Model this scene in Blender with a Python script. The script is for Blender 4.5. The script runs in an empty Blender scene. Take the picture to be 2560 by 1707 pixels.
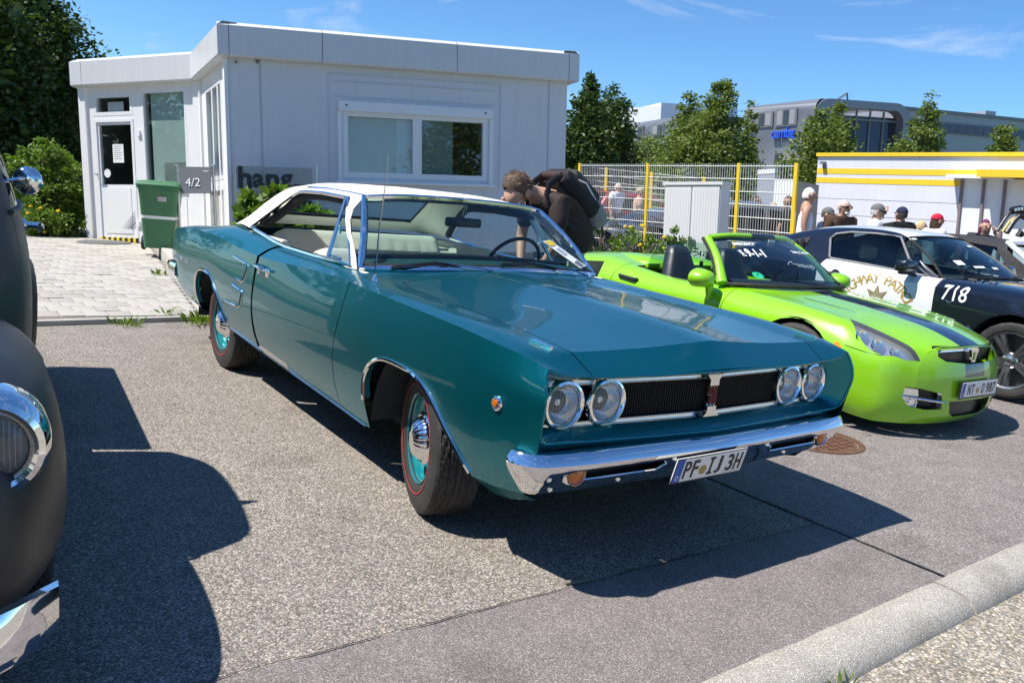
import bpy, bmesh, math, random
import numpy as np
from mathutils import Vector, Matrix
random.seed(7); rng = np.random.default_rng(7)
SC = bpy.context.scene
COL = SC.collection
rad = math.radians
# ------------------------------------------------------------------ camera
PW, PH, PF = 2560.0, 1707.0, 2063.66            # photo size and focal length in its pixels
CAM = np.array([-2.6143, -3.0129, 1.4029])
YAW, PITCH, ROLL = 0.6299, -0.1715, 0.0911
_f = np.array([math.sin(YAW)*math.cos(PITCH), math.cos(YAW)*math.cos(PITCH), math.sin(PITCH)])
_r = np.array([math.cos(YAW), -math.sin(YAW), 0.0]); _u = np.cross(_r, _f)
RR = math.cos(ROLL)*_r + math.sin(ROLL)*_u; UU = -math.sin(ROLL)*_r + math.cos(ROLL)*_u; FF = _f
cd = bpy.data.cameras.new('camera'); cam = bpy.data.objects.new('camera', cd); COL.objects.link(cam)
cd.sensor_fit = 'HORIZONTAL'; cd.sensor_width = 36; cd.lens = PF/PW*36; cd.clip_start = 0.05; cd.clip_end = 3000
mw = Matrix.Identity(4)
for i in range(3):
    mw[i][0], mw[i][1], mw[i][2], mw[i][3] = RR[i], UU[i], -FF[i], CAM[i]
cam.matrix_world = mw
SC.camera = cam
# ------------------------------------------------------------------ sky, sun, exposure
SUN = Vector((-0.60, 0.215, 1.0)).normalized()
wd = bpy.data.worlds.new('World'); SC.world = wd; wd.use_nodes = True
nt = wd.node_tree; nt.nodes.clear()
wo = nt.nodes.new('ShaderNodeOutputWorld'); bg = nt.nodes.new('ShaderNodeBackground')
sky = nt.nodes.new('ShaderNodeTexSky'); sky.sky_type = 'NISHITA'; sky.sun_disc = False
sky.sun_elevation = math.asin(SUN.z); sky.sun_rotation = math.atan2(SUN.x, SUN.y)
sky.altitude = 800; sky.air_density = 1.0; sky.dust_density = 0.05; sky.ozone_density = 4.0
bg.inputs['Strength'].default_value = 0.11
# thin cirrus wisps: noise stretched along one direction on the sky dome
tc = nt.nodes.new('ShaderNodeTexCoord'); mp = nt.nodes.new('ShaderNodeMapping')
mp.inputs['Rotation'].default_value = (0, 0, rad(35)); mp.inputs['Scale'].default_value = (3.2, 1.6, 12.0)
n1 = nt.nodes.new('ShaderNodeTexNoise'); n1.inputs['Scale'].default_value = 1.6; n1.inputs['Detail'].default_value = 7; n1.inputs['Roughness'].default_value = 0.62
n1.inputs['Distortion'].default_value = 0.6
cr = nt.nodes.new('ShaderNodeValToRGB'); cr.color_ramp.elements[0].position = 0.56; cr.color_ramp.elements[1].position = 0.86
cr.color_ramp.elements[1].color = (0.75, 0.75, 0.75, 1)
mx = nt.nodes.new('ShaderNodeMix'); mx.data_type = 'RGBA'
[q for q in mx.inputs if q.name == 'B' and q.type == 'RGBA'][0].default_value = (6.3, 6.7, 7.2, 1)
nt.links.new(tc.outputs['Generated'], mp.inputs['Vector']); nt.links.new(mp.outputs['Vector'], n1.inputs['Vector'])
nt.links.new(n1.outputs['Fac'], cr.inputs['Fac']); nt.links.new(cr.outputs['Color'], mx.inputs['Factor'])
hs = nt.nodes.new('ShaderNodeHueSaturation'); hs.inputs['Saturation'].default_value = 1.10
gm_ = nt.nodes.new('ShaderNodeMix'); gm_.data_type = 'RGBA'; gm_.blend_type = 'MULTIPLY'; gm_.inputs['Factor'].default_value = 1.0; [q for q in gm_.inputs if q.name == 'B' and q.type == 'RGBA'][0].default_value = (.74, .94, 1.08, 1)
nt.links.new(sky.outputs['Color'], hs.inputs['Color']); nt.links.new(hs.outputs['Color'], [q for q in gm_.inputs if q.name == 'A' and q.type == 'RGBA'][0]); nt.links.new([q for q in gm_.outputs if q.type == 'RGBA'][0], [q for q in mx.inputs if q.name == 'A' and q.type == 'RGBA'][0]); nt.links.new([q for q in mx.outputs if q.type == 'RGBA'][0], bg.inputs['Color'])
nt.links.new(bg.outputs['Background'], wo.inputs['Surface'])
sd = bpy.data.lights.new('sun', 'SUN'); sd.energy = 5.0; sd.angle = rad(0.53); sd.color = (1.0, 0.955, 0.89)
so = bpy.data.objects.new('sun', sd); COL.objects.link(so)
so.rotation_euler = SUN.to_track_quat('Z', 'Y').to_euler(); so.location = (-12, 2, 20)
SC.view_settings.view_transform = 'Standard'; SC.view_settings.look = 'None'
SC.view_settings.exposure = 0.52; SC.view_settings.gamma = 1.0; SC.view_settings.use_curve_mapping = False
SC.render.engine = 'CYCLES'
SC.cycles.max_bounces = 10; SC.cycles.transparent_max_bounces = 24; SC.cycles.caustics_reflective = False; SC.cycles.caustics_refractive = False
SC.cycles.use_denoising = True
SC.cycles.sample_clamp_indirect = 6.0
# true vertical of the buildings: the parking lot slopes about four degrees against it
UP = np.array([-0.0489, 0.0562, 0.9972]); UP /= np.linalg.norm(UP)
E1 = np.cross(np.array([0, 1.0, 0]), UP); E1 /= np.linalg.norm(E1); E2 = np.cross(UP, E1)

def ray(u, v):                                   # direction through a photo pixel
    return (u-PW/2)/PF*RR - (v-PH/2)/PF*UU + FF
def at(u, v, depth):
    return CAM + ray(u, v)*depth
def onplane(u, v, co, n):
    d = ray(u, v); return CAM + d*(np.dot(np.asarray(co)-CAM, n)/np.dot(d, n))
def gnd(u, v, z=0.0):
    return onplane(u, v, (0, 0, z), np.array([0, 0, 1.0]))

# ------------------------------------------------------------------ object helpers
def tag(o, label=None, cat=None, group=None, kind=None):
    if label: o['label'] = label
    if cat: o['category'] = cat
    if group: o['group'] = group
    if kind: o['kind'] = kind
    return o
def empty(name, loc=(0, 0, 0), rz=0.0, label=None, cat=None, group=None, kind=None, mat4=None):
    o = bpy.data.objects.new(name, None); COL.objects.link(o); o.empty_display_size = 0.1
    if mat4 is not None: o.matrix_world = mat4
    else:
        o.location = loc; o.rotation_euler = (0, 0, rz)
    return tag(o, label, cat, group, kind)
def frame4(o, x, y, z):
    m = Matrix.Identity(4)
    for i in range(3): m[i][0], m[i][1], m[i][2], m[i][3] = x[i], y[i], z[i], o[i]
    return m
def link(name, me, mat=None, parent=None, mats=None):
    o = bpy.data.objects.new(name, me); COL.objects.link(o)
    if mat is not None and not me.materials: me.materials.append(mat)
    if mats and not me.materials:
        for m in mats: me.materials.append(m)
    if parent is not None: o.parent = parent
    return o
def copy_tree(o, parent=None):
    c = o.copy(); COL.objects.link(c)
    if parent is not None: c.parent = parent
    for ch in o.children: copy_tree(ch, c)
    return c
def finish(me, ang=35):
    me.shade_smooth()
    if ang is not None:
        if ang <= 0: me.shade_flat()
        else: me.set_sharp_from_angle(angle=rad(ang))
    return me

class MB:
    """collects simple shapes into one mesh"""
    def __init__(s): s.v = []; s.f = []; s.m = []; s.cur = 0
    def add(s, vs, fs):
        b = len(s.v); s.v += [tuple(map(float, q)) for q in vs]
        for f in fs: s.f.append(tuple(b+i for i in f)); s.m.append(s.cur)
        return s
    def box(s, c, d, rz=0.0, bev=0.0, M=None):
        c = Vector(c); hx, hy, hz = d[0]/2, d[1]/2, d[2]/2
        if bev > 0:
            bm = bmesh.new(); bmesh.ops.create_cube(bm, size=1.0)
            for q in bm.verts: q.co = Vector((q.co.x*d[0], q.co.y*d[1], q.co.z*d[2]))
            bmesh.ops.bevel(bm, geom=bm.edges[:], offset=min(bev, .49*min(d)), segments=2, profile=.6, affect='EDGES')
            bm.verts.index_update(); vs = [q.co.copy() for q in bm.verts]; fs = [[q.index for q in f.verts] for f in bm.faces]; bm.free()
        else:
            vs = [Vector((x, y, z)) for x in (-hx, hx) for y in (-hy, hy) for z in (-hz, hz)]
            fs = [(0, 1, 3, 2), (4, 6, 7, 5), (0, 4, 5, 1), (2, 3, 7, 6), (0, 2, 6, 4), (1, 5, 7, 3)]
        R = M if M is not None else Matrix.Rotation(rz, 3, 'Z')
        return s.add([c + R @ q for q in vs], fs)
    def cyl(s, p0, p1, r0, r1=None, n=12, caps=True):
        return s.tube([p0, p1], [r0, r0 if r1 is None else r1], n, caps)
    def tube(s, pts, r, n=8, caps=True, closed=False, flat=None):
        P = [Vector(q) for q in pts]; N = len(P); rs = r if isinstance(r, (list, tuple)) else [r]*N
        rings = []; prev = None
        for i in range(N):
            a = P[(i-1) % N] if (closed or i > 0) else P[i]; b = P[(i+1) % N] if (closed or i < N-1) else P[i]
            t = (b-a); t = t.normalized() if t.length > 1e-9 else Vector((0, 0, 1))
            if prev is None:
                h = Vector((0, 0, 1)) if abs(t.z) < .9 else Vector((0, 1, 0)); x = t.cross(h).normalized()
            else: x = (prev - t*prev.dot(t)).normalized()
            prev = x; y = t.cross(x)
            fx, fy = (1, 1) if flat is None else flat
            rings.append([P[i] + (x*math.cos(k*2*math.pi/n)*fx + y*math.sin(k*2*math.pi/n)*fy)*rs[i] for k in range(n)])
        vs = [q for rg in rings for q in rg]; fs = []
        for i in range(N if closed else N-1):
            j = (i+1) % N
            for k in range(n):
                fs.append((i*n+k, i*n+(k+1) % n, j*n+(k+1) % n, j*n+k))
        if caps and not closed:
            fs.append(tuple(range(n))[::-1]); fs.append(tuple((N-1)*n+k for k in range(n)))
        return s.add(vs, fs)
    def lathe(s, prof, o=(0, 0, 0), ax=(0, 0, 1), n=24, a0=0.0, a1=2*math.pi, sx=1.0, xdir=None):
        ax = Vector(ax).normalized(); o = Vector(o)
        h = Vector((0, 0, 1)) if abs(ax.z) < .9 else Vector((0, 1, 0))
        x = Vector(xdir).normalized() if xdir else h.cross(ax).normalized(); y = ax.cross(x)
        full = abs(a1-a0-2*math.pi) < 1e-6; m = n if full else n+1
        vs = []
        for k in range(m):
            a = a0+(a1-a0)*k/n; d = x*math.cos(a)*sx + y*math.sin(a)
            vs += [o + d*q[0] + ax*q[1] for q in prof]
        L = len(prof); fs = []
        for k in range(n):
            j = (k+1) % m
            for i in range(L-1): fs.append((k*L+i, j*L+i, j*L+i+1, k*L+i+1))
        return s.add(vs, fs)
    def ell(s, c, r, n=12, m=8, M=None):
        vs = []; fs = []; c = Vector(c); R = M if M is not None else Matrix.Identity(3)
        for i in range(m+1):
            t = math.pi*i/m
            for k in range(n):
                a = 2*math.pi*k/n
                vs.append(c + R @ Vector((r[0]*math.sin(t)*math.cos(a), r[1]*math.sin(t)*math.sin(a), r[2]*math.cos(t))))
        for i in range(m):
            for k in range(n): fs.append((i*n+k, (i+1)*n+k, (i+1)*n+(k+1) % n, i*n+(k+1) % n))
        return s.add(vs, fs)
    def grid(s, G, close_u=False):
        G = np.asarray(G, float); a, b = G.shape[:2]; fs = []
        for i in range(a if close_u else a-1):
            for j in range(b-1):
                k = (i+1) % a; fs.append((i*b+j, k*b+j, k*b+j+1, i*b+j+1))
        return s.add(G.reshape(-1, 3), fs)
    def prism(s, poly, f, d):
        """poly: 2-D points, f: maps (a,b) to 3-D, d: extrusion vector"""
        n = len(poly); d = Vector(d); A = [Vector(f(*q)) for q in poly]; B = [q+d for q in A]
        return s.add(A+B, [tuple(range(n))[::-1], tuple(range(n, 2*n))] + [(i, (i+1) % n, n+(i+1) % n, n+i) for i in range(n)])
    def poly(s, pts): return s.add(pts, [tuple(range(len(pts)))])
    def build(s, name, mat=None, parent=None, ang=35, mats=None):
        me = bpy.data.meshes.new(name); me.from_pydata(s.v, [], s.f)
        if mats:
            for q in mats: me.materials.append(q)
            me.polygons.foreach_set('material_index', s.m)
        finish(me, ang); me.update()
        return link(name, me, mat, parent)

# ---- smooth lofts through feature lines, and cutting them
def hermite(P, t, te, breaks=()):
    P = np.asarray(P, float); n = len(P); t = np.asarray(t, float)
    h = np.diff(t)[:, None]; dl = np.diff(P, axis=0)/h
    mL = np.zeros_like(P); mR = np.zeros_like(P)
    for i in range(n):
        if i == 0: mL[i] = mR[i] = dl[0]
        elif i == n-1: mL[i] = mR[i] = dl[-1]
        elif i in breaks: mL[i] = dl[i-1]; mR[i] = dl[i]
        else:
            a, b = h[i-1], h[i]; m = (dl[i-1]*b+dl[i]*a)/(a+b)
            lim = 3*np.minimum(abs(dl[i-1]), abs(dl[i])); s_ = np.where(dl[i-1]*dl[i] <= 0, np.clip(m, -lim*.0-abs(m)*.35, abs(m)*.35), np.clip(m, -lim, lim))
            mL[i] = mR[i] = s_
    out = []
    for x in te:
        i = min(max(int(np.searchsorted(t, x, 'right')-1), 0), n-2)
        H = t[i+1]-t[i]; u = (x-t[i])/H
        out.append((2*u**3-3*u*u+1)*P[i]+(u**3-2*u*u+u)*H*mR[i]+(-2*u**3+3*u*u)*P[i+1]+(u**3-u*u)*H*mL[i+1])
    return np.array(out)
def dense(t, steps):
    o = []
    for i in range(len(t)-1):
        k = steps if isinstance(steps, int) else steps[i]
        o += [t[i]+(t[i+1]-t[i])*j/k for j in range(k)]
    return o+[t[-1]]
def loft(secs, nu=6, nv=4, sharp=(), usharp=(), mirror=True):
    S = np.asarray(secs, float); n, m = S.shape[:2]
    tu = np.concatenate([[0], np.cumsum(np.maximum(np.linalg.norm(np.diff(S, axis=0), axis=2).mean(1), 1e-3))])
    ue = dense(tu, nu); D = np.stack([hermite(S[:, j], tu, ue, usharp) for j in range(m)], 1)
    rows = []
    for r in D:
        tv = np.concatenate([[0], np.cumsum(np.maximum(np.linalg.norm(np.diff(r, axis=0), axis=1), 1e-4))])
        rows.append(hermite(r, tv, dense(tv, nv), sharp))
    G = np.array(rows)
    if mirror:
        Mi = G[:, ::-1].copy(); Mi[:, :, 0] *= -1
        G = np.concatenate([G, Mi[:, 1:]], 1)
    return G
def bm_grid(G):
    bm = bmesh.new(); a, b = G.shape[:2]
    vs = [bm.verts.new(q) for q in G.reshape(-1, 3)]
    for i in range(a-1):
        for j in range(b-1):
            q = [vs[i*b+j], vs[(i+1)*b+j], vs[(i+1)*b+j+1], vs[i*b+j+1]]
            bm.faces.new(q)
    bmesh.ops.remove_doubles(bm, verts=bm.verts[:], dist=1e-5)
    bmesh.ops.recalc_face_normals(bm, faces=bm.faces[:])
    return bm
def cut(bm, poly, ax=(1, 2), filt=None):
    """split the surface along a convex outline (seen along the third axis) and return the faces inside"""
    P = [Vector((a, b)) for a, b in poly]
    ar = sum(P[i].x*P[(i+1) % len(P)].y-P[(i+1) % len(P)].x*P[i].y for i in range(len(P)))
    if ar < 0: P.reverse()
    lo = [min(q[k] for q in P)-1e-4 for k in (0, 1)]; hi = [max(q[k] for q in P)+1e-4 for k in (0, 1)]
    S = []
    for f in bm.faces:
        if filt and not filt(f.calc_center_median()): continue
        c0 = [q.co[ax[0]] for q in f.verts]; c1 = [q.co[ax[1]] for q in f.verts]
        if max(c0) < lo[0] or min(c0) > hi[0] or max(c1) < lo[1] or min(c1) > hi[1]: continue
        S.append(f)
    for i in range(len(P)):
        if not S: return []
        a, b = P[i], P[(i+1) % len(P)]; n2 = Vector((b.y-a.y, a.x-b.x))
        if n2.length < 1e-7: continue
        n2.normalize(); co = Vector((0, 0, 0)); no = Vector((0, 0, 0))
        co[ax[0]], co[ax[1]] = a.x, a.y; no[ax[0]], no[ax[1]] = n2.x, n2.y
        ge = set(S)
        for f in S: ge.update(f.edges); ge.update(f.verts)
        r = bmesh.ops.bisect_plane(bm, geom=list(ge), dist=2e-5, plane_co=co, plane_no=no)
        S = [f for f in r['geom'] if isinstance(f, bmesh.types.BMFace) and (f.calc_center_median()-co).dot(no) < 0]
    return S
def extract(bm, faces):
    nb = bmesh.new(); mp_ = {}
    for f in faces:
        q = []
        for w in f.verts:
            if w not in mp_: mp_[w] = nb.verts.new(w.co)
            q.append(mp_[w])
        try: nb.faces.new(q)
        except ValueError: pass
    bmesh.ops.delete(bm, geom=faces, context='FACES')
    return nb
def strip(pts, w):
    """thin convex quads along a polyline (panel gaps)"""
    out = []
    for a, b in zip(pts[:-1], pts[1:]):
        a = Vector(a); b = Vector(b); t = (b-a).normalized()*w*.25; n = Vector((-(b-a).y, (b-a).x)).normalized()*w/2
        out.append([a-t+n, a-t-n, b+t-n, b+t+n])
    return out
def cutdel(bm, polys, ax=(1, 2), filt=None):
    for q in polys:
        fs = cut(bm, q, ax, filt)
        if fs: bmesh.ops.delete(bm, geom=fs, context='FACES')
def bm_obj(bm, name, mat, parent=None, ang=30, thick=0.0):
    loose = [q for q in bm.verts if not q.link_faces]
    bmesh.ops.delete(bm, geom=loose, context='VERTS')
    if thick:
        bmesh.ops.recalc_face_normals(bm, faces=bm.faces[:])
        bmesh.ops.solidify(bm, geom=bm.faces[:], thickness=thick)
    me = bpy.data.meshes.new(name); bm.to_mesh(me); bm.free(); finish(me, ang)
    return link(name, me, mat, parent)
def text_mesh(body, size=1.0, ext=0.0, align='CENTER', shear=0.0, bold=0.0, res=6):
    cu = bpy.data.curves.new('lettering', 'FONT'); cu.body = body; cu.size = size; cu.extrude = ext; cu.align_x = align; cu.align_y = 'CENTER'
    cu.shear = shear; cu.offset = bold; cu.resolution_u = res; cu.fill_mode = 'BOTH' if ext > 0 else 'FRONT'
    o = bpy.data.objects.new('lettering', cu); COL.objects.link(o)
    bpy.context.view_layer.update()
    me = bpy.data.meshes.new_from_object(o.evaluated_get(bpy.context.evaluated_depsgraph_get()))
    bpy.data.objects.remove(o); bpy.data.curves.remove(cu)
    return me
def text(name, body, o, x, y, h, mat, parent=None, ext=0.002, width=None, **k):
    """lettering of cap height h, baseline direction x, upright direction y, centred on o"""
    me = text_mesh(body, 1.0, ext, **k)
    if not len(me.vertices): return None
    co = np.array([q.co[:] for q in me.vertices]); lo, hi = co.min(0), co.max(0)
    sy = h/(hi[1]-lo[1]); sx = sy if width is None else width/(hi[0]-lo[0])
    c = (lo+hi)/2; x = np.array(x, float); y = np.array(y, float); z = np.cross(x, y); o = np.array(o, float)
    for q, w in zip(me.vertices, co):
        q.co = o + x*(w[0]-c[0])*sx + y*(w[1]-c[1])*sy + z*w[2]
    me.materials.clear(); finish(me, 0)
    return link(name, me, mat, parent)
# ------------------------------------------------------------------ materials
def mat_new(name):
    m = bpy.data.materials.new(name); m.use_nodes = True; t = m.node_tree
    return m, t, t.nodes['Principled BSDF']
def lnk(t, a, b): t.links.new(a, b)
def nd(t, k, **kw):
    n = t.nodes.new(k)
    for a, b in kw.items():
        if a in n.inputs: n.inputs[a].default_value = b
        else: setattr(n, a, b)
    return n
def coords(t, scale=(1, 1, 1), kind='Object'):
    tcn = nd(t, 'ShaderNodeTexCoord'); m = nd(t, 'ShaderNodeMapping'); m.inputs['Scale'].default_value = scale
    lnk(t, tcn.outputs[kind], m.inputs['Vector']); return m.outputs['Vector']
def ramp(t, fac, stops):
    r = nd(t, 'ShaderNodeValToRGB'); e = r.color_ramp.elements
    while len(e) < len(stops): e.new(.5)
    for q, (p_, c) in zip(e, stops): q.position = p_; q.color = (*c, 1) if len(c) == 3 else c
    lnk(t, fac, r.inputs['Fac']); return r.outputs['Color']
def mixc(t, f, a, b, mode='MIX'):
    m = nd(t, 'ShaderNodeMix'); m.data_type = 'RGBA'; m.blend_type = mode
    for s, q in ((f, 'Factor'), (a, 'A'), (b, 'B')):
        i = m.inputs[q] if q == 'Factor' else [z for z in m.inputs if z.name == q and z.type == 'RGBA'][0]
        if isinstance(s, (int, float)): i.default_value = s
        elif isinstance(s, tuple): i.default_value = (*s, 1) if len(s) == 3 else s
        else: lnk(t, s, i)
    return [z for z in m.outputs if z.type == 'RGBA'][0]
def noise(t, vec, scale, detail=3, rough=.55):
    n = nd(t, 'ShaderNodeTexNoise', Scale=scale, Detail=detail, Roughness=rough); lnk(t, vec, n.inputs['Vector']); return n.outputs['Fac']
def bump(t, b, h, strength=.3, dist=.01):
    n = nd(t, 'ShaderNodeBump', Strength=strength, Distance=dist); lnk(t, h, n.inputs['Height']); lnk(t, n.outputs['Normal'], b.inputs['Normal']); return n
def simple(name, col, rough=.5, metal=0.0, coat=0.0, var=.06, vscale=6.0, bmp=0.0, bscale=80.0, spec=.5, coatr=.03):
    """plain coloured surface with slight uneven tone, gloss and relief"""
    m, t, b = mat_new(name); v = coords(t)
    b.inputs['Metallic'].default_value = metal; b.inputs['Coat Weight'].default_value = coat; b.inputs['Coat Roughness'].default_value = coatr
    b.inputs['Specular IOR Level'].default_value = spec
    n = noise(t, v, vscale, 4)
    c = tuple(col)
    lnk(t, mixc(t, n, tuple(max(0, q*(1-var*1.6)) for q in c), tuple(min(1, q*(1+var*1.6)) for q in c)), b.inputs['Base Color'])
    r = nd(t, 'ShaderNodeMapRange'); r.inputs['To Min'].default_value = max(.0, rough*(1-.25)); r.inputs['To Max'].default_value = min(1, rough*(1+.25))
    lnk(t, noise(t, v, vscale*2.3, 4), r.inputs['Value']); lnk(t, r.outputs['Result'], b.inputs['Roughness'])
    if bmp: bump(t, b, noise(t, v, bscale, 3), bmp, .004)
    return m
def panelmat(name, col, rough, dirt=.12):
    """light wall panel with rain streaks, smudges and slightly uneven sheen"""
    m, t, b = mat_new(name); v = coords(t)
    streak = ramp(t, noise(t, coords(t, (7, 7, .35)), 1.6, 6, .62), [(.42, (1, 1, 1)), (.85, (1-dirt, 1-dirt*1.02, 1-dirt*1.15))])
    smudge = ramp(t, noise(t, v, 1.7, 6, .65), [(.35, (1, 1, 1)), (.8, (1-dirt*.5, 1-dirt*.55, 1-dirt*.6))])
    fine = ramp(t, noise(t, v, 38, 3, .6), [(.62, (1, 1, 1)), (.80, (1-dirt*.6,)*3)])
    c = mixc(t, 1.0, mixc(t, 1.0, mixc(t, 1.0, col, streak, 'MULTIPLY'), smudge, 'MULTIPLY'), fine, 'MULTIPLY'); lnk(t, c, b.inputs['Base Color'])
    r = nd(t, 'ShaderNodeMapRange'); r.inputs['To Min'].default_value = rough*.75; r.inputs['To Max'].default_value = min(1, rough*1.35); lnk(t, noise(t, v, 4, 4), r.inputs['Value']); lnk(t, r.outputs['Result'], b.inputs['Roughness'])
    bump(t, b, noise(t, v, 14, 3), .06, .006); return m
def paint(name, col, metal=.0, rough=.35, flake=0.0, coat=1.0, edge=None):
    m, t, b = mat_new(name); v = coords(t)
    b.inputs['Metallic'].default_value = metal; b.inputs['Coat Weight'].default_value = coat; b.inputs['Coat Roughness'].default_value = .012; b.inputs['Coat IOR'].default_value = 1.45
    b.inputs['Roughness'].default_value = rough
    base = col
    if flake:
        vo = nd(t, 'ShaderNodeTexVoronoi', Scale=1600.0); lnk(t, v, vo.inputs['Vector'])
        base = mixc(t, vo.outputs['Color'], tuple(q*(1-flake) for q in col), tuple(min(1, q*(1+flake)) for q in col))
    d = ramp(t, noise(t, v, 2.2, 5), [(.3, (1, 1, 1)), (.8, (.93, .93, .93))])
    lnk(t, mixc(t, 1.0, base, d, 'MULTIPLY'), b.inputs['Base Color'])
    # faint orange peel and dust in the lacquer
    bn = nd(t, 'ShaderNodeBump', Strength=.02, Distance=.002); lnk(t, noise(t, v, 55, 2), bn.inputs['Height']); lnk(t, bn.outputs['Normal'], b.inputs['Coat Normal'])
    return m
def glass(name, tint=(.8, .9, .88), refl=1.0, rough=.0, ior=1.5, body=0.0, bodycol=(.3, .4, .4)):
    m = bpy.data.materials.new(name); m.use_nodes = True; t = m.node_tree; t.nodes.clear()
    o = nd(t, 'ShaderNodeOutputMaterial'); tr = nd(t, 'ShaderNodeBsdfTransparent'); tr.inputs['Color'].default_value = (*tint, 1)
    gl = nd(t, 'ShaderNodeBsdfGlossy', Roughness=rough); lw = nd(t, 'ShaderNodeLayerWeight', Blend=.5)
    # Schlick reflectance, the same from either side of the pane
    pw = nd(t, 'ShaderNodeMath'); pw.operation = 'POWER'; pw.inputs[1].default_value = 5.0; lnk(t, lw.outputs['Facing'], pw.inputs[0])
    mu = nd(t, 'ShaderNodeMath'); mu.operation = 'MULTIPLY_ADD'; mu.inputs[1].default_value = .95*min(1.0, refl); mu.inputs[2].default_value = .045*refl; mu.use_clamp = True
    lnk(t, pw.outputs[0], mu.inputs[0]); ms = nd(t, 'ShaderNodeMixShader'); lnk(t, mu.outputs[0], ms.inputs['Fac'])
    src = tr.outputs[0]
    if body:
        df = nd(t, 'ShaderNodeBsdfDiffuse'); df.inputs['Color'].default_value = (*bodycol, 1)
        m2 = nd(t, 'ShaderNodeMixShader'); m2.inputs['Fac'].default_value = body; lnk(t, tr.outputs[0], m2.inputs[1]); lnk(t, df.outputs[0], m2.inputs[2]); src = m2.outputs[0]
    lnk(t, src, ms.inputs[1]); lnk(t, gl.outputs[0], ms.inputs[2]); lnk(t, ms.outputs[0], o.inputs['Surface'])
    return m
def asphalt(name, dark, light, warm, stone_scale=125.0, contrast=1.0, bmp=.5, patch=.12):
    m, t, b = mat_new(name); v = coords(t)
    vo = nd(t, 'ShaderNodeTexVoronoi', Scale=stone_scale, Randomness=1.0); lnk(t, v, vo.inputs['Vector'])
    sep = nd(t, 'ShaderNodeSeparateColor'); lnk(t, vo.outputs['Color'], sep.inputs['Color'])
    st = ramp(t, sep.outputs['Red'], [(0, dark), (.45, tuple((a+c)/2 for a, c in zip(dark, light))), (.8, light), (1, tuple(min(1, q*1.55*contrast) for q in light))])
    st = mixc(t, sep.outputs['Green'], st, mixc(t, 1.0, st, warm, 'MULTIPLY'))
    # dark bitumen in the joints between the stones
    ed = ramp(t, vo.outputs['Distance'], [(.25, (1, 1, 1)), (.75, (.42, .41, .4))])
    st = mixc(t, .75, st, mixc(t, 1.0, st, ed, 'MULTIPLY'))
    big = ramp(t, noise(t, v, .55, 6, .6), [(.3, (1-patch,)*3), (.7, (1+patch*.5,)*3)])
    mid = ramp(t, noise(t, v, 6, 5, .65), [(.3, (.9,)*3), (.7, (1.06,)*3)])
    # oil spots, tyre scuffs and old patches
    spot = ramp(t, noise(t, v, 2.1, 2, .4), [(.60, (1, 1, 1)), (.68, (.80, .79, .78)), (.80, (.70, .69, .69))])
    scuff = ramp(t, noise(t, coords(t, (1.2, .12, 1)), 3.0, 4, .6), [(.40, (1, 1, 1)), (.75, (.86, .86, .86))])
    st = mixc(t, .8, st, mixc(t, 1.0, st, spot, 'MULTIPLY')); st = mixc(t, .8, st, mixc(t, 1.0, st, scuff, 'MULTIPLY'))
    lnk(t, mixc(t, 1.0, mixc(t, 1.0, st, big, 'MULTIPLY'), mid, 'MULTIPLY'), b.inputs['Base Color'])
    b.inputs['Roughness'].default_value = .82; b.inputs['Specular IOR Level'].default_value = .35
    bump(t, b, vo.outputs['Distance'], bmp, -.006)
    return m
def leafmat(name, c1, c2, trans=.25):
    m, t, b = mat_new(name); v = coords(t)
    oi = nd(t, 'ShaderNodeNewGeometry')
    n = noise(t, v, 1.3, 3)
    col = mixc(t, n, c1, c2); col = mixc(t, oi.outputs['Random Per Island'], col, mixc(t, 1.0, col, (1.5, 1.35, .9), 'MULTIPLY'))
    lnk(t, col, b.inputs['Base Color']); b.inputs['Roughness'].default_value = .5; b.inputs['Specular IOR Level'].default_value = .35
    o = [q for q in t.nodes if q.type == 'OUTPUT_MATERIAL'][0]
    tl = nd(t, 'ShaderNodeBsdfTranslucent'); lnk(t, mixc(t, 1.0, col, (1.4, 1.6, .5), 'MULTIPLY'), tl.inputs['Color'])
    ms = nd(t, 'ShaderNodeMixShader'); ms.inputs['Fac'].default_value = trans
    lnk(t, b.outputs[0], ms.inputs[1]); lnk(t, tl.outputs[0], ms.inputs[2]); lnk(t, ms.outputs[0], o.inputs['Surface'])
    return m
X = {}
X['lot'] = asphalt('worn_asphalt', (.155, .148, .138), (.43, .40, .365), (1.05, .94, .82), 150, 1.0, .4)
X['strip'] = asphalt('fine_asphalt', (.20, .184, .178), (.30, .275, .264), (1.05, .96, .92), 200, 1.0, .3)
X['road'] = asphalt('exposed_aggregate', (.21, .20, .182), (.50, .47, .42), (1.08, .95, .74), 95, 1.0, .6)
X['tar'] = simple('joint_tar', (.035, .034, .033), .6, var=.2, bmp=.3)
X['kerb'] = asphalt('kerb_concrete', (.42, .40, .36), (.58, .56, .51), (1.05, .98, .88), 260, 1.0, .35, .2)
X['paver'] = simple('paver_concrete', (.47, .445, .40), .85, var=.12, vscale=2.5, bmp=.5, bscale=160, spec=.3)
X['sand'] = simple('joint_sand', (.21, .18, .14), .95, var=.3, vscale=30)
X['edging'] = simple('edging_concrete', (.44, .415, .37), .85, var=.15, vscale=5, bmp=.5, bscale=120)
X['gravel'] = simple('pale_gravel', (.55, .53, .49), .8, var=.3, vscale=9)
X['soil'] = simple('soil', (.10, .075, .05), .95, var=.3, vscale=12, bmp=.8, bscale=30)
X['grass'] = leafmat('grass_blade', (.075, .14, .02), (.13, .20, .03), .3)
X['lawn'] = simple('lawn_ground', (.09, .13, .03), .95, var=.4, vscale=20, bmp=.8, bscale=60)
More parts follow.
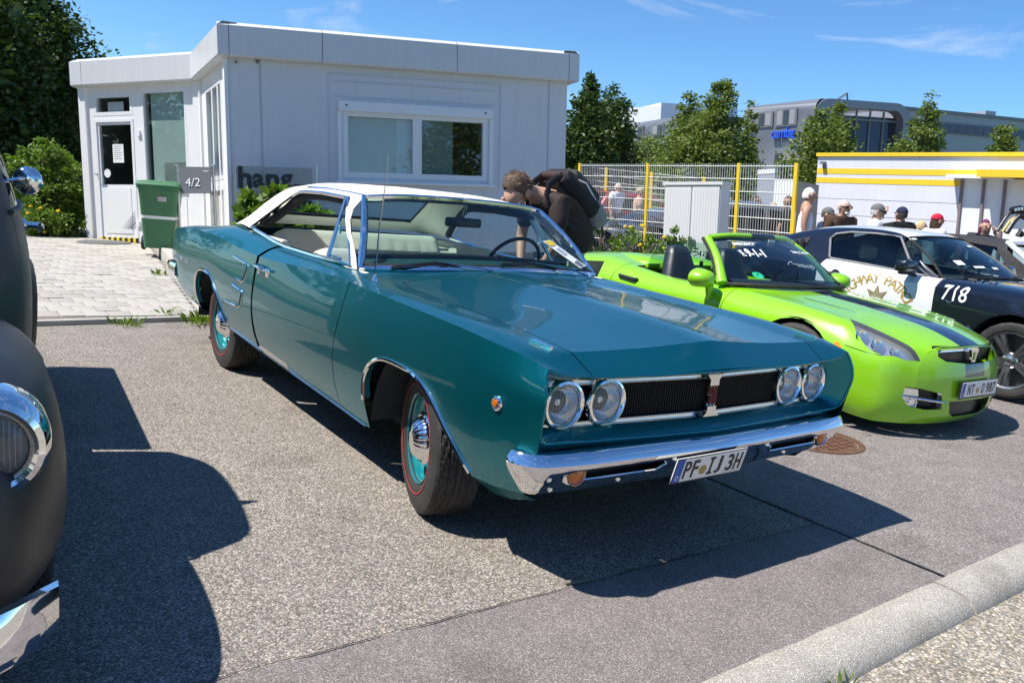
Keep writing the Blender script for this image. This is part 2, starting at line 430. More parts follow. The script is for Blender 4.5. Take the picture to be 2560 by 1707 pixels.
X['rust'] = simple('rusty_iron', (.17, .085, .055), .7, .4, var=.35, vscale=18, bmp=.5, bscale=150)
X['white'] = panelmat('white_panel', (.82, .82, .82), .40, .07)
X['whiteshade'] = panelmat('shade_toned_white', (.68, .70, .73), .55, .075)  # wall white lowered and blued: the long wall's shade put into its colour
X['fascia'] = panelmat('fascia_metal', (.64, .66, .68), .38, .08)
X['seam'] = simple('dark_seam', (.05, .05, .055), .7)
X['dirt'] = simple('grime', (.16, .15, .14), .85, var=.3, vscale=30)
X['frame'] = simple('window_frame', (.80, .81, .83), .32, var=.02, coat=.2)
X['glass'] = glass('window_glass', (.90, .94, .93), 1.6)
X['dark'] = simple('dark_interior', (.03, .033, .035), .8)
X['blind'] = simple('window_blind', (.50, .62, .59), .8, var=.08, vscale=3)
X['blindw'] = simple('pale_blind', (.66, .64, .57), .8, var=.06, vscale=2)
X['paper'] = simple('white_paper', (.78, .80, .78), .7)
X['chromedark'] = simple('dull_chrome', (.6, .6, .62), .2, 1.0)
X['steel'] = simple('brushed_steel', (.55, .56, .57), .28, 1.0, var=.05, vscale=20)
X['signgrey'] = simple('sign_grey', (.16, .17, .18), .4, var=.05)
X['black'] = simple('black_paint', (.012, .012, .014), .35, var=.1)
X['rubber'] = simple('black_rubber', (.022, .021, .02), .75, var=.25, vscale=14, bmp=.3, bscale=120)
X['tyre'] = simple('tyre_rubber', (.032, .030, .028), .72, var=.35, vscale=9, bmp=.25, bscale=90)
X['plastic'] = simple('black_plastic', (.018, .018, .02), .45, var=.1)
X['bin'] = simple('green_plastic', (.05, .17, .075), .5, var=.08, vscale=4, bmp=.1)
X['chrome'] = simple('chrome', (.86, .87, .88), .05, 1.0, var=.02, vscale=8, spec=.5)
X['alu'] = simple('bright_aluminium', (.72, .73, .74), .18, 1.0, var=.03, vscale=12)
X['teal'] = paint('teal_metallic', (.0, .20, .238), .86, .38, .25, .75)
X['lime'] = paint('lime_green', (.26, .60, .008), .0, .35, .0)
X['navy'] = paint('blue_black_stripe', (.007, .012, .026), .1, .3, .0)
X['police'] = paint('blue_black_paint', (.004, .007, .017), .2, .3, .1)
X['carwhite'] = paint('car_white', (.78, .78, .79), .0, .3, .0)
X['matte'] = simple('matte_black_primer', (.021, .0195, .0185), .42, var=.12, vscale=3, spec=.55)
X['vinyl'] = simple('cream_vinyl_roof', (.82, .79, .72), .5, var=.03, vscale=9, bmp=.12, bscale=260)
X['cream'] = simple('cream_upholstery', (.66, .62, .53), .45, var=.05, vscale=6)
X['leather'] = simple('dark_leather', (.02, .028, .034), .42, var=.15, vscale=7, bmp=.15, bscale=120)
X['carglass'] = glass('car_glass', (.70, .86, .84), 1.15)
X['tintglass'] = glass('tinted_car_glass', (.48, .60, .62), 1.2)
X['lens'] = glass('clear_lens', (.93, .95, .96), 1.2, body=.09, bodycol=(.80, .82, .85))
X['reflector'] = simple('lamp_reflector', (.86, .87, .88), .22, .85, var=.03)
X['amber'] = simple('amber_lens', (.55, .13, .005), .15, var=.1, coat=.6)
X['red'] = simple('red_stripe', (.40, .03, .035), .6)
X['yellow'] = simple('yellow_paint', (.80, .56, .03), .4, var=.05)
X['galv'] = simple('galvanised_wire', (.74, .74, .70), .45, .3, var=.08)
X['cab'] = simple('cabinet_paint', (.74, .73, .71), .5, var=.04, vscale=3)
X['platew'] = simple('plate_white', (.78, .78, .76), .35)
X['plateblue'] = simple('plate_blue', (.01, .09, .42), .4)
X['plateblack'] = simple('plate_black', (.012, .012, .014), .4)
X['gold'] = simple('gold_print', (.42, .28, .07), .4)
X['skin'] = simple('skin', (.50, .29, .20), .5, var=.1, vscale=12)
X['skin2'] = simple('tanned_skin', (.44, .25, .165), .5, var=.1, vscale=12)
X['redenam'] = simple('dull_red_enamel', (.30, .07, .07), .4)
X['flute'] = glass('moulded_glass', (.8, .82, .84), 1.2, body=.10, bodycol=(.75, .77, .79))
X['blindshade'] = simple('shade_toned_blind', (.20, .26, .24), .8, var=.1, vscale=3)  # window blind colour darkened to stand in for the dim room and reflections
# ------------------------------------------------------------------ ground, road, kerb, path
def sheet(name, pts, z, mat, sub=0):
    mb = MB(); mb.poly([(x, y, z) for x, y in pts]); o = mb.build(name, mat, None, 0); tag(o, kind='structure'); return o
KY = lambda x: -1.535+.0384*(x-.35)          # line of the kerb
sheet('ground', [(-700, -700), (700, -700), (700, 700), (-700, 700)], -.16, X['lawn'])
sheet('parking_lot', [(-45, KY(-45)), (60, KY(60)), (60, 60), (-45, 60)], 0, X['lot'])
sheet('road', [(-60, -45), (60, -45), (60, KY(60)-.04), (-60, KY(-60)-.04)], -.055, X['road'])
# finer resurfaced strip along the kerb and the greyer bay right of the joint; both with a ragged edge
def ragged(a, b, n, amp):
    a = np.array(a); b = np.array(b); o = []
    for i in range(n+1):
        q = a+(b-a)*i/n; o.append((q[0]+rng.normal(0, amp), q[1]+rng.normal(0, amp)))
    return o
sheet('asphalt_strip', ragged((-9, -.88), (.84, -.87), 120, .003)+[(.84, KY(.84)), (-9, KY(-9))], .004, X['strip'])
X['bay'] = asphalt('grey_asphalt', (.175, .163, .157), (.34, .315, .30), (1.04, .95, .9), 170, 1.0, .38)
sheet('asphalt_bay', [(30, KY(30)), (30, 3.2)]+[(.85, 3.2)]+[(.85, KY(.85))], .004, X['bay'])
mb = MB()
def tarline(pts, w, z):
    P = [Vector((x, y, 0)) for x, y in pts]; L = []; R = []
    for i, q in enumerate(P):
        t = (P[min(i+1, len(P)-1)]-P[max(i-1, 0)]).normalized(); n = Vector((-t.y, t.x, 0))*w*.5*(.6+.8*random.random())
        L.append((q.x+n.x, q.y+n.y, z)); R.append((q.x-n.x, q.y-n.y, z))
    mb.grid([L, R])
tarline(ragged((.85, 2.6), (.85, -1.50), 60, .004), .009, .009)
tarline(ragged((-9, -.88), (.84, -.87), 140, .003), .0045, .009)
tarline(ragged((.87, .9), (1.5, 1.0), 8, .01)+ragged((1.6, 1.0), (6.5, .72), 40, .02), .012, .0088)
tarline(ragged((1.25, -1.75), (2.9, -2.45), 30, .008), .03, -.051)
tag(mb.build('tar_joint', X['tar'], None, 0), kind='structure')
# kerb of long concrete stones with a rounded road edge
kerb = empty('kerb', (.35, -1.515, 0), math.atan(.0384), kind='structure')
prof = [(-1.5, -.15), (-1.5, .006), (-1.508, .012), (-1.56, .013), (-1.60, .011), (-1.632, .003), (-1.658, -.012), (-1.678, -.035), (-1.690, -.06), (-1.693, -.15)]
xs = [-4.2, -3.2, -2.2, -1.21, -.245, .75, 1.62, 2.6, 3.6, 4.6, 5.6, 6.6, 7.6]
for a, b in zip(xs[:-1], xs[1:]):
    m = MB(); dz = random.uniform(-.003, .003); dy = random.uniform(-.002, .002); G = []
    for k in range(9):
        x = a+.004+(b-a-.008)*k/8; e = .004 if k in (0, 8) else 0
        G.append([(x-.35, y+1.515+dy+random.uniform(-.0012, .0012)-(e if i == 1 else 0), z+dz-e+random.uniform(-.0012, .0012)) for i, (y, z) in enumerate(prof)])
    m.grid(G); n = len(prof)
    m.poly(G[0]); m.poly(G[-1][::-1]); m.build('kerb_stone', X['kerb'], kerb, 50)
# path of concrete pavers towards the pavilion door
SK = .148                                         # the path runs a little askew of the bays
def pth(s, y): return s+SK*(y-5.0)
path = empty('path', kind='structure')
m = MB(); m.prism([(pth(-3.1, 4.72), 4.72), (pth(-.47, 5.0), 5.0), (pth(-.47, 13.3), 13.3), (pth(-3.1, 13.3), 13.3)], lambda a, b: (a, b, -.02), (0, 0, .05)); m.build('path_bed', X['sand'], path, 0)
PM = []
for k in range(6):
    m = MB(); m.box((0, 0, 0), (.190, .262, .05), bev=.006); me = bpy.data.meshes.new('paver'); me.from_pydata(m.v, [], m.f); finish(me, 40)
    mt = simple('paver_tone', tuple(np.array((.41, .385, .345))*random.uniform(.88, 1.08)*np.array((1, random.uniform(.985, 1.01), random.uniform(.96, 1.02)))), .85, var=.10, vscale=5, bmp=.4, bscale=150, spec=.3)
    me.materials.append(mt); PM.append(me)
row = 0; y = 5.16
while y < 13.25:
    off = (row % 2)*.0985
    for c in range(10):
        s = -.57-c*.197-off
        if row == 0 and c > 8: continue
        if y > 12.2 and s > -.9 and False: continue
        o = bpy.data.objects.new('paver', random.choice(PM)); COL.objects.link(o); o.parent = path
        o.location = (pth(s, y), y, .012+random.uniform(-.003, .003)); o.rotation_euler = (random.uniform(-.008, .008), random.uniform(-.008, .008), random.uniform(-.01, .01))
    if row % 2: 
        o = bpy.data.objects.new('paver', random.choice(PM)); COL.objects.link(o); o.parent = path
        o.location = (pth(-.52, y), y, .012); o.scale = (.5, 1, 1)
    row += 1; y += .271
# edging stones: a low line along the grass, a taller upstand beside the gravel, one across the front
edg = empty('path_edging', kind='structure')
def edge(a, b, w, z0, z1, seg):
    a = np.array(a); b = np.array(b); L = np.linalg.norm(b-a); n = max(1, int(round(L/seg))); d = (b-a)/L
    for i in range(n):
        p0 = a+d*(L*i/n+.004); p1 = a+d*(L*(i+1)/n-.004); c = (p0+p1)/2
        mm = MB(); mm.box((c[0], c[1], (z0+z1)/2), (np.linalg.norm(p1-p0), w, z1-z0), math.atan2(d[1], d[0]), .008); mm.build('edging_stone', X['edging'], edg, 40)
edge((-.405, 5.0), (pth(-.405, 8.35), 8.35), .09, -.05, .06, 1.0)
edge((pth(-.36, 8.36), 8.36), (pth(-.36, 13.0), 13.0), .14, -.05, .20, 1.0)
edge((pth(-3.1, 4.66), 4.62), (-.35, 4.96), .07, -.05, .045, 1.0)
# grass strip and pale gravel bed beside the path
m = MB(); m.poly([(-.35, 4.95, .02), (3.5, 5.2, .02), (4.2, 8.4, .02), (pth(-.35, 8.35), 8.35, .02)]); tag(m.build('planting_soil', X['soil'], None, 0), kind='structure')
m = MB(); m.poly([(pth(-.30, 8.35), 8.35, .12), (4.2, 8.4, .12), (5.0, 12.8, .12), (pth(-.30, 13.2), 13.2, .12)]); tag(m.build('gravel_bed', X['gravel'], None, 0), kind='structure')
def scatter_quads(P, size, n, tilt=1.0, asp=2.2, upright=False, bend=.0):
    """n leaf-like blades at points P (array) -> verts, faces"""
    P = np.asarray(P); n = len(P)
    d = rng.normal(size=(n, 3)); d[:, 2] *= tilt
    if upright: d = np.stack([rng.normal(0, .35, n), rng.normal(0, .35, n), np.ones(n)], 1)
    d /= np.linalg.norm(d, axis=1)[:, None]
    q = rng.normal(size=(n, 3)); q -= d*(q*d).sum(1)[:, None]; q /= np.linalg.norm(q, axis=1)[:, None]
    L = (size*(.45+1.1*rng.random(n)))[:, None]; Wd = L/asp
    a = P; b = P+d*L*.5+q*Wd*.5; c = P+d*L; e = P+d*L*.5-q*Wd*.5
    nn = np.cross(d, q); b = b+nn*L*.08; e = e+nn*L*.08
    v = np.stack([a, b, c, e], 1).reshape(-1, 3)
    return v
def leaf_mesh(name, v, mat):
    n = len(v)//4; me = bpy.data.meshes.new(name)
    me.vertices.add(len(v)); me.vertices.foreach_set('co', v.ravel().astype(np.float32))
    me.loops.add(4*n); me.loops.foreach_set('vertex_index', np.arange(4*n, dtype=np.int32))
    me.polygons.add(n); me.polygons.foreach_set('loop_start', np.arange(0, 4*n, 4, dtype=np.int32)); me.polygons.foreach_set('loop_total', np.full(n, 4, np.int32))
    me.update(); me.validate(); me.shade_smooth(); me.materials.append(mat); return me
def patch_points(poly_fn, n, box):
    P = []
    while len(P) < n:
        x, y = random.uniform(box[0], box[1]), random.uniform(box[2], box[3])
        if poly_fn(x, y): P.append((x, y, 0))
    return np.array(P)
gp = patch_points(lambda x, y: pth(-.35, y) < x < pth(.6, y), 5200, (-.4, 1.9, 4.98, 8.3)); gp[:, 2] = .015
o = link('grass', leaf_mesh('grass', scatter_quads(gp, .11, 0, upright=True, asp=9), X['grass'])); tag(o, 'rough green grass and weeds beside the paver path', 'grass', kind='stuff')
gm = MB()
for k in range(700):
    y = random.uniform(8.4, 12.6); x = pth(-.25, y)+random.random()**1.6*1.5; r = random.uniform(.02, .045)
    gm.ell((x, y, .13), (r, r*random.uniform(.7, 1), r*.7), 5, 3, Matrix.Rotation(random.random()*6, 3, 'Z'))
for k in range(500):
    q = gnd(random.uniform(178, 216), random.uniform(573, 590)); r = random.uniform(.02, .05); gm.ell((q[0], q[1], .03), (r, r*.8, r*.7), 5, 3)
tag(gm.build('gravel_stones', X['gravel'], None, 30), 'pale loose gravel stones beside the path edging', 'gravel', kind='stuff')
def weed(c, r, n, h, label):
    P = np.array(c)+np.stack([rng.normal(0, r*.35, n), rng.normal(0, r*.35, n), rng.random(n)*.01], 1)
    v = scatter_quads(P, h, 0, upright=True, asp=4.2); v = v.reshape(-1, 4, 3)
    # splay outwards from the root
    for q in v:
        out = (q[0]-np.array(c))[:2]; out = out/(np.linalg.norm(out)+1e-6)
        for i, k in ((1, .5), (2, 1.0), (3, .5)): q[i, :2] += out*h*k*.8; q[i, 2] -= h*k*.25*(k > .7)
    v = v.reshape(-1, 3); o = link('weed', leaf_mesh('weed', v, X['grass'])); tag(o, label, 'weed', 'weeds in the paving joints')
weed((-.47, 4.80, 0), .26, 170, .085, 'leafy weed clump at the corner of the paver path by the car')
weed((-1.17, 4.72, 0), .2, 90, .06, 'small weed tuft in the front joint of the paver path')
weed((-.75, 5.1, .03), .08, 14, .07, 'tiny weed sprig growing between the pavers')
weed((-.12, 8.1, .03), .16, 60, .07, 'weed tuft at the foot of the taller edging stone')
weed((-.24, -1.735, -.055), .05, 22, .05, 'tiny green weed at a joint of the kerb')
# manhole cover: frame ring, lid with raised bars
mc = np.array([2.20, .10, 0])
mh = empty('manhole_cover', mc, 0, 'rusty round manhole cover between the teal and green cars', 'manhole cover')
m = MB(); m.lathe([(.33, 0), (.33, .010), (.29, .012), (.288, .003)], n=40); m.build('frame', X['rust'], mh)
m = MB(); m.lathe([(0, .006), (.28, .006), (.28, 0)], n=40)
for i in range(-5, 6):
    for j in range(-5, 6):
        x, y = i*.053+(j % 2)*.026, j*.053
        if x*x+y*y < .252**2: m.box((x, y, .009), (.04, .016, .007), (math.pi/4 if (i+j) % 2 else -math.pi/4))
m.build('lid', X['rust'], mh)
for (px, py), lab in (((2168, 1085), 'small scrap of litter lying beside the manhole cover'), ((540+905, 1455), 'thin dry twig lying at the edge of the car shadow')):
    g = gnd(px, py); m = MB(); m.box((0, 0, .006), (.12, .022, .008), .5, .003); o = m.build('litter', X['sand'], None); o.location = g; o.rotation_euler = (0, .05, -.6 if px < 2000 else .3); tag(o, lab, 'litter')
# ------------------------------------------------------------------ white pavilion
B0 = np.array([-.193, 13.403, 0.0])
def bl(a, b, h): return B0 + E1*a + E2*b + UP*h      # plan coordinates of the pavilion
FP = [np.array(q) for q in [(-.11, .015), (1.333, -2.2), (1.044, -4.73), (6.12, -6.20), (8.03, -.11), (1.5, 3.7)]]
def inset(P, d):
    out = []; n = len(P)
    for i in range(n):
        a, b, c = P[i-1], P[i], P[(i+1) % n]
        t0 = (b-a)/np.linalg.norm(b-a); t1 = (c-b)/np.linalg.norm(c-b)
        n0 = np.array([-t0[1], t0[0]]); n1 = np.array([-t1[1], t1[0]])
        A = np.array([t0, -t1]).T
        s = np.linalg.solve(A, (b+n1*d)-(a+n0*d)); out.append(a+n0*d+t0*s[0])
    return out
WP = inset(FP, .14)
pav = empty('pavilion', tuple(B0), 0, 'white single storey pavilion with flat roof and deep fascia', 'building')
pinv = Matrix.Translation(Vector(B0)).inverted()
def L3(q): q = np.asarray(q)-B0; return tuple(q)     # world -> child of the pavilion root
HF0, HF1 = 2.62, 3.07
def wall_panels(mb, A, B, h0, h1, ops, th, inward, f):
    """solid wall boxes round rectangular openings; A->B plan, ops (s0,s1,h0,h1)"""
    A = np.asarray(A); B = np.asarray(B); Ln = np.linalg.norm(B-A); d = (B-A)/Ln
    ss = sorted({0.0, Ln, *[q for o in ops for q in o[:2]]}); hs = sorted({h0, h1, *[q for o in ops for q in o[2:]]})
    for i in range(len(ss)-1):
        run = []
        for j in range(len(hs)-1):
            sm, hm = (ss[i]+ss[i+1])/2, (hs[j]+hs[j+1])/2
            if any(o[0] < sm < o[1] and o[2] < hm < o[3] for o in ops): run.append(None)
            else: run.append((hs[j], hs[j+1]))
        k = 0
        while k < len(run):
            if run[k] is None: k += 1; continue
            e = k
            while e+1 < len(run) and run[e+1] is not None: e += 1
            P = []
            for s, w in ((ss[i], 0), (ss[i+1], 0), (ss[i+1], th), (ss[i], th)):
                q = A+d*s+inward*w; P.append(q)
            lo = [f(q[0], q[1], run[k][0]) for q in P]; hi = [f(q[0], q[1], run[e][1]) for q in P]
            mb.add(lo+hi, [(3, 2, 1, 0), (4, 5, 6, 7)]+[(t, (t+1) % 4, 4+(t+1) % 4, 4+t) for t in range(4)])
            k = e+1
class Wall:
    def __init__(s, A, B, f3, inv=None):
        s.A = np.asarray(A, float); s.B = np.asarray(B, float); s.L = np.linalg.norm(s.B-s.A); s.d = (s.B-s.A)/s.L
        s.n = np.array([s.d[1], -s.d[0]]); s.f3 = f3; s.o = f3(*s.A, 0.0)
        s.d3 = np.array(f3(*(s.A+s.d), 0.0))-s.o; s.u3 = np.array(f3(*s.A, 1.0))-s.o
        s.n3 = np.array(f3(*(s.A+s.n), 0.0))-s.o
    def sh(s, u, v, off=0.0):                      # photo pixel -> (s,h) on the wall
        X3 = onplane(u, v, s.o+s.n3*off, s.n3)-s.o; return float(X3@s.d3), float(X3@s.u3)
    def pt(s, a, h, off=0.0): return s.o+s.d3*a+s.u3*h+s.n3*off
    def slab(s, mb, s0, s1, h0, h1, o0, o1):
        P = [s.pt(a, h, o) for o in (o0, o1) for a, h in ((s0, h0), (s1, h0), (s1, h1), (s0, h1))]
        mb.add([L3(q) for q in P], [(3, 2, 1, 0), (4, 5, 6, 7)]+[(t, (t+1) % 4, 4+(t+1) % 4, 4+t) for t in range(4)])
fl = lambda a, b, h: L3(bl(a, b, h))
fw = lambda a, b, h: bl(a, b, h)
WA = Wall(WP[0], WP[1], fw); WB = Wall(WP[1], WP[2], fw); WD = Wall(WP[2], WP[3], fw); WE = Wall(WP[3], WP[4], fw)
z6 = lambda u, v: (160+u*460/1568, 200+v*460/1568)
z7 = lambda u, v: (540+u*960/2352, 20+v*960/2352)
def rect(W, a, b, zf=z6, off=0.0):
    s0, h1 = W.sh(*zf(*a), off); s1, h0 = W.sh(*zf(*b), off); return [min(s0, s1), max(s0, s1), min(h0, h1), max(h0, h1)]
door = rect(WA, (255, 340), (640, 1345)); door[2] = -.02
tran = rect(WA, (240, 128), (615, 280)); tran[0], tran[1] = door[0], door[1]; tran[2] = door[3]+.06
big = rect(WA, (655, 110), (1062, 840)); big[2] = .92; big[3] = tran[3]+.02
low = [big[0], big[1], .02, big[2]-.08]
win = rect(WD, (775, 628), (1660, 1062), z7)
bwin = [.55, WB.L-.55, 1.0, 2.42]
def side_wall(name, W, ops, mat, h0=-.9):
    mb = MB(); wall_panels(mb, W.A, W.B, h0, HF0+.02, ops, .16, -W.n, fl); return mb.build(name, mat, pav, 0)
side_wall('wall', WA, [door, tran, big, low], X['white'])
side_wall('wall', WB, [bwin, [bwin[0], bwin[1], .02, .92]], X['white'])
wd_ = side_wall('wall', WD, [win], X['whiteshade'])
for a, b in ((3, 4), (4, 5), (5, 0)): side_wall('wall', Wall(WP[a], WP[b], fw), [], X['whiteshade'])
# corner posts, seams
for W_, a in ((WA, (-.02, .13, -.4, HF0, .002, .045)), (WA, (WA.L-.12, WA.L, -.4, HF0, .002, .04)), (WB, (.04, .16, -.9, HF0, .002, .035)), (WB, (WB.L-.1, WB.L+.03, -.9, HF0, .002, .05))):
    m = MB(); W_.slab(m, *a); m.build('corner_post', X['white'], pav, 0)
X['joint'] = simple('grey_joint', (.40, .42, .46), .6)
for s_ in (.42, 4.72):
    m = MB(); WD.slab(m, s_, s_+.012, -.9, HF0, .002, .006); m.build('wall_joint', X['joint'], pav, 0)
# floor, roof deck and parapet
m = MB(); m.prism([tuple(q) for q in WP], lambda a, b: fl(a, b, -.02), tuple(np.array(UP)*-.5)); m.build('floor_slab', X['edging'], pav, 0)
m = MB(); m.prism([tuple(q) for q in inset(FP, .03)], lambda a, b: fl(a, b, HF0+.005), tuple(UP*.03)); m.prism([tuple(q) for q in inset(FP, .25)], lambda a, b: fl(a, b, HF1-.12), tuple(UP*.04)); m.build('roof', X['white'], pav, 0)
# fascia built of separate sheet-metal panels with open joints
for i, cuts in ((0, [0, .1, 1]), (1, [0, 1]), (2, [0, .028, .262, .63, .968, 1]), (3, [0, .5, 1]), (4, [0, .5, 1]), (5, [0, .5, 1])):
    A, B = FP[i], FP[(i+1) % 6]; L_ = np.linalg.norm(B-A); d = (B-A)/L_; n = np.array([d[1], -d[0]])
    for c0, c1 in zip(cuts[:-1], cuts[1:]):
        a = A+d*(L_*c0+(.004 if c0 > 0 else 0)); b = A+d*(L_*c1-(.004 if c1 < 1 else 0)); G = []
        for q in (a, b): G.append([fl(*(q-n*.13), HF0), fl(*(q-n*.015), HF0+.002), fl(*q, HF0+.02), fl(*q, HF1-.05), fl(*(q-n*.075), HF1), fl(*(q-n*.26), HF1-.005), fl(*(q-n*.27), HF1-.13)])
        mm = MB(); mm.grid(G); mm.build('fascia_panel', X['fascia'], pav, 20)
def window(W, r, panes, depth=.07, fw_=.06, name='window', gl='glass', behind=None, fo=.0):
    """frame ring, pane(s) and optional blind; r in wall coordinates"""
    fr = MB(); s0, s1, h0, h1 = r
    WW = lambda *a: W.slab(fr, *a)
    WW(s0, s1, h0, h0+fw_, -depth, fo+.004); WW(s0, s1, h1-fw_, h1, -depth, fo+.004); WW(s0, s0+fw_, h0+fw_, h1-fw_, -depth, fo+.003); WW(s1-fw_, s1, h0+fw_, h1-fw_, -depth, fo+.003)
    edges_ = [s0+fw_]
    for p_ in panes:
        c = s0+(s1-s0)*p_; WW(c-fw_*.9, c+fw_*.9, h0+fw_, h1-fw_, -depth, fo+.001); edges_ += [c-fw_*.9, c+fw_*.9]
    edges_.append(s1-fw_)
    o = fr.build(name, X['frame'], pav, 0)
    for k in range(0, len(edges_), 2):
        g = MB(); W.slab(g, edges_[k]-.01, edges_[k+1]+.01, h0+fw_-.01, h1-fw_+.01, -depth*.62, -depth*.5); g.build('pane', X[gl], o, 0)
    if behind:
        for (a, b, c, d_, mt) in behind:
            g = MB(); W.slab(g, s0+(s1-s0)*a, s0+(s1-s0)*b, h0+(h1-h0)*c, h0+(h1-h0)*d_, -depth-.022, -depth-.012); g.build('blind', X[mt], o, 0)
    return o
wo_ = window(WA, tran, [], behind=[(.28, .68, .12, .66, 'paper')])
window(WA, big, [], fw_=.035, behind=[(.13, 1, 0, 1, 'blind'), (.38, 1, 0, .26, 'blindw')])
m = MB(); WA.slab(m, low[0], low[1], low[2], low[3], -.08, -.03); WA.slab(m, low[0]+.08, low[1]-.08, low[2]+.1, low[3]-.08, -.03, -.02); m.build('lower_panel', X['white'], pav, 0)
window(WB, bwin, [.42, .78], fw_=.06, behind=[(0, .42, 0, 1, 'blindw'), (.44, 1, .3, 1, 'blindw')])
window(WB, [bwin[0], bwin[1], .02, .92], [.42, .78], fw_=.07, gl='blindw')
# door with glazed upper half, closer plates, handle, decorative slashes
dr = MB(); s0, s1, h0, h1 = door; gd = rect(WA, (292, 388), (608, 893))
WA.slab(dr, s0, s1, h1-.05, h1, -.08, .01); WA.slab(dr, s0, s0+.05, h0, h1-.05, -.08, .009); WA.slab(dr, s1-.05, s1, h0, h1-.05, -.08, .009)
for a in ((s0+.055, s1-.055, h0+.03, gd[2]), (s0+.055, s1-.055, gd[3], h1-.055), (s0+.055, gd[0], gd[2], gd[3]), (gd[1], s1-.055, gd[2], gd[3])): WA.slab(dr, *a, -.06, -.012)
do = dr.build('door', X['frame'], pav, 0)
g = MB(); WA.slab(g, gd[0], gd[1], gd[2], gd[3], -.045, -.036); g.build('pane', X['glass'], do, 0)
g = MB(); WA.slab(g, s0+.14, s1-.14, h0+.14, gd[2]-.05, -.012, -.004); g.build('kick_panel', X['white'], do, 0)
g = MB(); q = rect(WA, (400, 548), (500, 705)); WA.slab(g, *q, -.034, -.031); g.build('notice', X['paper'], do, 0)
g = MB(); 
for i_ in range(7):
    hh = q[3]-.04-i_*.035; WA.slab(g, q[0]+.03, q[1]-.03-.02*(i_ % 3), hh, hh+.008, -.031, -.0305)
g.build('notice_print', X['signgrey'], do, 0)
c_ = WA.sh(*z6(358, 795)); g = MB(); g.lathe([(0, 0), (.075, 0)], L3(WA.pt(c_[0], c_[1], -.031)), WA.n3, 24); g.build('round_sticker', X['paper'], do, 0)
for i_ in range(4):                                   # slanted dark slashes on the kick panel
    pa = [z6(*q) for q in ((498+i_*21, 1268), (498+i_*21+[2, 4, 7, 16][i_], 1268), (624, 1098+i_*30+[3, 5, 9, 20][i_]), (624, 1092+i_*30))]
    g = MB(); P = [WA.sh(*q) for q in pa]; g.poly([L3(WA.pt(a, h, .002)) for a, h in P]); g.build('slash_decor', X['signgrey'], do, 0)
c_ = WA.sh(*z6(288, 830)); g = MB(); WA.slab(g, c_[0]-.02, c_[0]+.02, c_[1]-.12, c_[1]+.12, -.012, .0); g.tube([L3(WA.pt(c_[0], c_[1]+.05, .0)), L3(WA.pt(c_[0], c_[1]+.05, .06)), L3(WA.pt(c_[0]+.12, c_[1]+.05, .06))], .011, 8)
g.build('door_handle', X['chrome'], do)
for vv in (455, 1225):
    c_ = WA.sh(*z6(640, vv)); g = MB(); WA.slab(g, c_[0]-.03, c_[0]+.03, c_[1]-.05, c_[1]+.05, -.01, .03); g.build('hinge', X['frame'], do, 0)
# black and yellow warning tape on the threshold
n_ = 14
for i_ in range(n_):
    a = s0+(s1-s0)*i_/n_; g = MB(); WA.slab(g, a, a+(s1-s0)/n_-.001, -.03, .045, -.01, .012); g.build('threshold_tape', X['black'] if i_ % 2 else X['yellow'], pav, 0)
# large window of the long wall: roller-shutter box, guide rails, two sashes, trim
wr = win; 
win_o = window(WD, wr, [.5], depth=.09, fw_=.075, fo=.0, behind=[(.03, .36, 0, 1, 'blindw'), (.362, .47, 0, 1, 'paper'), (.53, .76, 0, 1, 'blindshade')])
m = MB(); sb = rect(WD, (755, 588), (1688, 655), z7); WD.slab(m, wr[0]-.06, wr[1]+.07, wr[3]-.01, wr[3]+.13, .0, .055); m.build('shutter_box', X['frame'], pav, 0)
m = MB(); WD.slab(m, wr[0]-.075, wr[0]-.02, wr[2]-.05, wr[3]-.012, .0, .03); WD.slab(m, wr[1]+.02, wr[1]+.085, wr[2]-.05, wr[3]-.012, .0, .03); WD.slab(m, wr[0]-.1, wr[1]+.11, wr[2]-.09, wr[2]-.052, .0, .06); m.build('window_surround', X['frame'], pav, 0)
m = MB()
for a_, b_, off in ((.20, .012, .003), (.13, .010, .004)):
    WD.slab(m, wr[0]-a_, wr[1]+a_, wr[3]+.50-.10*(a_ < .15), wr[3]+.50-.10*(a_ < .15)+b_, .002, off+.012)
WD.slab(m, wr[0]-.2, wr[0]-.19, wr[2]-.1, wr[3]+.5, .002, .014); WD.slab(m, wr[1]+.19, wr[1]+.2, wr[2]-.1, wr[3]+.5, .002, .014); WD.slab(m, wr[0]-.13, wr[1]+.13, wr[3]+.19, wr[3]+.2, .002, .014)
m.build('cover_strip', simple('cover_strip_grey', (.62, .65, .71), .5), pav, 0)
for s_ in (wr[0]+.05, wr[1]-.05):
    m = MB(); m.lathe([(0, .004), (.014, .004), (.014, 0)], L3(WD.pt(s_, wr[3]+.07, .055)), WD.n3, 10); m.build('shutter_knob', X['black'], pav)
for (u, v, r) in ((122, 333, .018), (252, 330, .022)):
    m = MB(); c_ = WD.sh(*z7(u, v)); m.lathe([(0, .03), (r, .03), (r, 0)], L3(WD.pt(*c_, .002)), WD.n3, 8); m.build('wall_fixing', X['dirt'], pav)
# hose of a vacuum cleaner standing inside behind the right sash
c_ = WD.sh(*z7(1530, 930)); cc = WD.pt(c_[0], c_[1], -.5); P = []
for k in range(26):
    a = k/25*4.9; P.append(L3(cc+WD.d3*(.24*math.cos(a+2.6))+WD.u3*(.09*math.sin(a+2.6)-.012*k+.05)+WD.n3*(.03*math.sin(a))))
m = MB(); m.tube(P, .026, 8); m.build('vacuum_hose', X['black'], pav)
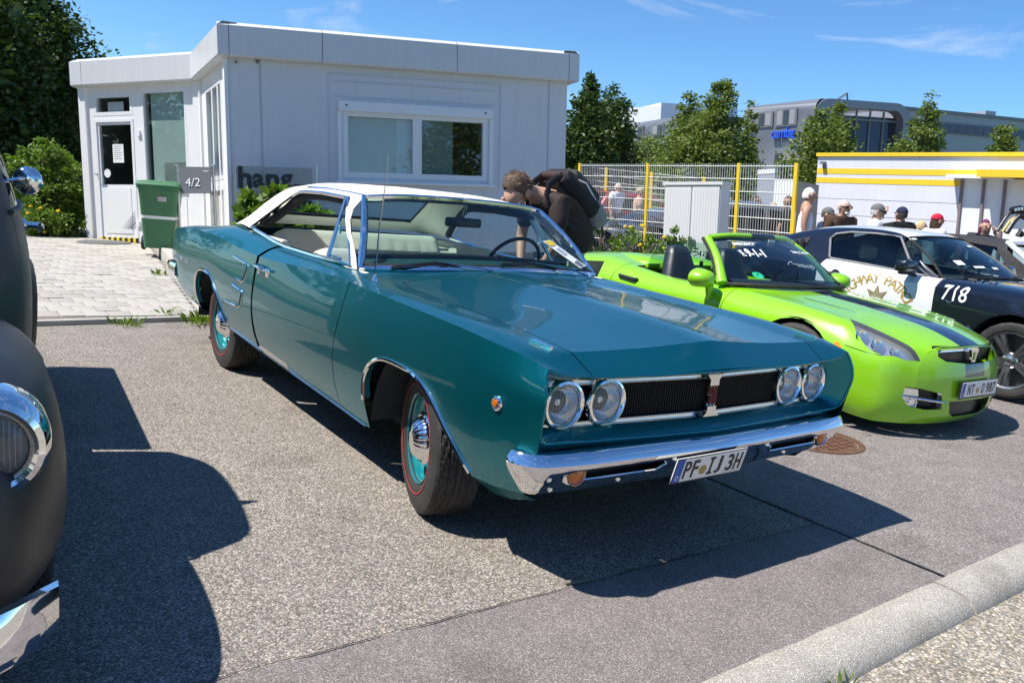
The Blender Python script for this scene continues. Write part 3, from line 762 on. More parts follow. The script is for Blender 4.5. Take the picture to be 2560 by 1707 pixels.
# paving mat and doorstop before the door
g = gnd(262, 609); o = MB(); o.lathe([(0, .022), (.30, .022), (.32, .012), (.32, 0)], n=28, sx=1.45); mt_ = o.build('doormat', simple('mat_fibre', (.13, .13, .13), .95, bmp=.8, bscale=200)); mt_.location = (g[0]-.05, g[1]-.25, .035); mt_.rotation_euler = (0, 0, .45); tag(mt_, 'dark oval doormat lying before the white door', 'doormat')
g = gnd(352, 609); o = MB(); o.box((0, 0, .05), (.14, .09, .08), .3, .02); d_ = o.build('doorstop_stone', simple('doorstop_brick', (.42, .30, .22), .9)); d_.location = (g[0], g[1], .03); tag(d_, 'small brick doorstop at the end of the paver path', 'stone')
# ------------------------------------------------------------------ teal hardtop coupe (front axle at the origin, nose towards -y)
from mathutils.bvhtree import BVHTree
teal = empty('teal_car', (0, 0, 0), 0, 'teal two-door hardtop car with cream roof, quad headlights and full chrome bumper', 'car')
def sec(ys, xs, zs):
    ys = ys if isinstance(ys, (list, tuple)) else [ys]*len(xs)
    return [(x, y, z) for x, y, z in zip(xs, ys, zs)]
TB = [
 [(.78,-.74,.31),(.862,-.76,.355),(.893,-.845,.46),(.901,-.876,.60),(.908,-.893,.72),(.884,-.856,.842),(.82,-.864,.822),(.70,-.866,.810),(.36,-.885,.803),(0,-.908,.812)],
 [(.80,-.60,.27),(.882,-.61,.335),(.922,-.66,.45),(.943,-.70,.60),(.940,-.715,.735),(.910,-.72,.869),(.84,-.745,.876),(.70,-.755,.873),(.36,-.77,.880),(0,-.79,.904)],
 sec(-.45, [.80,.90,.947,.968,.958,.934,.855,.705,.36,0], [.25,.33,.46,.61,.745,.893,.906,.899,.908,.936]),
 sec(0, [.80,.905,.950,.972,.958,.934,.855,.71,.37,0], [.24,.275,.44,.62,.76,.911,.926,.918,.931,.963]),
 sec(.45, [.80,.905,.950,.974,.958,.932,.85,.715,.38,0], [.235,.275,.43,.63,.78,.926,.944,.938,.957,.990]),
 sec(.80, [.80,.90,.948,.974,.957,.926,.84,.72,.38,0], [.235,.285,.42,.63,.79,.937,.962,.968,.985,1.0]),
 sec(1.25,[.80,.90,.948,.975,.957,.930,.855,.79,.4,0], [.24,.30,.43,.635,.80,.932,.966,.972,.97,.97]),
 sec(1.9, [.80,.90,.946,.974,.962,.944,.87,.79,.4,0], [.26,.325,.45,.64,.80,.916,.962,.982,.98,.98]),
 sec(2.4, [.80,.895,.942,.970,.958,.936,.87,.78,.4,0], [.28,.345,.46,.64,.81,.930,.985,1.015,1.02,1.02]),
 sec(2.97,[.80,.90,.94,.958,.952,.917,.855,.775,.4,0], [.30,.36,.47,.65,.82,.956,1.0,1.03,1.04,1.045]),
 sec(3.5, [.80,.90,.935,.948,.940,.905,.85,.74,.4,0], [.33,.39,.48,.65,.82,.952,.974,.988,.995,1.0]),
 sec(4.0, [.78,.88,.922,.932,.925,.898,.84,.72,.4,0], [.38,.43,.51,.65,.80,.929,.942,.95,.955,.957]),
 [(.76,4.12,.42),(.85,4.13,.46),(.895,4.17,.53),(.905,4.22,.65),(.90,4.24,.78),(.882,4.23,.905),(.82,4.235,.912),(.70,4.24,.916),(.4,4.25,.92),(0,4.255,.92)],
]
G = loft(TB, [3,5,7,6,5,6,8,6,7,6,6,4], [2,3,4,4,4,4,3,5,5], sharp=(1, 5), usharp=(1,))
bm = bm_grid(G); tb_bvh = BVHTree.FromBMesh(bm)
def surf(bvh, y, z, side=-1, out=0.0):
    h = bvh.ray_cast(Vector((side*3.0, y, z)), Vector((-side, 0, 0)))
    return (h[0].x + side*out) if h[0] else side*.93
def surfz(bvh, x, y, out=0.0):
    h = bvh.ray_cast(Vector((x, y, 3.0)), Vector((0, 0, -1))); return h[0].z+out if h[0] else 1.0
FA = [(.41,.20),(.405,.42),(.37,.54),(.27,.632),(.13,.662),(-.03,.66),(-.16,.632),(-.26,.575),(-.345,.497),(-.42,.415),(-.47,.345),(-.50,.20)]
RA = [(2.60,.20),(2.64,.40),(2.71,.52),(2.81,.615),(2.94,.675),(3.09,.695),(3.22,.68),(3.31,.635),(3.345,.55),(3.35,.42),(3.33,.20)]
for pl_ in (FA, RA):
    fs = cut(bm, pl_, (1, 2), lambda c: abs(c.x) > .6)
    bmesh.ops.delete(bm, geom=fs, context='FACES')
# cabin opening, panel gaps
cab_o = [(-.79,.86),(-.60,.80),(-.3,.765),(0,.755),(.3,.765),(.60,.80),(.79,.86),(.79,2.62),(.70,3.02),(-.70,3.02),(-.79,2.62)]
fs = cut(bm, cab_o, (0, 1), lambda c: c.z > .85); bmesh.ops.delete(bm, geom=fs, context='FACES')
low_y = lambda y: .262+.036*y
gaps = strip([(.665,.97),(.69,.80),(.735,.56),(.745,low_y(.745)+.03)], .007)+strip([(1.935,.99),(1.945,.90),(1.97,.62),(1.985,.37)], .007)
cutdel(bm, gaps, (1, 2), lambda c: abs(c.x) > .78)
for s_ in (-1, 1):
    cutdel(bm, strip([(s_*.665,-.93),(s_*.69,-.84),(s_*.70,-.76),(s_*.705,0),(s_*.715,.46),(s_*.70,.56),(s_*.60,.60),(s_*.3,.615),(0,.62)], .0045), (0, 1), lambda c: c.z > .7)
# separate the panels: hood, door, fender, quarter
def take(poly, ax, filt): return extract(bm, cut(bm, poly, ax, filt))
hood = take([(-.716,.47),(-.70,.56),(-.6,.60),(-.3,.615),(0,.62),(.3,.615),(.6,.60),(.70,.56),(.716,.47),(.706,0),(.701,-.76),(.69,-.84),(.66,-.96),(-.66,-.96),(-.69,-.84),(-.701,-.76),(-.706,0)], (0, 1), lambda c: c.z > .75)
bm_obj(hood, 'hood', X['teal'], teal, 24)
for s_ in (-1, 1):
    d_ = take([(.665,1.1),(.665,.97),(.69,.80),(.735,.56),(.745,low_y(.745)+.03),(1.985,.37),(1.97,.62),(1.945,.90),(1.935,1.1)], (1, 2), lambda c, s_=s_: c.x*s_ > .76 and c.z > .25)
    do_ = bm_obj(d_, 'door', X['teal'], teal, 24)
    if s_ < 0: door_r = do_
    f_ = take([(-1.2,.0),(.70,.0),(.745,.3),(.735,.56),(.69,.80),(.665,1.1),(-1.2,1.1)], (1, 2), lambda c, s_=s_: c.x*s_ > .60)
    bm_obj(f_, 'front_fender', X['teal'], teal, 24)
    q_ = take([(1.985,0),(4.5,0),(4.5,1.2),(1.9,1.2),(1.945,.90),(1.97,.62),(1.985,.37)], (1, 2), lambda c, s_=s_: c.x*s_ > .62)
    bm_obj(q_, 'rear_quarter', X['teal'], teal, 24)
def largest(b):
    left = set(b.faces); comps = []
    while left:
        st = [left.pop()]; c = [st[0]]
        while st:
            f = st.pop()
            for e in f.edges:
                for g in e.link_faces:
                    if g in left: left.discard(g); st.append(g); c.append(g)
        comps.append(c)
    comps.sort(key=len); bmesh.ops.delete(b, geom=[f for c in comps[:-1] for f in c], context='FACES')
dk = extract(bm, [f for f in bm.faces if f.calc_center_median().y > 1.5]); largest(dk); bm_obj(dk, 'rear_deck', X['teal'], teal, 24)
bm_obj(bm, 'cowl', X['teal'], teal, 24)
# nose: recessed grille opening, valance
def halfgrid(rows):
    R_ = []
    for r in rows:
        r = np.array(r, float); t = np.concatenate([[0], np.cumsum(np.linalg.norm(np.diff(r, axis=0), axis=1))]); q = hermite(r, t, dense(t, 3)); m_ = q.copy(); m_[:, 0] *= -1
        R_.append(np.concatenate([m_[::-1], q[1:]]))
    return np.array(R_)
OB = [(0,-.885,.55),(.45,-.865,.556),(.78,-.850,.565),(.885,-.862,.585),(.902,-.882,.66),(.906,-.893,.72),(.898,-.880,.79),(.882,-.858,.836),(.82,-.864,.818),(.70,-.866,.806),(.36,-.885,.798),(0,-.908,.803)]
OM = [(0,-.872,.567),(.45,-.85,.571),(.77,-.83,.578),(.868,-.83,.595),(.878,-.845,.66),(.880,-.85,.72),(.875,-.842,.775),(.860,-.83,.803),(.80,-.838,.795),(.69,-.842,.788),(.36,-.860,.785),(0,-.882,.787)]
OI = [(0,-.825,.594),(.45,-.805,.598),(.76,-.785,.602),(.828,-.775,.608),(.838,-.772,.65),(.840,-.772,.69),(.838,-.772,.74),(.824,-.776,.774),(.78,-.785,.780),(.66,-.79,.781),(.36,-.805,.782),(0,-.825,.784)]
m = MB(); m.grid(halfgrid([OB, OM, OI])); m.build('nose_recess', X['teal'], teal, 40)
m = MB(); m.tube([tuple(q) for q in halfgrid([OB])[0]], .006, 6); m.build('nose_edge', X['teal'], teal)
m = MB(); m.grid(halfgrid([[(0,-.885,.55),(.45,-.865,.556),(.78,-.850,.565),(.885,-.862,.585)], [(0,-.865,.52),(.45,-.845,.525),(.78,-.825,.53),(.87,-.825,.55)], [(0,-.80,.46),(.45,-.78,.46),(.80,-.76,.46),(.87,-.78,.46)]])); m.build('valance', X['teal'], teal, 40)
gy = lambda x, o=0: -.826+.046*min(1, abs(x)/.83)+o
m = MB(); m.grid([[(x, gy(x, .035), .60), (x, gy(x, .035), .785)] for x in np.linspace(-.85, .85, 21)]); m.build('grille_back', X['black'], teal)
m = MB()
for x in np.arange(-.46, .461, .0125): m.box((x, gy(x, .018), .69), (.0022, .012, .168))
for z in np.arange(.615, .77, .0125):
    for k in range(12):
        x0, x1 = -.47+.94*k/12, -.47+.94*(k+1)/12; m.tube([(x0, gy(x0, .016), z), (x1, gy(x1, .016), z)], .0012, 4, False)
o = m.build('grille_mesh', X['plastic'], teal); o['kind'] = 'stuff'
def bar(name, pts, w, h, mat, par, ang=40, up=(0, 0, 1)):
    """flat moulding of width w (along up) and depth h swept along a polyline"""
    P = [Vector(q) for q in pts]; G_ = []; upv = Vector(up)
    for i, q in enumerate(P):
        t = (P[min(i+1, len(P)-1)]-P[max(i-1, 0)]).normalized(); n = t.cross(upv).normalized(); b = n.cross(t).normalized()
        G_.append([q+b*(w/2)-n*0, q+b*(w*.38)+n*h*.8, q+b*w*.0+n*h, q-b*(w*.38)+n*h*.8, q-b*(w/2)])
    mb_ = MB(); mb_.grid(G_); return mb_.build(name, mat, par, ang)
XS = np.linspace(.835, -.835, 33)
bar('grille_trim', [(x, gy(x, -.004), .767) for x in XS], .022, .014, X['alu'], teal)
bar('grille_trim', [(x, gy(x, -.004), .608) for x in XS], .022, .014, X['alu'], teal)
for s_ in (-1, 1): bar('grille_trim', [(s_*.832, gy(.83, -.004), .61+.155*k/6) for k in range(7)], .016, .010, X['alu'], teal, up=(s_*1.0, 0, 0))
for za, zb in ((.775, .728), (.600, .642)):
    m = MB(); w0, w1 = .048, .026
    m.prism([(-w0, za), (w0, za), (w1, zb+(za-zb)*.55), (w1, zb), (-w1, zb), (-w1, zb+(za-zb)*.55)], lambda a, b: (a, gy(0, -.004), b), (0, -.018, 0)); m.build('grille_post', X['alu'], teal)
text('grille_emblem', '500', (.012, gy(0, -.006), .685), (1, 0, 0), (0, 0, 1), .080, X['redenam'], teal, .006, width=.042, bold=-.02)
text('grille_emblem', '500', (.012, gy(0, .0), .685), (1, 0, 0), (0, 0, 1), .092, X['alu'], teal, .005, width=.054, bold=.0)
for k in (-1, 1):
    for (hx, par) in ((.742, 0), (.546, 1)):
        x = k*hx; y = gy(hx, -.004); c = (x, y, .688)
        h_ = empty('headlight', c); h_.parent = teal; h_.location = c
        m = MB(); m.lathe([(.070, .004), (.074, .014), (.080, .019), (.089, .016), (.094, .002), (.094, -.02)], (0, 0, 0), (0, -1, 0), 40); m.build('bezel', X['chrome'], h_)
        m = MB(); m.lathe([(.0705, .006), (.0705, -.012), (.088, -.016)], (0, 0, 0), (0, -1, 0), 32); m.build('gasket', X['black'], h_)
        m = MB(); pr = [(0, .021), (.025, .020), (.045, .016), (.06, .0105), (.069, .004)]
        n_ = 40; L_ = []
        m.lathe(pr, (0, 0, 0), (0, -1, 0), 32); m.build('lens', X['lens'], h_)
        for i in range(-5, 6):                       # fluting moulded inside the lens
            w = i*.0115; zz = math.sqrt(max(.0, .064**2-w*w)); m = MB(); m.tube([(w, -.012+.02*(w/.066)**2, -zz*.55+(.01 if par else 0)), (w, -.016+.02*(w/.066)**2, zz*.12), (w, -.006, zz*.93)], .0022, 5, False)
            m.build('lens_flute', X['flute'], h_)
        m = MB(); m.lathe([(.069, .003), (.06, -.022), (.04, -.042), (.018, -.05), (.012, -.05), (.012, -.03), (0, -.028)], (0, 0, 0), (0, -1, 0), 28); m.build('reflector', X['reflector'], h_)
# bumper: two-plane section swept along a shallow V and wrapped round the corners
half = [(0, -.955), (.45, -.935), (.80, -.912), (.872, -.900), (.920, -.872), (.950, -.835), (.965, -.80), (.968, -.785)]
half = np.array(half); t = np.concatenate([[0], np.cumsum(np.linalg.norm(np.diff(half, axis=0), axis=1))]); hp = hermite(half, t, dense(t, [6, 6, 3, 3, 3, 3, 1]), breaks=(3,))
pp_ = np.concatenate([np.stack([-hp[::-1, 0], hp[::-1, 1]], 1), hp[1:]])
prf = [(.085, .532), (.045, .541), (.022, .538), (.008, .524), (-.002, .500), (.002, .488), (.016, .464), (.050, .420), (.084, .378), (.097, .367), (.115, .366)]
Gb = []
for i, q in enumerate(pp_):
    tq = pp_[min(i+1, len(pp_)-1)]-pp_[max(i-1, 0)]; tq /= np.linalg.norm(tq); n = np.array([-tq[1], tq[0]])
    e = 1.0
    Gb.append([(q[0]+n[0]*d, q[1]+n[1]*d, .455+(z-.455)*e) for d, z in prf])
bb = bm_grid(np.array(Gb)); bump_bvh = BVHTree.FromBMesh(bb)
for s_ in (-1, 1):
    cutdel(bb, [[(s_*.69, .475), (s_*.335, .475), (s_*.315, .462), (s_*.345, .432), (s_*.69, .432)], [(s_*.69, .432), (s_*.69, .475), (s_*.745, .475), (s_*.775, .462), (s_*.78, .45), (s_*.77, .436), (s_*.745, .43)]], (0, 2), lambda c: c.y < -.8)
bump_o = bm_obj(bb, 'front_bumper', X['chrome'], teal, 28)
def bump_y(x, z, out=0): 
    h = bump_bvh.ray_cast(Vector((x, -3, z)), Vector((0, 1, 0))); return (h[0].y if h[0] else -.9)-out
for s_ in (-1, 1):
    m = MB(); m.box((s_*.55, -.83, .455), (.56, .05, .075)); m.build('bumper_slot', X['black'], bump_o)
    m = MB(); P = [(s_*.735, bump_y(s_*.735, .428, .003), .428), (s_*.62, bump_y(s_*.62, .428, .003), .429), (s_*.345, bump_y(s_*.345, .43, .003), .431), (s_*.312, bump_y(s_*.312, .463, .003), .462)]
    m.tube(P, .005, 6); m.build('slot_trim', X['chrome'], bump_o)
    m = MB(); m.lathe([(0, .018), (.022, .016), (.033, .008), (.036, 0)], (s_*.735, bump_y(s_*.80, .455)+.004, .455), (0, -1, 0), 20, sx=1.05); m.build('turn_signal', X['amber'], bump_o)
    m = MB(); m.lathe([(.036, .0), (.042, .012), (.047, .0), (.047, -.02)], (s_*.735, bump_y(s_*.80, .455)+.004, .455), (0, -1, 0), 24, sx=1.05); m.build('signal_bezel', X['chrome'], bump_o)
    for (x, z) in ((.84, .445), (.50, .400), (.28, .478), (.86, .395), (.80, .39)):
        m = MB(); m.lathe([(0, .006), (.007, .005), (.011, 0)], (s_*x, bump_y(s_*x, z), z), (0, -1, 0), 10); m.build('bumper_bolt', X['chrome'], bump_o)
# licence plate tilted under the bumper
pc = Vector((-.108, -.967, .442)); pt_ = rad(14)
pn = empty('licence_plate', pc); pn.parent = teal; pn.location = pc; pn.rotation_euler = (pt_*1.0, 0, rad(1.5))
m = MB(); m.box((0, 0, 0), (.42, .006, .11), bev=.002); m.build('plate', X['platew'], pn)
m = MB()
for a in ((0, .0535, .42, .003), (0, -.0535, .42, .003)): m.box((a[0], -.0035, a[1]), (a[2], .003, a[3]))
for a in (-.2085, .2085): m.box((a, -.0035, 0), (.003, .003, .104))
m.build('plate_rim', X['plateblack'], pn)
m = MB(); m.box((-.186, -.0036, 0), (.04, .002, .102)); m.build('euro_band', X['plateblue'], pn)
text('plate_lettering', 'D', (-.186, -.005, -.03), (1, 0, 0), (0, 0, 1), .02, X['platew'], pn, .0004)
for ch, x_, w_ in (('P', -.137, .036), ('F', -.092, .034), ('I', .002, .03), ('J', .048, .034), ('3', .118, .038), ('H', .168, .038)):
    if ch == 'I':
        m = MB(); m.box((x_, -.0045, 0), (.010, .0016, .076)); m.box((x_, -.0045, .034), (.03, .0016, .009)); m.box((x_, -.0045, -.034), (.03, .0016, .009)); m.build('plate_lettering', X['plateblack'], pn, 0)
    else: text('plate_lettering', ch, (x_, -.0045, 0), (1, 0, 0), (0, 0, 1), .076, X['plateblack'], pn, .0008, width=w_, bold=.012)
m = MB(); m.lathe([(0, .0015), (.021, .0015), (.021, 0)], (-.043, -.003, -.012), (0, -1, 0), 16); m.build('plate_seal', X['gold'], pn)
# greenhouse
TG = [
 [(.80,.875,.972),(.622,1.245,1.322),(.598,1.24,1.342),(.40,1.175,1.362),(0,1.135,1.372)],
 [(.80,1.00,.970),(.632,1.40,1.322),(.604,1.40,1.350),(.40,1.36,1.378),(0,1.34,1.390)],
 sec([1.45,1.75,1.75,1.75,1.75], [.80,.634,.604,.42,0], [.973,1.330,1.360,1.392,1.404]),
 sec([2.0,2.10,2.10,2.10,2.10], [.80,.632,.602,.42,0], [.99,1.324,1.356,1.392,1.405]),
 sec([2.35,2.40,2.42,2.42,2.42], [.795,.645,.605,.42,0], [1.015,1.262,1.330,1.366,1.378]),
 sec([2.62,2.68,2.70,2.70,2.70], [.785,.68,.625,.44,0], [1.042,1.17,1.245,1.278,1.290]),
 sec([2.85,2.88,2.89,2.90,2.90], [.775,.715,.67,.48,0], [1.055,1.105,1.142,1.165,1.175]),
 sec([3.02,3.03,3.03,3.03,3.03], [.765,.74,.70,.5,0], [1.04,1.05,1.058,1.06,1.066]),
]
G = loft(TG, [4, 6, 6, 5, 4, 4, 3], [6, 2, 4, 5], sharp=(2,))
gb = bm_grid(G); gh_bvh = BVHTree.FromBMesh(gb)
WPOLY = [(.952,.985),(1.385,1.318),(1.75,1.328),(2.05,1.322),(2.12,1.315),(2.20,1.285),(2.58,1.065),(2.60,1.05),(2.55,1.043),(2.09,1.0),(1.87,.987),(1.45,.982)]
for s_ in (-1, 1):
    cutdel(gb, [[(.952,.985),(1.385,1.318),(1.75,1.328),(1.75,.9835)], [(1.75,.9835),(1.75,1.328),(2.05,1.322),(2.12,1.315),(2.12,1.003)], [(2.12,1.003),(2.12,1.315),(2.20,1.285),(2.58,1.065),(2.60,1.05),(2.55,1.043)]], (1, 2), lambda c, s_=s_: c.x*s_ > .5)
bk = extract(gb, cut(gb, [(-.54,2.50),(.54,2.50),(.60,2.93),(-.60,2.93)], (0, 1), lambda c: c.z > 1.05))
bm_obj(bk, 'rear_window', X['carglass'], teal, 40)
roof_o = bm_obj(gb, 'roof', X['vinyl'], teal, 40)
m = MB(); m.tube([(-.54,2.50,1.352),(.54,2.50,1.352),(.60,2.93,1.146),(-.60,2.93,1.146)], .012, 6, closed=True); m.build('rear_window_gasket', X['black'], teal)
# chrome round the side windows
for s_ in (-1, 1):
    P = [(surf(gh_bvh, y, z, s_, .004), y, z) for y, z in WPOLY+[WPOLY[0]]]
    dn = []
    for a, b in zip(P[:-1], P[1:]):
        for k in range(4): dn.append([a[i]+(b[i]-a[i])*k/4 for i in range(3)])
    m = MB(); m.tube(dn, .013, 6, closed=True); m.build('window_trim', X['chrome'], roof_o)
    P = [((abs(surf(gh_bvh, y, z, s_))-.040)*s_, y, z) for y, z in [(1.36,1.285),(1.42,1.300),(1.75,1.310),(2.02,1.304),(2.12,1.292),(2.22,1.245),(2.38,1.155),(2.52,1.075)]]
    m = MB(); m.tube(P, .026, 8); m.build('window_seal', X['rubber'], roof_o)
    # drip rail
    P = [(s_*(.606+(.006 if k > 1 else 0)), y, z) for k, (y, z) in enumerate([(1.25,1.342),(1.40,1.349),(1.75,1.358),(2.05,1.354)])]
    m = MB(); m.tube(P, .008, 6); m.build('drip_rail', X['chrome'], roof_o)
    # vent window post and pane
    a = ((surf(gh_bvh, 1.27, .985, s_)), 1.27, .985); b = (surf(gh_bvh, 1.415, 1.312, s_), 1.415, 1.312); c = (surf(gh_bvh, .985, .985, s_), .985, .985)
    m = MB(); m.tube([a, b], .012, 6); m.build('vent_window_post', X['chrome'], teal)
    m = MB(); m.poly([a, b, c]); m.build('vent_window', X['carglass'], teal, 0)
    m = MB(); m.tube([(s_*.775, 1.28, 1.0), (s_*.765, 1.24, 1.0), (s_*.765, 1.16, .995)], .007, 6); m.tube([(s_*.70, 1.335, 1.12), (s_*.69, 1.34, 1.155), (s_*.705, 1.342, 1.17), (s_*.71, 1.34, 1.13)], .006, 6); m.build('vent_latch', X['chrome'], teal)
# windscreen with chrome surround
WB_ = np.array([(.785,.868,.978),(.60,.805,.985),(.3,.772,.995),(0,.762,.998)]); WT_ = np.array([(.612,1.240,1.328),(.45,1.190,1.348),(.22,1.150,1.357),(0,1.138,1.360)])
def arc(Pts, n):
    t = np.concatenate([[0], np.cumsum(np.linalg.norm(np.diff(Pts, axis=0), axis=1))]); q = hermite(Pts, t, np.linspace(0, t[-1], n)); m_ = q.copy(); m_[:, 0] *= -1
    return np.concatenate([q, m_[::-1][1:]])
wb, wt = arc(WB_, 12), arc(WT_, 12); rows = []
for k in range(9):
    f_ = k/8; q = wb*(1-f_)+wt*f_; q[:, 1] -= .02*math.sin(math.pi*f_); q[:, 2] += .018*math.sin(math.pi*f_); rows.append(q)
m = MB(); m.grid(rows); m.build('windscreen', X['carglass'], teal, 60)
ringp = [tuple(q) for q in rows[0]]+[tuple(r[-1]) for r in rows[1:-1]]+[tuple(q) for q in rows[-1][::-1]]+[tuple(r[0]) for r in rows[-2:0:-1]]
m = MB(); m.tube(ringp, .019, 8, closed=True); m.build('windscreen_trim', X['chrome'], teal)
inn = [tuple(np.array(q)*[.975, 1, 1]+[0, .018, -.012 if q[2] > 1.3 else .016 if q[2] < 1.02 else 0]) for q in ringp]
m = MB(); m.tube(inn, .014, 6, closed=True); m.build('windscreen_seal', X['rubber'], teal)
# cabin: dash, seats, wheel, mirror, trim
CAB = np.array([.66, .62, .53])
m = MB(); P = []
for x in np.linspace(-.72, .72, 25):
    k = (x/.72)**2; P.append([(x, .80+.09*k, .93), (x, .90+.08*k, 1.0), (x, 1.0+.04*k, 1.03-.02*k), (x, 1.07+.03*k, 1.02-.02*k), (x, 1.08+.03*k, .93), (x, 1.04, .80), (x, 1.02, .62)])
m.grid(P); m.build('dashboard', simple('dash_teal', (.012, .055, .062), .5), teal, 50)
m = MB(); m.tube([(x, 1.06+.03*(x/.72)**2, 1.03-.02*(x/.72)**2) for x in np.linspace(-.72, .72, 13)], .022, 8); m.build('dash_pad', X['black'], teal)
def bench(name, y0, y1, z0, z1, zt, w, lean, cush):
    """back with pleated centre field and a cushion"""
    r = empty(name); r.parent = teal
    G_ = []
    N = 150
    for i in range(N+1):
        x = -w/2+w*i/N; u = abs(x)/(w/2); ed = max(0, (u-.86)/.14)
        pl = .007*abs(math.sin(x/.055*math.pi*.5)) if (.12 < u < .80) else .007
        row = []
        for j in range(13):
            f_ = j/12; z = z0+(zt-z0)*f_-.05*ed**2*(f_ > .5); bul = .035*math.sin(math.pi*min(1, f_*1.02))
            row.append((x, y0+lean*f_-bul-(pl if .1 < f_ < .9 else 0)+.05*ed**2, z))
        row += [(x, y0+lean+.03, zt+.008-.05*ed**2), (x, y0+lean+.09, zt-.005-.05*ed**2), (x, y0+lean+.13, zt-.06), (x, y0+.13, z0)]
        G_.append(row)
    mb_ = MB(); mb_.grid(G_); mb_.poly(G_[0]); mb_.poly(G_[-1]); mb_.build('backrest', X['cream'], r, 70)
    mb_ = MB(); mb_.box((0, y0-cush/2+.02, z0-.02), (w, cush, .17), bev=.05); mb_.build('cushion', X['cream'], r, 50)
    return r
bench('rear_seat', 2.33, 2.5, .66, .9, 1.05, 1.30, .17, .5)
bench('front_seat', 1.56, 1.75, .58, .9, .997, 1.40, .13, .5)
m = MB(); m.box((0, 2.72, .965), (1.40, .50, .02)); m.build('parcel_shelf', X['cream'], teal)
for s_ in (-1, 1):
    m = MB(); m.box((s_*.785, 1.45, .75), (.045, 1.35, .44), bev=.02); m.build('door_trim', X['cream'], teal)
    m = MB(); m.box((s_*.768, 2.42, .82), (.045, .85, .40), bev=.02); m.build('quarter_trim', X['cream'], teal)
sw = empty('steering_wheel', (.40, 1.20, 1.0)); sw.parent = teal; sw.location = (.40, 1.20, .99); sw.rotation_euler = (rad(-62), 0, 0)
m = MB(); m.tube([(.195*math.cos(a), .195*math.sin(a), 0) for a in np.linspace(0, 2*math.pi, 33)[:-1]], .0115, 8, closed=True); m.build('rim', X['plastic'], sw)
m = MB(); m.box((0, 0, -.02), (.36, .04, .015), bev=.005); m.lathe([(0, .0), (.05, -.005), (.06, -.03)], n=16); m.build('spokes', X['alu'], sw)
m = MB(); m.cyl((0, 0, -.02), (0, 0, -.35), .03); m.build('column', X['plastic'], sw)
rm = empty('rear_view_mirror'); rm.parent = teal; rm.location = (.02, 1.20, 1.232)
m = MB(); m.box((0, 0, 0), (.245, .03, .055), bev=.014); m.build('mirror_head', X['plastic'], rm)
m = MB(); m.cyl((0, .01, .02), (.0, -.03, .135), .007); m.build('mirror_stem', X['chrome'], rm)
m = MB(); m.box((0, 1.8, .30), (1.5, 3.6, .03)); m.box((0, 1.7, .42), (1.44, 2.0, .03)); m.box((0, .62, .62), (1.4, .03, .62)); m.box((0, 2.95, .66), (1.4, .03, .62)); m.box((0, -.2, .36), (1.1, 1.1, .03)); m.build('underbody', X['dark'], teal)
for s_ in (-1, 1):
    for yc in (-.03, 2.98):
        m = MB(); m.lathe([(.44, .0), (.44, .33), (0, .33)], (s_*.90, yc, .31), (-s_, 0, 0), 20, 0, math.pi, xdir=(0, -s_, 0))
        m.build('wheel_well', X['dark'], teal)
# wheels
def tyre_mesh(R, W_, rim, tread=True, seed=1, n=144, grooves=4, lug=60):
    """tyre section revolved about x; the tread band is grooved into blocks"""
    prof_ = []
    hw = W_/2; sh = .022
    side = [(-hw*.80, rim), (-hw*.97, rim+(R-rim)*.18), (-hw*1.02, rim+(R-rim)*.45), (-hw*.99, rim+(R-rim)*.72), (-hw*.90, R-.012), (-hw*.80, R-.004)]
    tr = []; K = 26
    for k in range(K+1): tr.append((-hw*.78+2*hw*.78*k/K, R))
    full = side+tr+[(-x, r) for x, r in side[::-1]]
    v = []; L_ = len(full); ns = len(side)
    for i in range(n):
        a = 2*math.pi*i/n
        for j, (x, r) in enumerate(full):
            rr = r
            if tread and ns <= j < ns+K+1:
                u = x/(hw*.78); cr_ = 1-.010*u*u
                rr = r*1.0-(.004*u*u)
                g_ = min(abs(u-c) for c in (-.55, -.18, .18, .55)) < .04
                ph = (i/n*lug+abs(u)*1.6+(.5 if u > 0 else 0)) % 1.0
                zig = ph < .22 and abs(u) > .12
                if g_ or zig: rr -= .008
            elif tread and j in (ns-1, ns+K+1, ns-2, ns+K+2):
                ph = (i/n*lug+1.6+(.5 if x > 0 else 0)) % 1.0
                if ph < .22: rr -= .004
            v.append((x, rr*math.cos(a), rr*math.sin(a)))
    f = [(i*L_+j, ((i+1) % n)*L_+j, ((i+1) % n)*L_+j+1, i*L_+j+1) for i in range(n) for j in range(L_-1)]
    me = bpy.data.meshes.new('tyre'); me.from_pydata(v, [], f); finish(me, 28); me.materials.append(X['tyre']); return me
T_ty = tyre_mesh(.333, .215, .19)
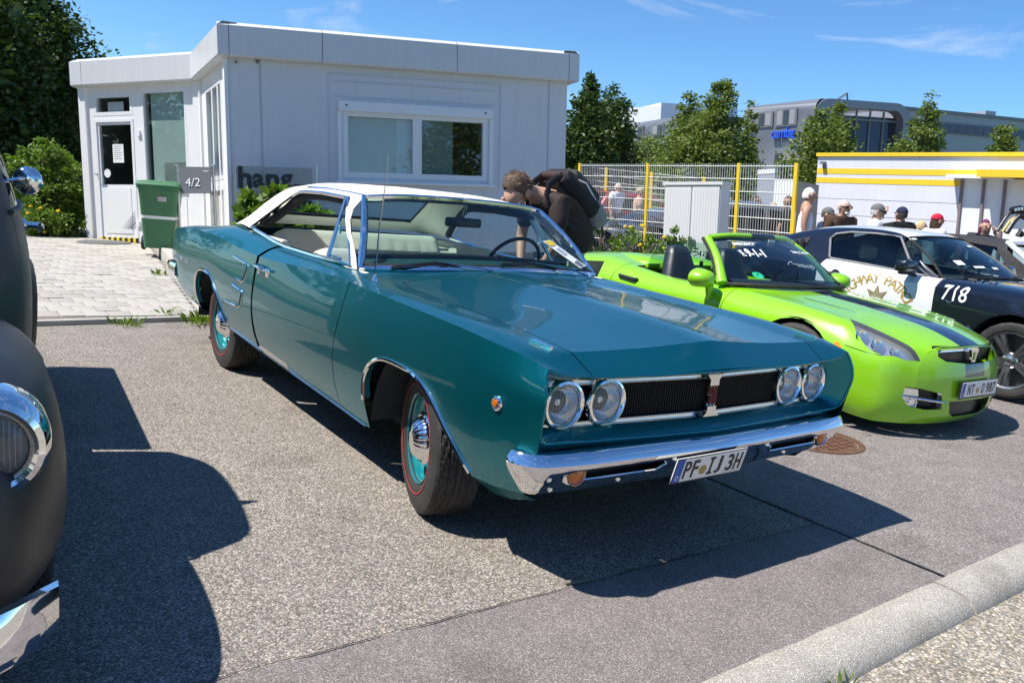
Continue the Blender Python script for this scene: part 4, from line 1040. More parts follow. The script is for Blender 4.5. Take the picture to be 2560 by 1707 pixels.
def teal_wheel(x, y, s_, steer=0.0):
    w = empty('wheel'); w.parent = teal; w.location = (x, y, .333); w.rotation_euler = (random.random()*6, 0, 0) if not steer else (0, 0, steer)
    o = link('tyre', T_ty, None, w)
    ax = (s_, 0, 0); of = .1105
    m = MB(); m.lathe([(.2365, of+.0005), (.240, of+.002), (.2435, of+.0005)], (0, 0, 0), ax, 64); m.build('red_line', X['red'], w)
    m = MB(); m.lathe([(.193, .092), (.199, .098), (.196, .086), (.183, .080), (.178, .058), (.168, .050), (.165, .040), (.125, .046), (.118, .062), (.10, .064), (0, .064)], (0, 0, 0), ax, 48); m.build('rim', X['tealrim'], w)
    for k in range(10):
        a = k*2*math.pi/10+.2; mm = MB(); mm.lathe([(0, .0035), (.014, .003), (.016, -.001)], (s_*.0425, .146*math.cos(a), .146*math.sin(a)), ax, 10, sx=1.4); mm.build('vent_slot', X['black'], w)
    hc = MB(); pr = [(.121, .058), (.124, .068), (.118, .080), (.104, .086), (.098, .082), (.092, .092), (.078, .112), (.060, .127), (.057, .129), (.03, .134), (0, .135)]
    Gh = []
    for k in range(97):                               # fluted cone
        a = 2*math.pi*k/96; row = []
        for i_, (r_, h__) in enumerate(pr):
            f_ = 1+(.035*math.cos(24*a) if 5 <= i_ <= 7 else 0); row.append((s_*h__, r_*f_*math.cos(a), r_*f_*math.sin(a)))
        Gh.append(row)
    hc.grid(Gh)
    hc.build('hubcap', X['chrome'], w, 50)
    return w
X['tealrim'] = paint('teal_rim', (.005, .25, .28), .3, .3, .1)
teal_wheel(-.765, 0, -1, rad(-15)); teal_wheel(.765, 0, 1, rad(-15)); teal_wheel(-.755, 2.972, -1); teal_wheel(.755, 2.972, 1)
# brightwork on the right-hand and left-hand sides
for s_ in (-1, 1):
    for pl_, nm in ((FA, 'arch_trim'), (RA, 'arch_trim')):
        q = np.array(pl_[1:-1]); t = np.concatenate([[0], np.cumsum(np.linalg.norm(np.diff(q, axis=0), axis=1))]); q = hermite(q, t, np.linspace(0, t[-1], 40))
        P = [(surf(tb_bvh, a, b, s_, .002), a, b) for a, b in q]
        m = MB(); m.tube(P, .010, 7); m.build(nm, X['chrome'], teal)
        # inner flange of the arch
        m = MB(); m.grid([[(p_[0], p_[1], p_[2]), (p_[0]-s_*.035, p_[1], p_[2]+.004)] for p_ in P]); m.build('arch_flange', X['teal'], teal)
    P = [(surf(tb_bvh, y, low_y(y)+.018, s_, .004), y, low_y(y)+.018) for y in np.linspace(.44, 2.62, 24)]
    bar('sill_trim', P if s_ < 0 else P[::-1], .045, .012, X['alu'], teal)
    for nm, pts in (('quarter_chevron', [(2.42,.868),(2.13,.848),(2.105,.835),(2.15,.74),(2.175,.73),(2.33,.735)]), ('quarter_chevron', [(2.36,.688),(2.17,.674),(2.155,.662),(2.20,.575),(2.23,.562),(2.62,.555)])):
        dn = []
        for a, b in zip(pts[:-1], pts[1:]):
            for k in range(6): dn.append((a[0]+(b[0]-a[0])*k/6, a[1]+(b[1]-a[1])*k/6))
        m = MB(); m.tube([(surf(tb_bvh, y, z, s_, .003), y, z) for y, z in dn], .0085, 6); m.build(nm, X['chrome'], teal)
    # fender ornament, marker, antenna side only
    zo = surfz(tb_bvh, s_*.79, -.74)
    m = MB(); m.prism([(-.016, -.06), (.010, -.06), (.016, .04), (.0, .045)], lambda a, b: (s_*.79+a, -.70-b, surfz(tb_bvh, s_*.79+a, -.70-b, .001)), (0, 0, .014)); m.build('fender_ornament', X['chrome'], teal)
    m = MB(); xs_ = surf(tb_bvh, -.672, .677, s_); m.lathe([(0, .016), (.012, .015), (.016, .008), (.0165, .003)], (xs_, -.672, .677), (s_, 0, 0), 16, sx=1.0); mk_ = m.build('side_marker', X['amber'] if s_ < 0 else X['amber'], teal)
    m = MB(); m.lathe([(.0165, .004), (.021, .012), (.027, .008), (.029, 0)], (xs_, -.672, .677), (s_, 0, 0), 20); m.build('marker_bezel', X['chrome'], mk_)
    hx = surf(tb_bvh, 1.83, .86, s_, 0)
    hd = empty('door_handle'); hd.parent = teal
    m = MB(); m.tube([(hx, 1.92, .868), (hx+s_*.03, 1.91, .868), (hx+s_*.035, 1.80, .862), (hx+s_*.03, 1.745, .858), (hx, 1.74, .858)], .0105, 8, flat=(1, 1)); m.build('grip', X['chrome'], hd)
    m = MB(); m.box((hx, 1.755, .838), (.016, .05, .05), bev=.006); m.lathe([(0, .01), (.014, .008), (.016, 0)], (hx, 1.905, .83), (s_, 0, 0), 12); m.build('button_plate', X['chrome'], hd)
text('quarter_script', 'CORONET 500', (surf(tb_bvh, 3.78, .70, -1, .001), 3.78, .702), (0, -1, 0), (0, 0, 1), .036, X['chrome'], teal, .004, width=.42)
text('hood_lettering', 'DODGE', (-.745, gy(.745, -.012), .768), (1, 0, 0), (0, 0, 1), .012, X['plateblack'], teal, .001, width=.06)
# aerial on the right fender
az = surfz(tb_bvh, -.845, .575)
an = empty('aerial'); an.parent = teal
m = MB(); m.lathe([(.016, 0), (.014, .01), (.008, .02), (.006, .035)], (-.845, .575, az), (0, 0, 1), 12); m.build('aerial_base', X['chrome'], an)
m = MB(); m.tube([(-.845, .575, az+.03), (-.842, .555, az+.33), (-.839, .535, az+.45), (-.836, .53, az+.60)], [.0042, .0038, .0028, .0018], 6); m.build('aerial_mast', X['alu'], an)
# wipers
WIP = (((-.01, .755, .982), (-.402, .768, 1.037), (-.657, .775, .999), (-.246, .765, 1.006)), ((.655, .765, .975), (.223, .768, 1.053), (.013, .762, 1.037), (.411, .768, 1.02)))
for (pv, mid, tip0, tip1) in WIP:
    wp = empty('wiper'); wp.parent = teal
    m = MB(); m.lathe([(.016, 0), (.016, .018), (.01, .026), (0, .026)], (pv[0], pv[1]-.02, pv[2]-.012), (0, -.3, 1), 12); m.tube([(pv[0], pv[1]-.02, pv[2]+.008), ((pv[0]*.6+mid[0]*.4), pv[1]-.03, (pv[2]+mid[2])/2+.008), mid], [.010, .007, .004], 6, flat=(1, .6)); m.build('wiper_arm', X['alu'], wp)
    m = MB(); m.tube([tip0, ((tip0[0]+mid[0])/2, (tip0[1]+mid[1])/2-.006, (tip0[2]+mid[2])/2), (mid[0], mid[1]-.004, mid[2]-.004), ((tip1[0]+mid[0])/2, (tip1[1]+mid[1])/2-.006, (tip1[2]+mid[2])/2), tip1], .006, 5); m.tube([(tip0[0], tip0[1], tip0[2]-.012), (mid[0], mid[1]+.004, mid[2]-.016), (tip1[0], tip1[1], tip1[2]-.008)], .005, 5); m.build('wiper_blade', X['plastic'], wp)
# tail
m = MB(); q = TB[-1]; R_ = [(x, y, z) for x, y, z in q]; L_ = [(-x, y, z) for x, y, z in q]
m.grid([[a for a in R_], [(a[0]*.9, a[1]+.02, .46+(a[2]-.46)*.92) for a in R_]]); m.grid([[a for a in L_], [(a[0]*.9, a[1]+.02, .46+(a[2]-.46)*.92) for a in L_]]); m.poly([(a[0]*.9, a[1]+.02, .46+(a[2]-.46)*.92) for a in R_]+[(a[0]*.9, a[1]+.02, .46+(a[2]-.46)*.92) for a in L_[::-1]]); m.build('tail_panel', X['teal'], teal)
P = []
for x, y in [(-.935, 3.98), (-.95, 4.12), (-.94, 4.22), (-.88, 4.29), (-.5, 4.33), (0, 4.34), (.5, 4.33), (.88, 4.29), (.94, 4.22), (.95, 4.12), (.935, 3.98)]: P.append([(x*1.0, y, .64), (x*1.012, y+(.012 if y > 4.2 else 0), .60), (x*1.01, y+(.01 if y > 4.2 else 0), .53), (x*.99, y-.0, .50)])
m = MB(); m.grid(P); m.build('rear_bumper', X['chrome'], teal)
# show card tucked under the left wiper
cdm = empty('show_card', (0, 0, 0), 0, 'tall white show card with yellow print behind the teal car wiper', 'card')
Q = [(.40, .985, 1.190), (.475, .995, 1.205), (.655, .800, 1.02), (.575, .790, 1.0)]
def wsp(x, f_):                                     # point just in front of the windscreen
    i = np.argmin(abs(rows[0][:, 0]-x)); q = np.array([np.interp(x, rows[0][::-1, 0], rows[0][::-1, k]) for k in range(3)]); q2 = np.array([np.interp(x*.8, rows[-1][::-1, 0], rows[-1][::-1, k]) for k in range(3)])
    return q*(1-f_)+q2*f_+np.array([0, -.035, .03])
c0, c1, c2, c3 = wsp(.43, .40), wsp(.51, .43), wsp(.70, .07), wsp(.615, .03)
m = MB(); m.add([c0, c1, c2, c3, c0+[0, .002, -.001], c1+[0, .002, -.001], c2+[0, .002, -.001], c3+[0, .002, -.001]], [(0, 1, 2, 3), (7, 6, 5, 4), (0, 4, 5, 1), (1, 5, 6, 2), (2, 6, 7, 3), (3, 7, 4, 0)]); m.build('card', X['paper'], cdm, 0)
def cardpt(a, b): return c0*(1-a)*(1-b)+c1*a*(1-b)+c2*a*b+c3*(1-a)*b+np.array([0, -.002, .0015])
m = MB(); m.poly([cardpt(.12, .02), cardpt(.5, -.0+.015), cardpt(.88, .03), cardpt(.9, .17), cardpt(.5, .2), cardpt(.1, .17)]); m.build('yellow_print', X['yellow'], cdm, 0)
for k in range(6):
    m = MB(); b_ = .30+k*.045; m.poly([cardpt(.2, b_), cardpt(.8-.1*(k % 2), b_), cardpt(.8-.1*(k % 2), b_+.016), cardpt(.2, b_+.016)]); m.build('print_line', X['plateblue'] if k < 2 else X['signgrey'], cdm, 0)
m = MB(); m.poly([cardpt(.15, .80), cardpt(.85, .78), cardpt(.8, .97), cardpt(.2, .97)]); m.build('print_picture', X['signgrey'], cdm, 0)
# ------------------------------------------------------------------ shared car helpers
def hitf(bvh, root_loc, yaw):
    """photo pixel -> point on a car body in the car's own frame"""
    R_ = Matrix.Rotation(-yaw, 3, 'Z')
    o = R_ @ (Vector(CAM)-Vector(root_loc))
    def f(u, v, out=0.0):
        d = (R_ @ Vector(ray(u, v))).normalized(); h = bvh.ray_cast(o, d)
        return (h[0]+h[1]*out) if h[0] else None
    return f
def surf_pts(bvh, pts, side=-1, out=.003):
    return [(surf(bvh, y, z, side, out), y, z) for y, z in pts]
def drape(o, bvh, side=-1, out=.003):
    """press flat lettering onto a curved flank"""
    b = bmesh.new(); b.from_mesh(o.data); bmesh.ops.remove_doubles(b, verts=b.verts[:], dist=1e-6); bmesh.ops.triangulate(b, faces=b.faces[:])
    for k in range(4):
        ed = [e for e in b.edges if e.calc_length() > .022]
        if ed: bmesh.ops.subdivide_edges(b, edges=ed, cuts=1); bmesh.ops.triangulate(b, faces=b.faces[:])
    for q in b.verts: q.co.x = surf(bvh, q.co.y, q.co.z, side, out)
    b.to_mesh(o.data); b.free(); return o
def alloy(par, x, y, z, s_, R, W_, rimr, mat_rim, tymesh, spokes=5, style='twin', nm='wheel'):
    w = empty(nm); w.parent = par; w.location = (x, y, z); w.rotation_euler = (.35+random.random(), 0, 0)
    link('tyre', tymesh, None, w)
    ax = (s_, 0, 0); f = W_/2
    m = MB(); m.lathe([(rimr+.006, f*.86), (rimr+.004, f*.95), (rimr-.012, f*.9), (rimr-.022, f*.6), (rimr-.028, -f*.5)], (0, 0, 0), ax, 48); m.build('rim', mat_rim, w)
    m = MB(); m.lathe([(rimr-.03, f*.05), (.05, f*.0)], (0, 0, 0), ax, 32); m.build('brake_disc', X['darkmetal'], w)
    for k in range(spokes):
        a = k*2*math.pi/spokes; sp = MB()
        for off in ((-.085, .085) if style == 'twin' else (0,)):
            wd = .022 if style == 'twin' else .045
            c0, c1 = (math.cos(a+off*2.2), math.sin(a+off*2.2)), (math.cos(a+off*1.5), math.sin(a+off*1.5))
            P0_ = Vector((s_*f*.78, .05*c0[0], .05*c0[1])); P1_ = Vector((s_*f*.88, (rimr-.012)*c1[0], (rimr-.012)*c1[1]))
            d = (P1_-P0_).normalized(); n = Vector((s_, 0, 0)); b = d.cross(n).normalized()
            q = []
            for P_, ww in ((P0_, wd*.9), ((P0_+P1_)/2+Vector((s_*.006, 0, 0)), wd*.8), (P1_, wd*1.25)): q.append([P_-b*ww-n*.03*1, P_-b*ww*.8, P_+b*ww*.8, P_+b*ww-n*.03])
            sp.grid(q)
        sp.build('spoke', mat_rim, w, 30)
    m = MB(); m.lathe([(.0, f*.86), (.028, f*.85), (.034, f*.82), (.06, f*.80), (.072, f*.70), (.075, f*.4)], (0, 0, 0), ax, 24); m.build('hub', mat_rim, w)
    for k in range(5):
        a = k*2*math.pi/5+.6; m = MB(); m.lathe([(0, .012), (.008, .012), (.009, 0)], (s_*f*.79, .052*math.cos(a), .052*math.sin(a)), ax, 8); m.build('lug_nut', X['chrome'], w)
    return w
X['darkmetal'] = simple('dark_metal', (.10, .10, .10), .5, .8)
X['machined'] = simple('machined_alloy', (.66, .66, .67), .28, 1.0, var=.04)
def plate(par, c, rot, w, left, right, size, seal=True):
    pn_ = empty('licence_plate'); pn_.parent = par; pn_.location = c; pn_.rotation_euler = rot
    m = MB(); m.box((0, .004, -.004), (w+.02, .008, .128), bev=.003); m.build('plate_holder', X['plastic'], pn_)
    m = MB(); m.box((0, -.002, 0), (w, .005, .108), bev=.002); m.build('plate', X['platew'], pn_)
    m = MB(); m.box((-w/2+.022, -.005, 0), (.038, .002, .1)); m.build('euro_band', X['plateblue'], pn_)
    text('plate_lettering', 'D', (-w/2+.022, -.0065, -.03), (1, 0, 0), (0, 0, 1), .018, X['platew'], pn_, .0004)
    for ch, x_ in zip(left+right.replace(' ', ''), (-.155, -.105, .045, .115, .162, .209)): text('plate_lettering', ch, (x_*w/.52, -.0055, 0), (1, 0, 0), (0, 0, 1), .074, X['plateblack'], pn_, .0008, width=.038, bold=.01)
    m = MB(); m.lathe([(0, .0015), (.02, .0015), (.02, 0)], (-w*.06, -.0045, -.012), (0, -1, 0), 16); m.build('plate_seal', X['gold'], pn_)
    return pn_
# ------------------------------------------------------------------ lime green roadster
GL, GYAW = (3.53, .68, 0), .008
green = empty('green_roadster', GL, GYAW, 'lime green open two-seat roadster with dark bonnet stripe and green door mirrors', 'car')
gc = lambda y, *q: [(x, y, z) for x, z in q]
GB = [
 [(.60,-.755,.10),(.61,-.79,.17),(.60,-.812,.28),(.60,-.818,.42),(.57,-.812,.53),(.52,-.805,.590),(.42,-.815,.632),(.22,-.845,.652),(0,-.86,.658)],
 [(.74,-.655,.10),(.765,-.68,.165),(.775,-.70,.28),(.775,-.70,.42),(.75,-.70,.54),(.67,-.70,.618),(.48,-.725,.662),(.24,-.76,.685),(0,-.775,.691)],
 [(.80,-.55,.11),(.825,-.555,.165),(.852,-.56,.285),(.857,-.56,.43),(.838,-.55,.565),(.765,-.525,.665),(.53,-.56,.710),(.26,-.60,.734),(0,-.615,.740)],
 gc(-.36, (.82,.13),(.865,.19),(.90,.32),(.905,.47),(.885,.62),(.79,.735),(.55,.757),(.27,.778),(0,.784)),
 gc(0, (.82,.14),(.87,.19),(.905,.34),(.912,.52),(.895,.68),(.775,.797),(.56,.806),(.28,.824),(0,.830)),
 gc(.4, (.80,.15),(.86,.20),(.885,.34),(.892,.52),(.884,.69),(.77,.812),(.58,.838),(.28,.860),(0,.867)),
 gc(.75, (.80,.15),(.855,.20),(.875,.34),(.884,.52),(.880,.70),(.80,.812),(.68,.858),(.3,.892),(0,.900)),
 gc(1.3, (.80,.16),(.855,.21),(.872,.34),(.885,.53),(.882,.71),(.825,.806),(.70,.838),(.3,.845),(0,.845)),
 gc(1.95, (.80,.17),(.86,.22),(.88,.36),(.90,.55),(.892,.73),(.825,.84),(.68,.895),(.3,.905),(0,.905)),
 gc(2.415, (.82,.18),(.88,.24),(.915,.38),(.922,.57),(.902,.75),(.80,.885),(.62,.948),(.3,.965),(0,.965)),
 gc(2.9, (.78,.22),(.85,.28),(.88,.40),(.885,.57),(.86,.75),(.74,.865),(.55,.905),(.3,.92),(0,.92)),
 gc(3.2, (.60,.30),(.68,.35),(.70,.45),(.70,.60),(.68,.74),(.60,.82),(.45,.85),(.2,.86),(0,.86)),
]
G = loft(GB, [4,4,5,7,6,5,6,7,6,6,4], [2,3,3,4,4,5,5,5])
gbm = bm_grid(G)
# front fascia closes the nose between the two corners
rows_f = []
for k, (x0, ys, yc, z) in enumerate([(.60,-.755,-.865,.10),(.61,-.79,-.925,.17),(.60,-.812,-.94,.28),(.60,-.818,-.935,.42),(.57,-.812,-.915,.53),(.52,-.805,-.888,.590),(.42,-.815,-.866,.632)]):
    rows_f.append([(x0*c, ys+(yc-ys)*(1-abs(c)**2.6), z+(.024*(1-c*c) if k == 6 else .012*(1-c*c) if k == 5 else 0)) for c in np.linspace(1, -1, 33)])
gfa = []
tt = [0, 1, 2, 3, 4, 5, 6]
FR = np.array(rows_f); fr_d = np.stack([hermite(FR[:, j], tt, dense(tt, 3)) for j in range(FR.shape[1])], 1)
fbm = bm_grid(fr_d)
tmp = bpy.data.meshes.new('t'); fbm.to_mesh(tmp); allb = gbm.copy(); allb.from_mesh(tmp); g_bvh = BVHTree.FromBMesh(allb); allb.free(); bpy.data.meshes.remove(tmp)
gh = hitf(g_bvh, GL, GYAW)
zd = lambda u, v: (1900+u*660/2352, 700+v*660/2352)
zgr = lambda u, v: (1420+u*580/2352, 560+v*580/2352)
def circ(cy, cz, r, n=26, zmin=None):
    return [(cy+r*math.cos(a), max(cz+r*math.sin(a), -1)) for a in np.linspace(0, 2*math.pi, n+1)[:-1]]
for cy in (0, 2.415):
    fs = cut(gbm, circ(cy, .345, .375), (1, 2), lambda c: abs(c.x) > .62); bmesh.ops.delete(gbm, geom=fs, context='FACES')
    fs = cut(gbm, [(cy-.375, 0), (cy+.375, 0), (cy+.375, .345), (cy-.375, .345)], (1, 2), lambda c: abs(c.x) > .62); bmesh.ops.delete(gbm, geom=fs, context='FACES')
fs = cut(gbm, [(-.70,1.9),(-.72,1.4),(-.72,.85),(-.6,.60),(-.3,.46),(0,.42),(.3,.46),(.6,.60),(.72,.85),(.72,1.4),(.70,1.9)], (0, 1), lambda c: c.z > .7); bmesh.ops.delete(gbm, geom=fs, context='FACES')
# headlights, stripe, lower openings
hl_px = [zd(795,345), zd(950,440), zd(1200,540), zd(1330,620), zd(1432,725), zd(1280,715), zd(1100,680), zd(985,628), zd(915,555), zd(850,450)]
hl = [gh(*q) for q in hl_px]; hl = [q for q in hl if q is not None and q.x < 0]
hlp = [(q.x, q.y) for q in hl]
def hull(pts):
    P_ = sorted(set((round(a, 5), round(b, 5)) for a, b in pts)); 
    def half_(it):
        h = []
        for q in it:
            while len(h) >= 2 and (h[-1][0]-h[-2][0])*(q[1]-h[-2][1])-(h[-1][1]-h[-2][1])*(q[0]-h[-2][0]) <= 0: h.pop()
            h.append(q)
        return h
    a = half_(P_); b = half_(P_[::-1]); return a[:-1]+b[:-1]
hlp = hull(hlp)
gaps = []
for s_ in (-1, 1):
    P_ = [(a*(1 if s_ < 0 else -1), b) for a, b in hlp]
    lens = MB(); parts_ = []
    for srcbm in (gbm, fbm):
        fs = cut(srcbm, P_, (0, 1), lambda c: c.z > .35)
        if fs: parts_.append(extract(srcbm, fs))
    hd_ = empty('headlight'); hd_.parent = green
    me = bpy.data.meshes.new('lens'); bb_ = bmesh.new()
    for q in parts_:
        t_ = bpy.data.meshes.new('t'); q.to_mesh(t_); bb_.from_mesh(t_); bpy.data.meshes.remove(t_); q.free()
    bk_ = bb_.copy()
    for q in bk_.verts: q.co += Vector((-.02*(q.co.x > 0)+.02*(q.co.x < 0), .03, -.03))
    bm_obj(bb_, 'lens', X['lens'], hd_, 60); bm_obj(bk_, 'lamp_bowl', X['reflector'], hd_, 60)
    cx = sum(q[0] for q in P_)/len(P_); cy = sum(q[1] for q in P_)/len(P_)
    for (u_, v_, r_) in ((925, 495, .052), (1065, 580, .056), (1215, 640, .040)):
        q = gh(*zd(u_, v_))
        if q is None: continue
        m = MB(); m.lathe([(r_, .0), (r_*.95, .010), (r_*.75, .004), (r_*.45, -.004), (0, -.006)], (q.x*(1 if s_ < 0 else -1), q.y+.012, q.z-.012), (s_*.35, -1, .55), 24); m.build('projector', X['chrome'], hd_)
# stripe over bonnet and bumper
sa, sb_ = gh(*zd(480, 72)), gh(*zd(642, 72)); sc, sd_ = gh(*zd(1690, 600)), gh(*zd(1838, 600))
STR = [(sa.x, .46), (sb_.x, .46), (sb_.x, -1.0), (sa.x, -1.0)] if sa else [(-.14, .46), (.14, .46), (.14, -1), (-.14, -1)]
SX0, SX1 = (-.15, .13)
st_bm = extract(gbm, cut(gbm, [(SX0, .46), (SX1, .46), (SX1, -1.0), (SX0, -1.0)], (0, 1), lambda c: c.z > .5))
bm_obj(st_bm, 'bonnet_stripe', X['navy'], green, 40)
grl = [gh(*zd(*q)) for q in ((1445,612),(1700,618),(1975,575),(1968,680),(1850,745),(1760,735),(1520,715))]
gp_ = [(q.x, q.z) for q in grl if q is not None]
xg = .41
gopen = [(-.42,.585),(-.40,.628),(-.2,.640),(0,.646),(.2,.640),(.40,.628),(.42,.585),(.36,.555),(.10,.535),(-.10,.535),(-.36,.555)]
fs = cut(fbm, hull(gopen), (0, 2)); bmesh.ops.delete(fbm, geom=fs, context='FACES')
lowg = [(-.30,.275),(.30,.275),(.27,.19),(.20,.155),(-.20,.155),(-.27,.19)]
fs = cut(fbm, lowg, (0, 2)); bmesh.ops.delete(fbm, geom=fs, context='FACES')
fogo = [(.66,.37),(.56,.365),(.385,.33),(.36,.22),(.50,.215),(.62,.235),(.67,.30)]
for s_ in (-1, 1):
    for q_ in (fbm, gbm):
        fs = cut(q_, [(s_*a, b) for a, b in fogo], (0, 2), lambda c: c.y < -.5)
        if fs: bmesh.ops.delete(q_, geom=fs, context='FACES')
st2 = extract(fbm, cut(fbm, [(SX0, .44), (SX1, .44), (SX1, .56), (SX0, .56)], (0, 2)))
bm_obj(st2, 'bumper_stripe', X['navy'], green, 40)
# panel gaps
for s_ in (-1, 1):
    cutdel(gbm, strip([(.70,.84),(.715,.70),(.69,.45),(.68,.22)], .006)+strip([(1.98,.93),(2.03,.78),(2.02,.62),(1.95,.40),(1.90,.22)], .006)+strip([(.68,.22),(1.90,.22)], .005), (1, 2), lambda c, s_=s_: c.x*s_ > .66)
    cutdel(gbm, strip([(s_*.70, .55), (s_*.72, 0), (s_*.70, -.28)], .006), (0, 1), lambda c: c.z > .6)
    cutdel(gbm, strip([(-.42, .60), (-.55, .573), (-.64, .565)], .005), (1, 2), lambda c, s_=s_: c.x*s_ > .6)
for s_ in (-1, 1):
    dr_ = extract(gbm, cut(gbm, [(.69,1.1),(.715,.70),(.69,.45),(.68,.22),(1.90,.22),(1.95,.40),(2.02,.62),(2.03,.78),(1.98,1.1)], (1, 2), lambda c, s_=s_: c.x*s_ > .66))
    bm_obj(dr_, 'door', X['lime'], green, 30)
X['amber2'] = simple('orange_marker', (.80, .30, .01), .2, coat=.5)
amb = hull([(q.y, q.z) for q in (gh(*zd(*w)) for w in ((652, 545), (706, 550), (806, 766), (775, 766))) if q is not None])
# amber side markers
am = extract(gbm, cut(gbm, amb, (1, 2), lambda c: abs(c.x) > .7)); bm_obj(am, 'side_marker', X['amber2'], green, 40)
bm_obj(gbm, 'body', X['lime'], green, 30); bm_obj(fbm, 'front_fascia', X['lime'], green, 30)
m = MB(); m.grid([[(.44*c, -.80-.05*(1-c*c), .53), (.44*c, -.80-.05*(1-c*c), .655)] for c in np.linspace(-1, 1, 11)]); m.build('grille_back', X['black'], green)
m = MB(); m.grid([[(.33*c, -.86-.03*(1-c*c), .14), (.33*c, -.86-.03*(1-c*c), .29)] for c in np.linspace(-1, 1, 11)]); m.build('intake_back', X['black'], green)
for s_ in (-1, 1): 
    m = MB(); m.poly([(s_*.70, -.66, .20), (s_*.34, -.85, .20), (s_*.34, -.85, .38), (s_*.70, -.66, .38)]); m.build('fog_back', X['black'], green)
    fy = lambda x: -.815-.125*(1-(abs(x)/.60)**2.6) if abs(x) < .6 else -.815+(abs(x)-.6)*.68
    m = MB(); m.prism([(.655,.362),(.565,.355),(.555,.305),(.66,.312)], lambda a, b: (s_*a, fy(a)+.012, b), (0, .03, 0)); m.build('indicator_lamp', X['reflector'], green)
    m = MB(); m.prism([(.655,.295),(.555,.288),(.55,.228),(.60,.235),(.645,.262)], lambda a, b: (s_*a, fy(a)+.02, b), (0, .03, 0)); m.build('fog_lamp', X['reflector'], green)
    m = MB(); m.lathe([(.026, .006), (.03, .01), (.034, 0)], (s_*.592, fy(.592)+.014, .262), (s_*.35, -1, 0), 20, sx=1.3); m.build('fog_ring', X['chrome'], green)
    m = MB(); m.tube([(s_*.67, fy(.67)-.002, .305), (s_*.55, fy(.55)-.008, .293), (s_*.42, fy(.42)-.012, .278), (s_*.33, fy(.33)-.004, .268)], [.008, .009, .008, .003], 6); m.build('fog_blade', X['chrome'], green)
    m = MB(); P_ = [(s_*.50, .22, 0), (s_*.505, .0, 0), (s_*.50, -.22, 0)]
    m.prism([(-.012, .25), (.006, .05), (.016, -.22), (.010, -.28), (-.004, -.1)], lambda a, b: (s_*(.475-a), b*.85+.02, surfz(g_bvh, s_*(.475-a), b*.85+.02, -.002)), (0, 0, .009)); m.build('bonnet_vent', X['chrome'], green)
# chrome grille bar with shield badge
bpts = [(.415*c, -.815-.062*(1-abs(c)**2)+.0, .617+.016*(1-c*c)) for c in np.linspace(1, -1, 25)]
bar('grille_bar', bpts, .034, .016, X['chrome'], green)
m = MB(); m.prism([(-.06,.022),(.06,.022),(.034,-.02),(.028,-.07),(.0,-.085),(-.028,-.07),(-.034,-.02)], lambda a, b: (a, -.878, .612+b), (0, -.016, 0)); bo = m.build('badge_shield', X['chrome'], green)
m = MB(); m.prism([(-.016,.01),(.016,.01),(.01,-.02),(.016,-.05),(-.016,-.05),(-.008,-.02)], lambda a, b: (a, -.895, .605+b), (0, -.004, 0)); m.build('badge', X['lime'], bo)
plate(green, (.012, -.962, .362), (rad(3), 0, 0), .52, 'NT', 'O 987', .07)
m = MB(); m.box((0, 1.2, .22), (1.5, 3.4, .03)); m.box((0, 1.95, .55), (1.3, .04, .6)); m.box((0, .40, .55), (1.3, .04, .5)); m.build('underbody', X['dark'], green)
for s_ in (-1, 1):
    for yc in (0, 2.415):
        m = MB(); m.lathe([(.385, -.02), (.385, .3), (0, .3)], (s_*.86, yc, .345), (-s_, 0, 0), 20, 0, math.pi, xdir=(0, -s_, 0)); m.build('wheel_well', X['dark'], green)
GT = tyre_mesh(.342, .235, .235)
for s_ in (-1, 1):
    for yc in (0, 2.415): alloy(green, s_*.775, yc, .342, s_, .342, .235, .235, X['machined'], GT, 5, 'single')
# windscreen frame, glass
gwb = arc(np.array([(.755,.80,.872),(.60,.60,.888),(.3,.465,.897),(0,.43,.90)]), 12); gwt = arc(np.array([(.575,1.165,1.218),(.42,1.115,1.243),(.2,1.08,1.252),(0,1.07,1.254)]), 12)
gr = []
for k in range(7):
    f_ = k/6; q = gwb*(1-f_)+gwt*f_; q[:, 1] -= .025*math.sin(math.pi*f_); q[:, 2] += .02*math.sin(math.pi*f_); gr.append(q)
m = MB(); m.grid(gr); m.build('windscreen', X['tintglass'], green, 60)
for s_ in (0, -1):
    P_ = [tuple(r_[s_]) for r_ in gr]; m = MB(); sg = 1 if s_ == 0 else -1; m.tube([(q[0]+sg*.022, q[1]+.02, q[2]-.004) for q in P_], [.05, .042, .038, .036, .034, .033, .034], 10, flat=(1, .75)); m.build('pillar', X['lime'], green, 60)
    m = MB(); m.tube([(q[0]+sg*.045, q[1]+.055, q[2]-.01) for q in P_[1:]], .017, 6); m.build('pillar_seal', X['rubber'], green)
top = [tuple(q+np.array([0, .02, .004])) for q in gr[-1]]
m = MB(); m.tube(top[:9], .034, 10, flat=(1, .75)); m.build('header', X['lime'], green, 60)
m = MB(); m.tube(top[8:15], .0345, 10, flat=(1, .75)); m.build('header', X['navy'], green, 60)
m = MB(); m.tube(top[14:], .034, 10, flat=(1, .75)); m.build('header', X['lime'], green, 60)
m = MB(); m.tube([(q[0]*.97, q[1]+.02, q[2]-.018) for q in gr[-1]], .02, 6); m.tube([tuple(q+np.array([0, -.01, -.004])) for q in gr[0]], .018, 6); m.build('glass_border', X['rubber'], green)
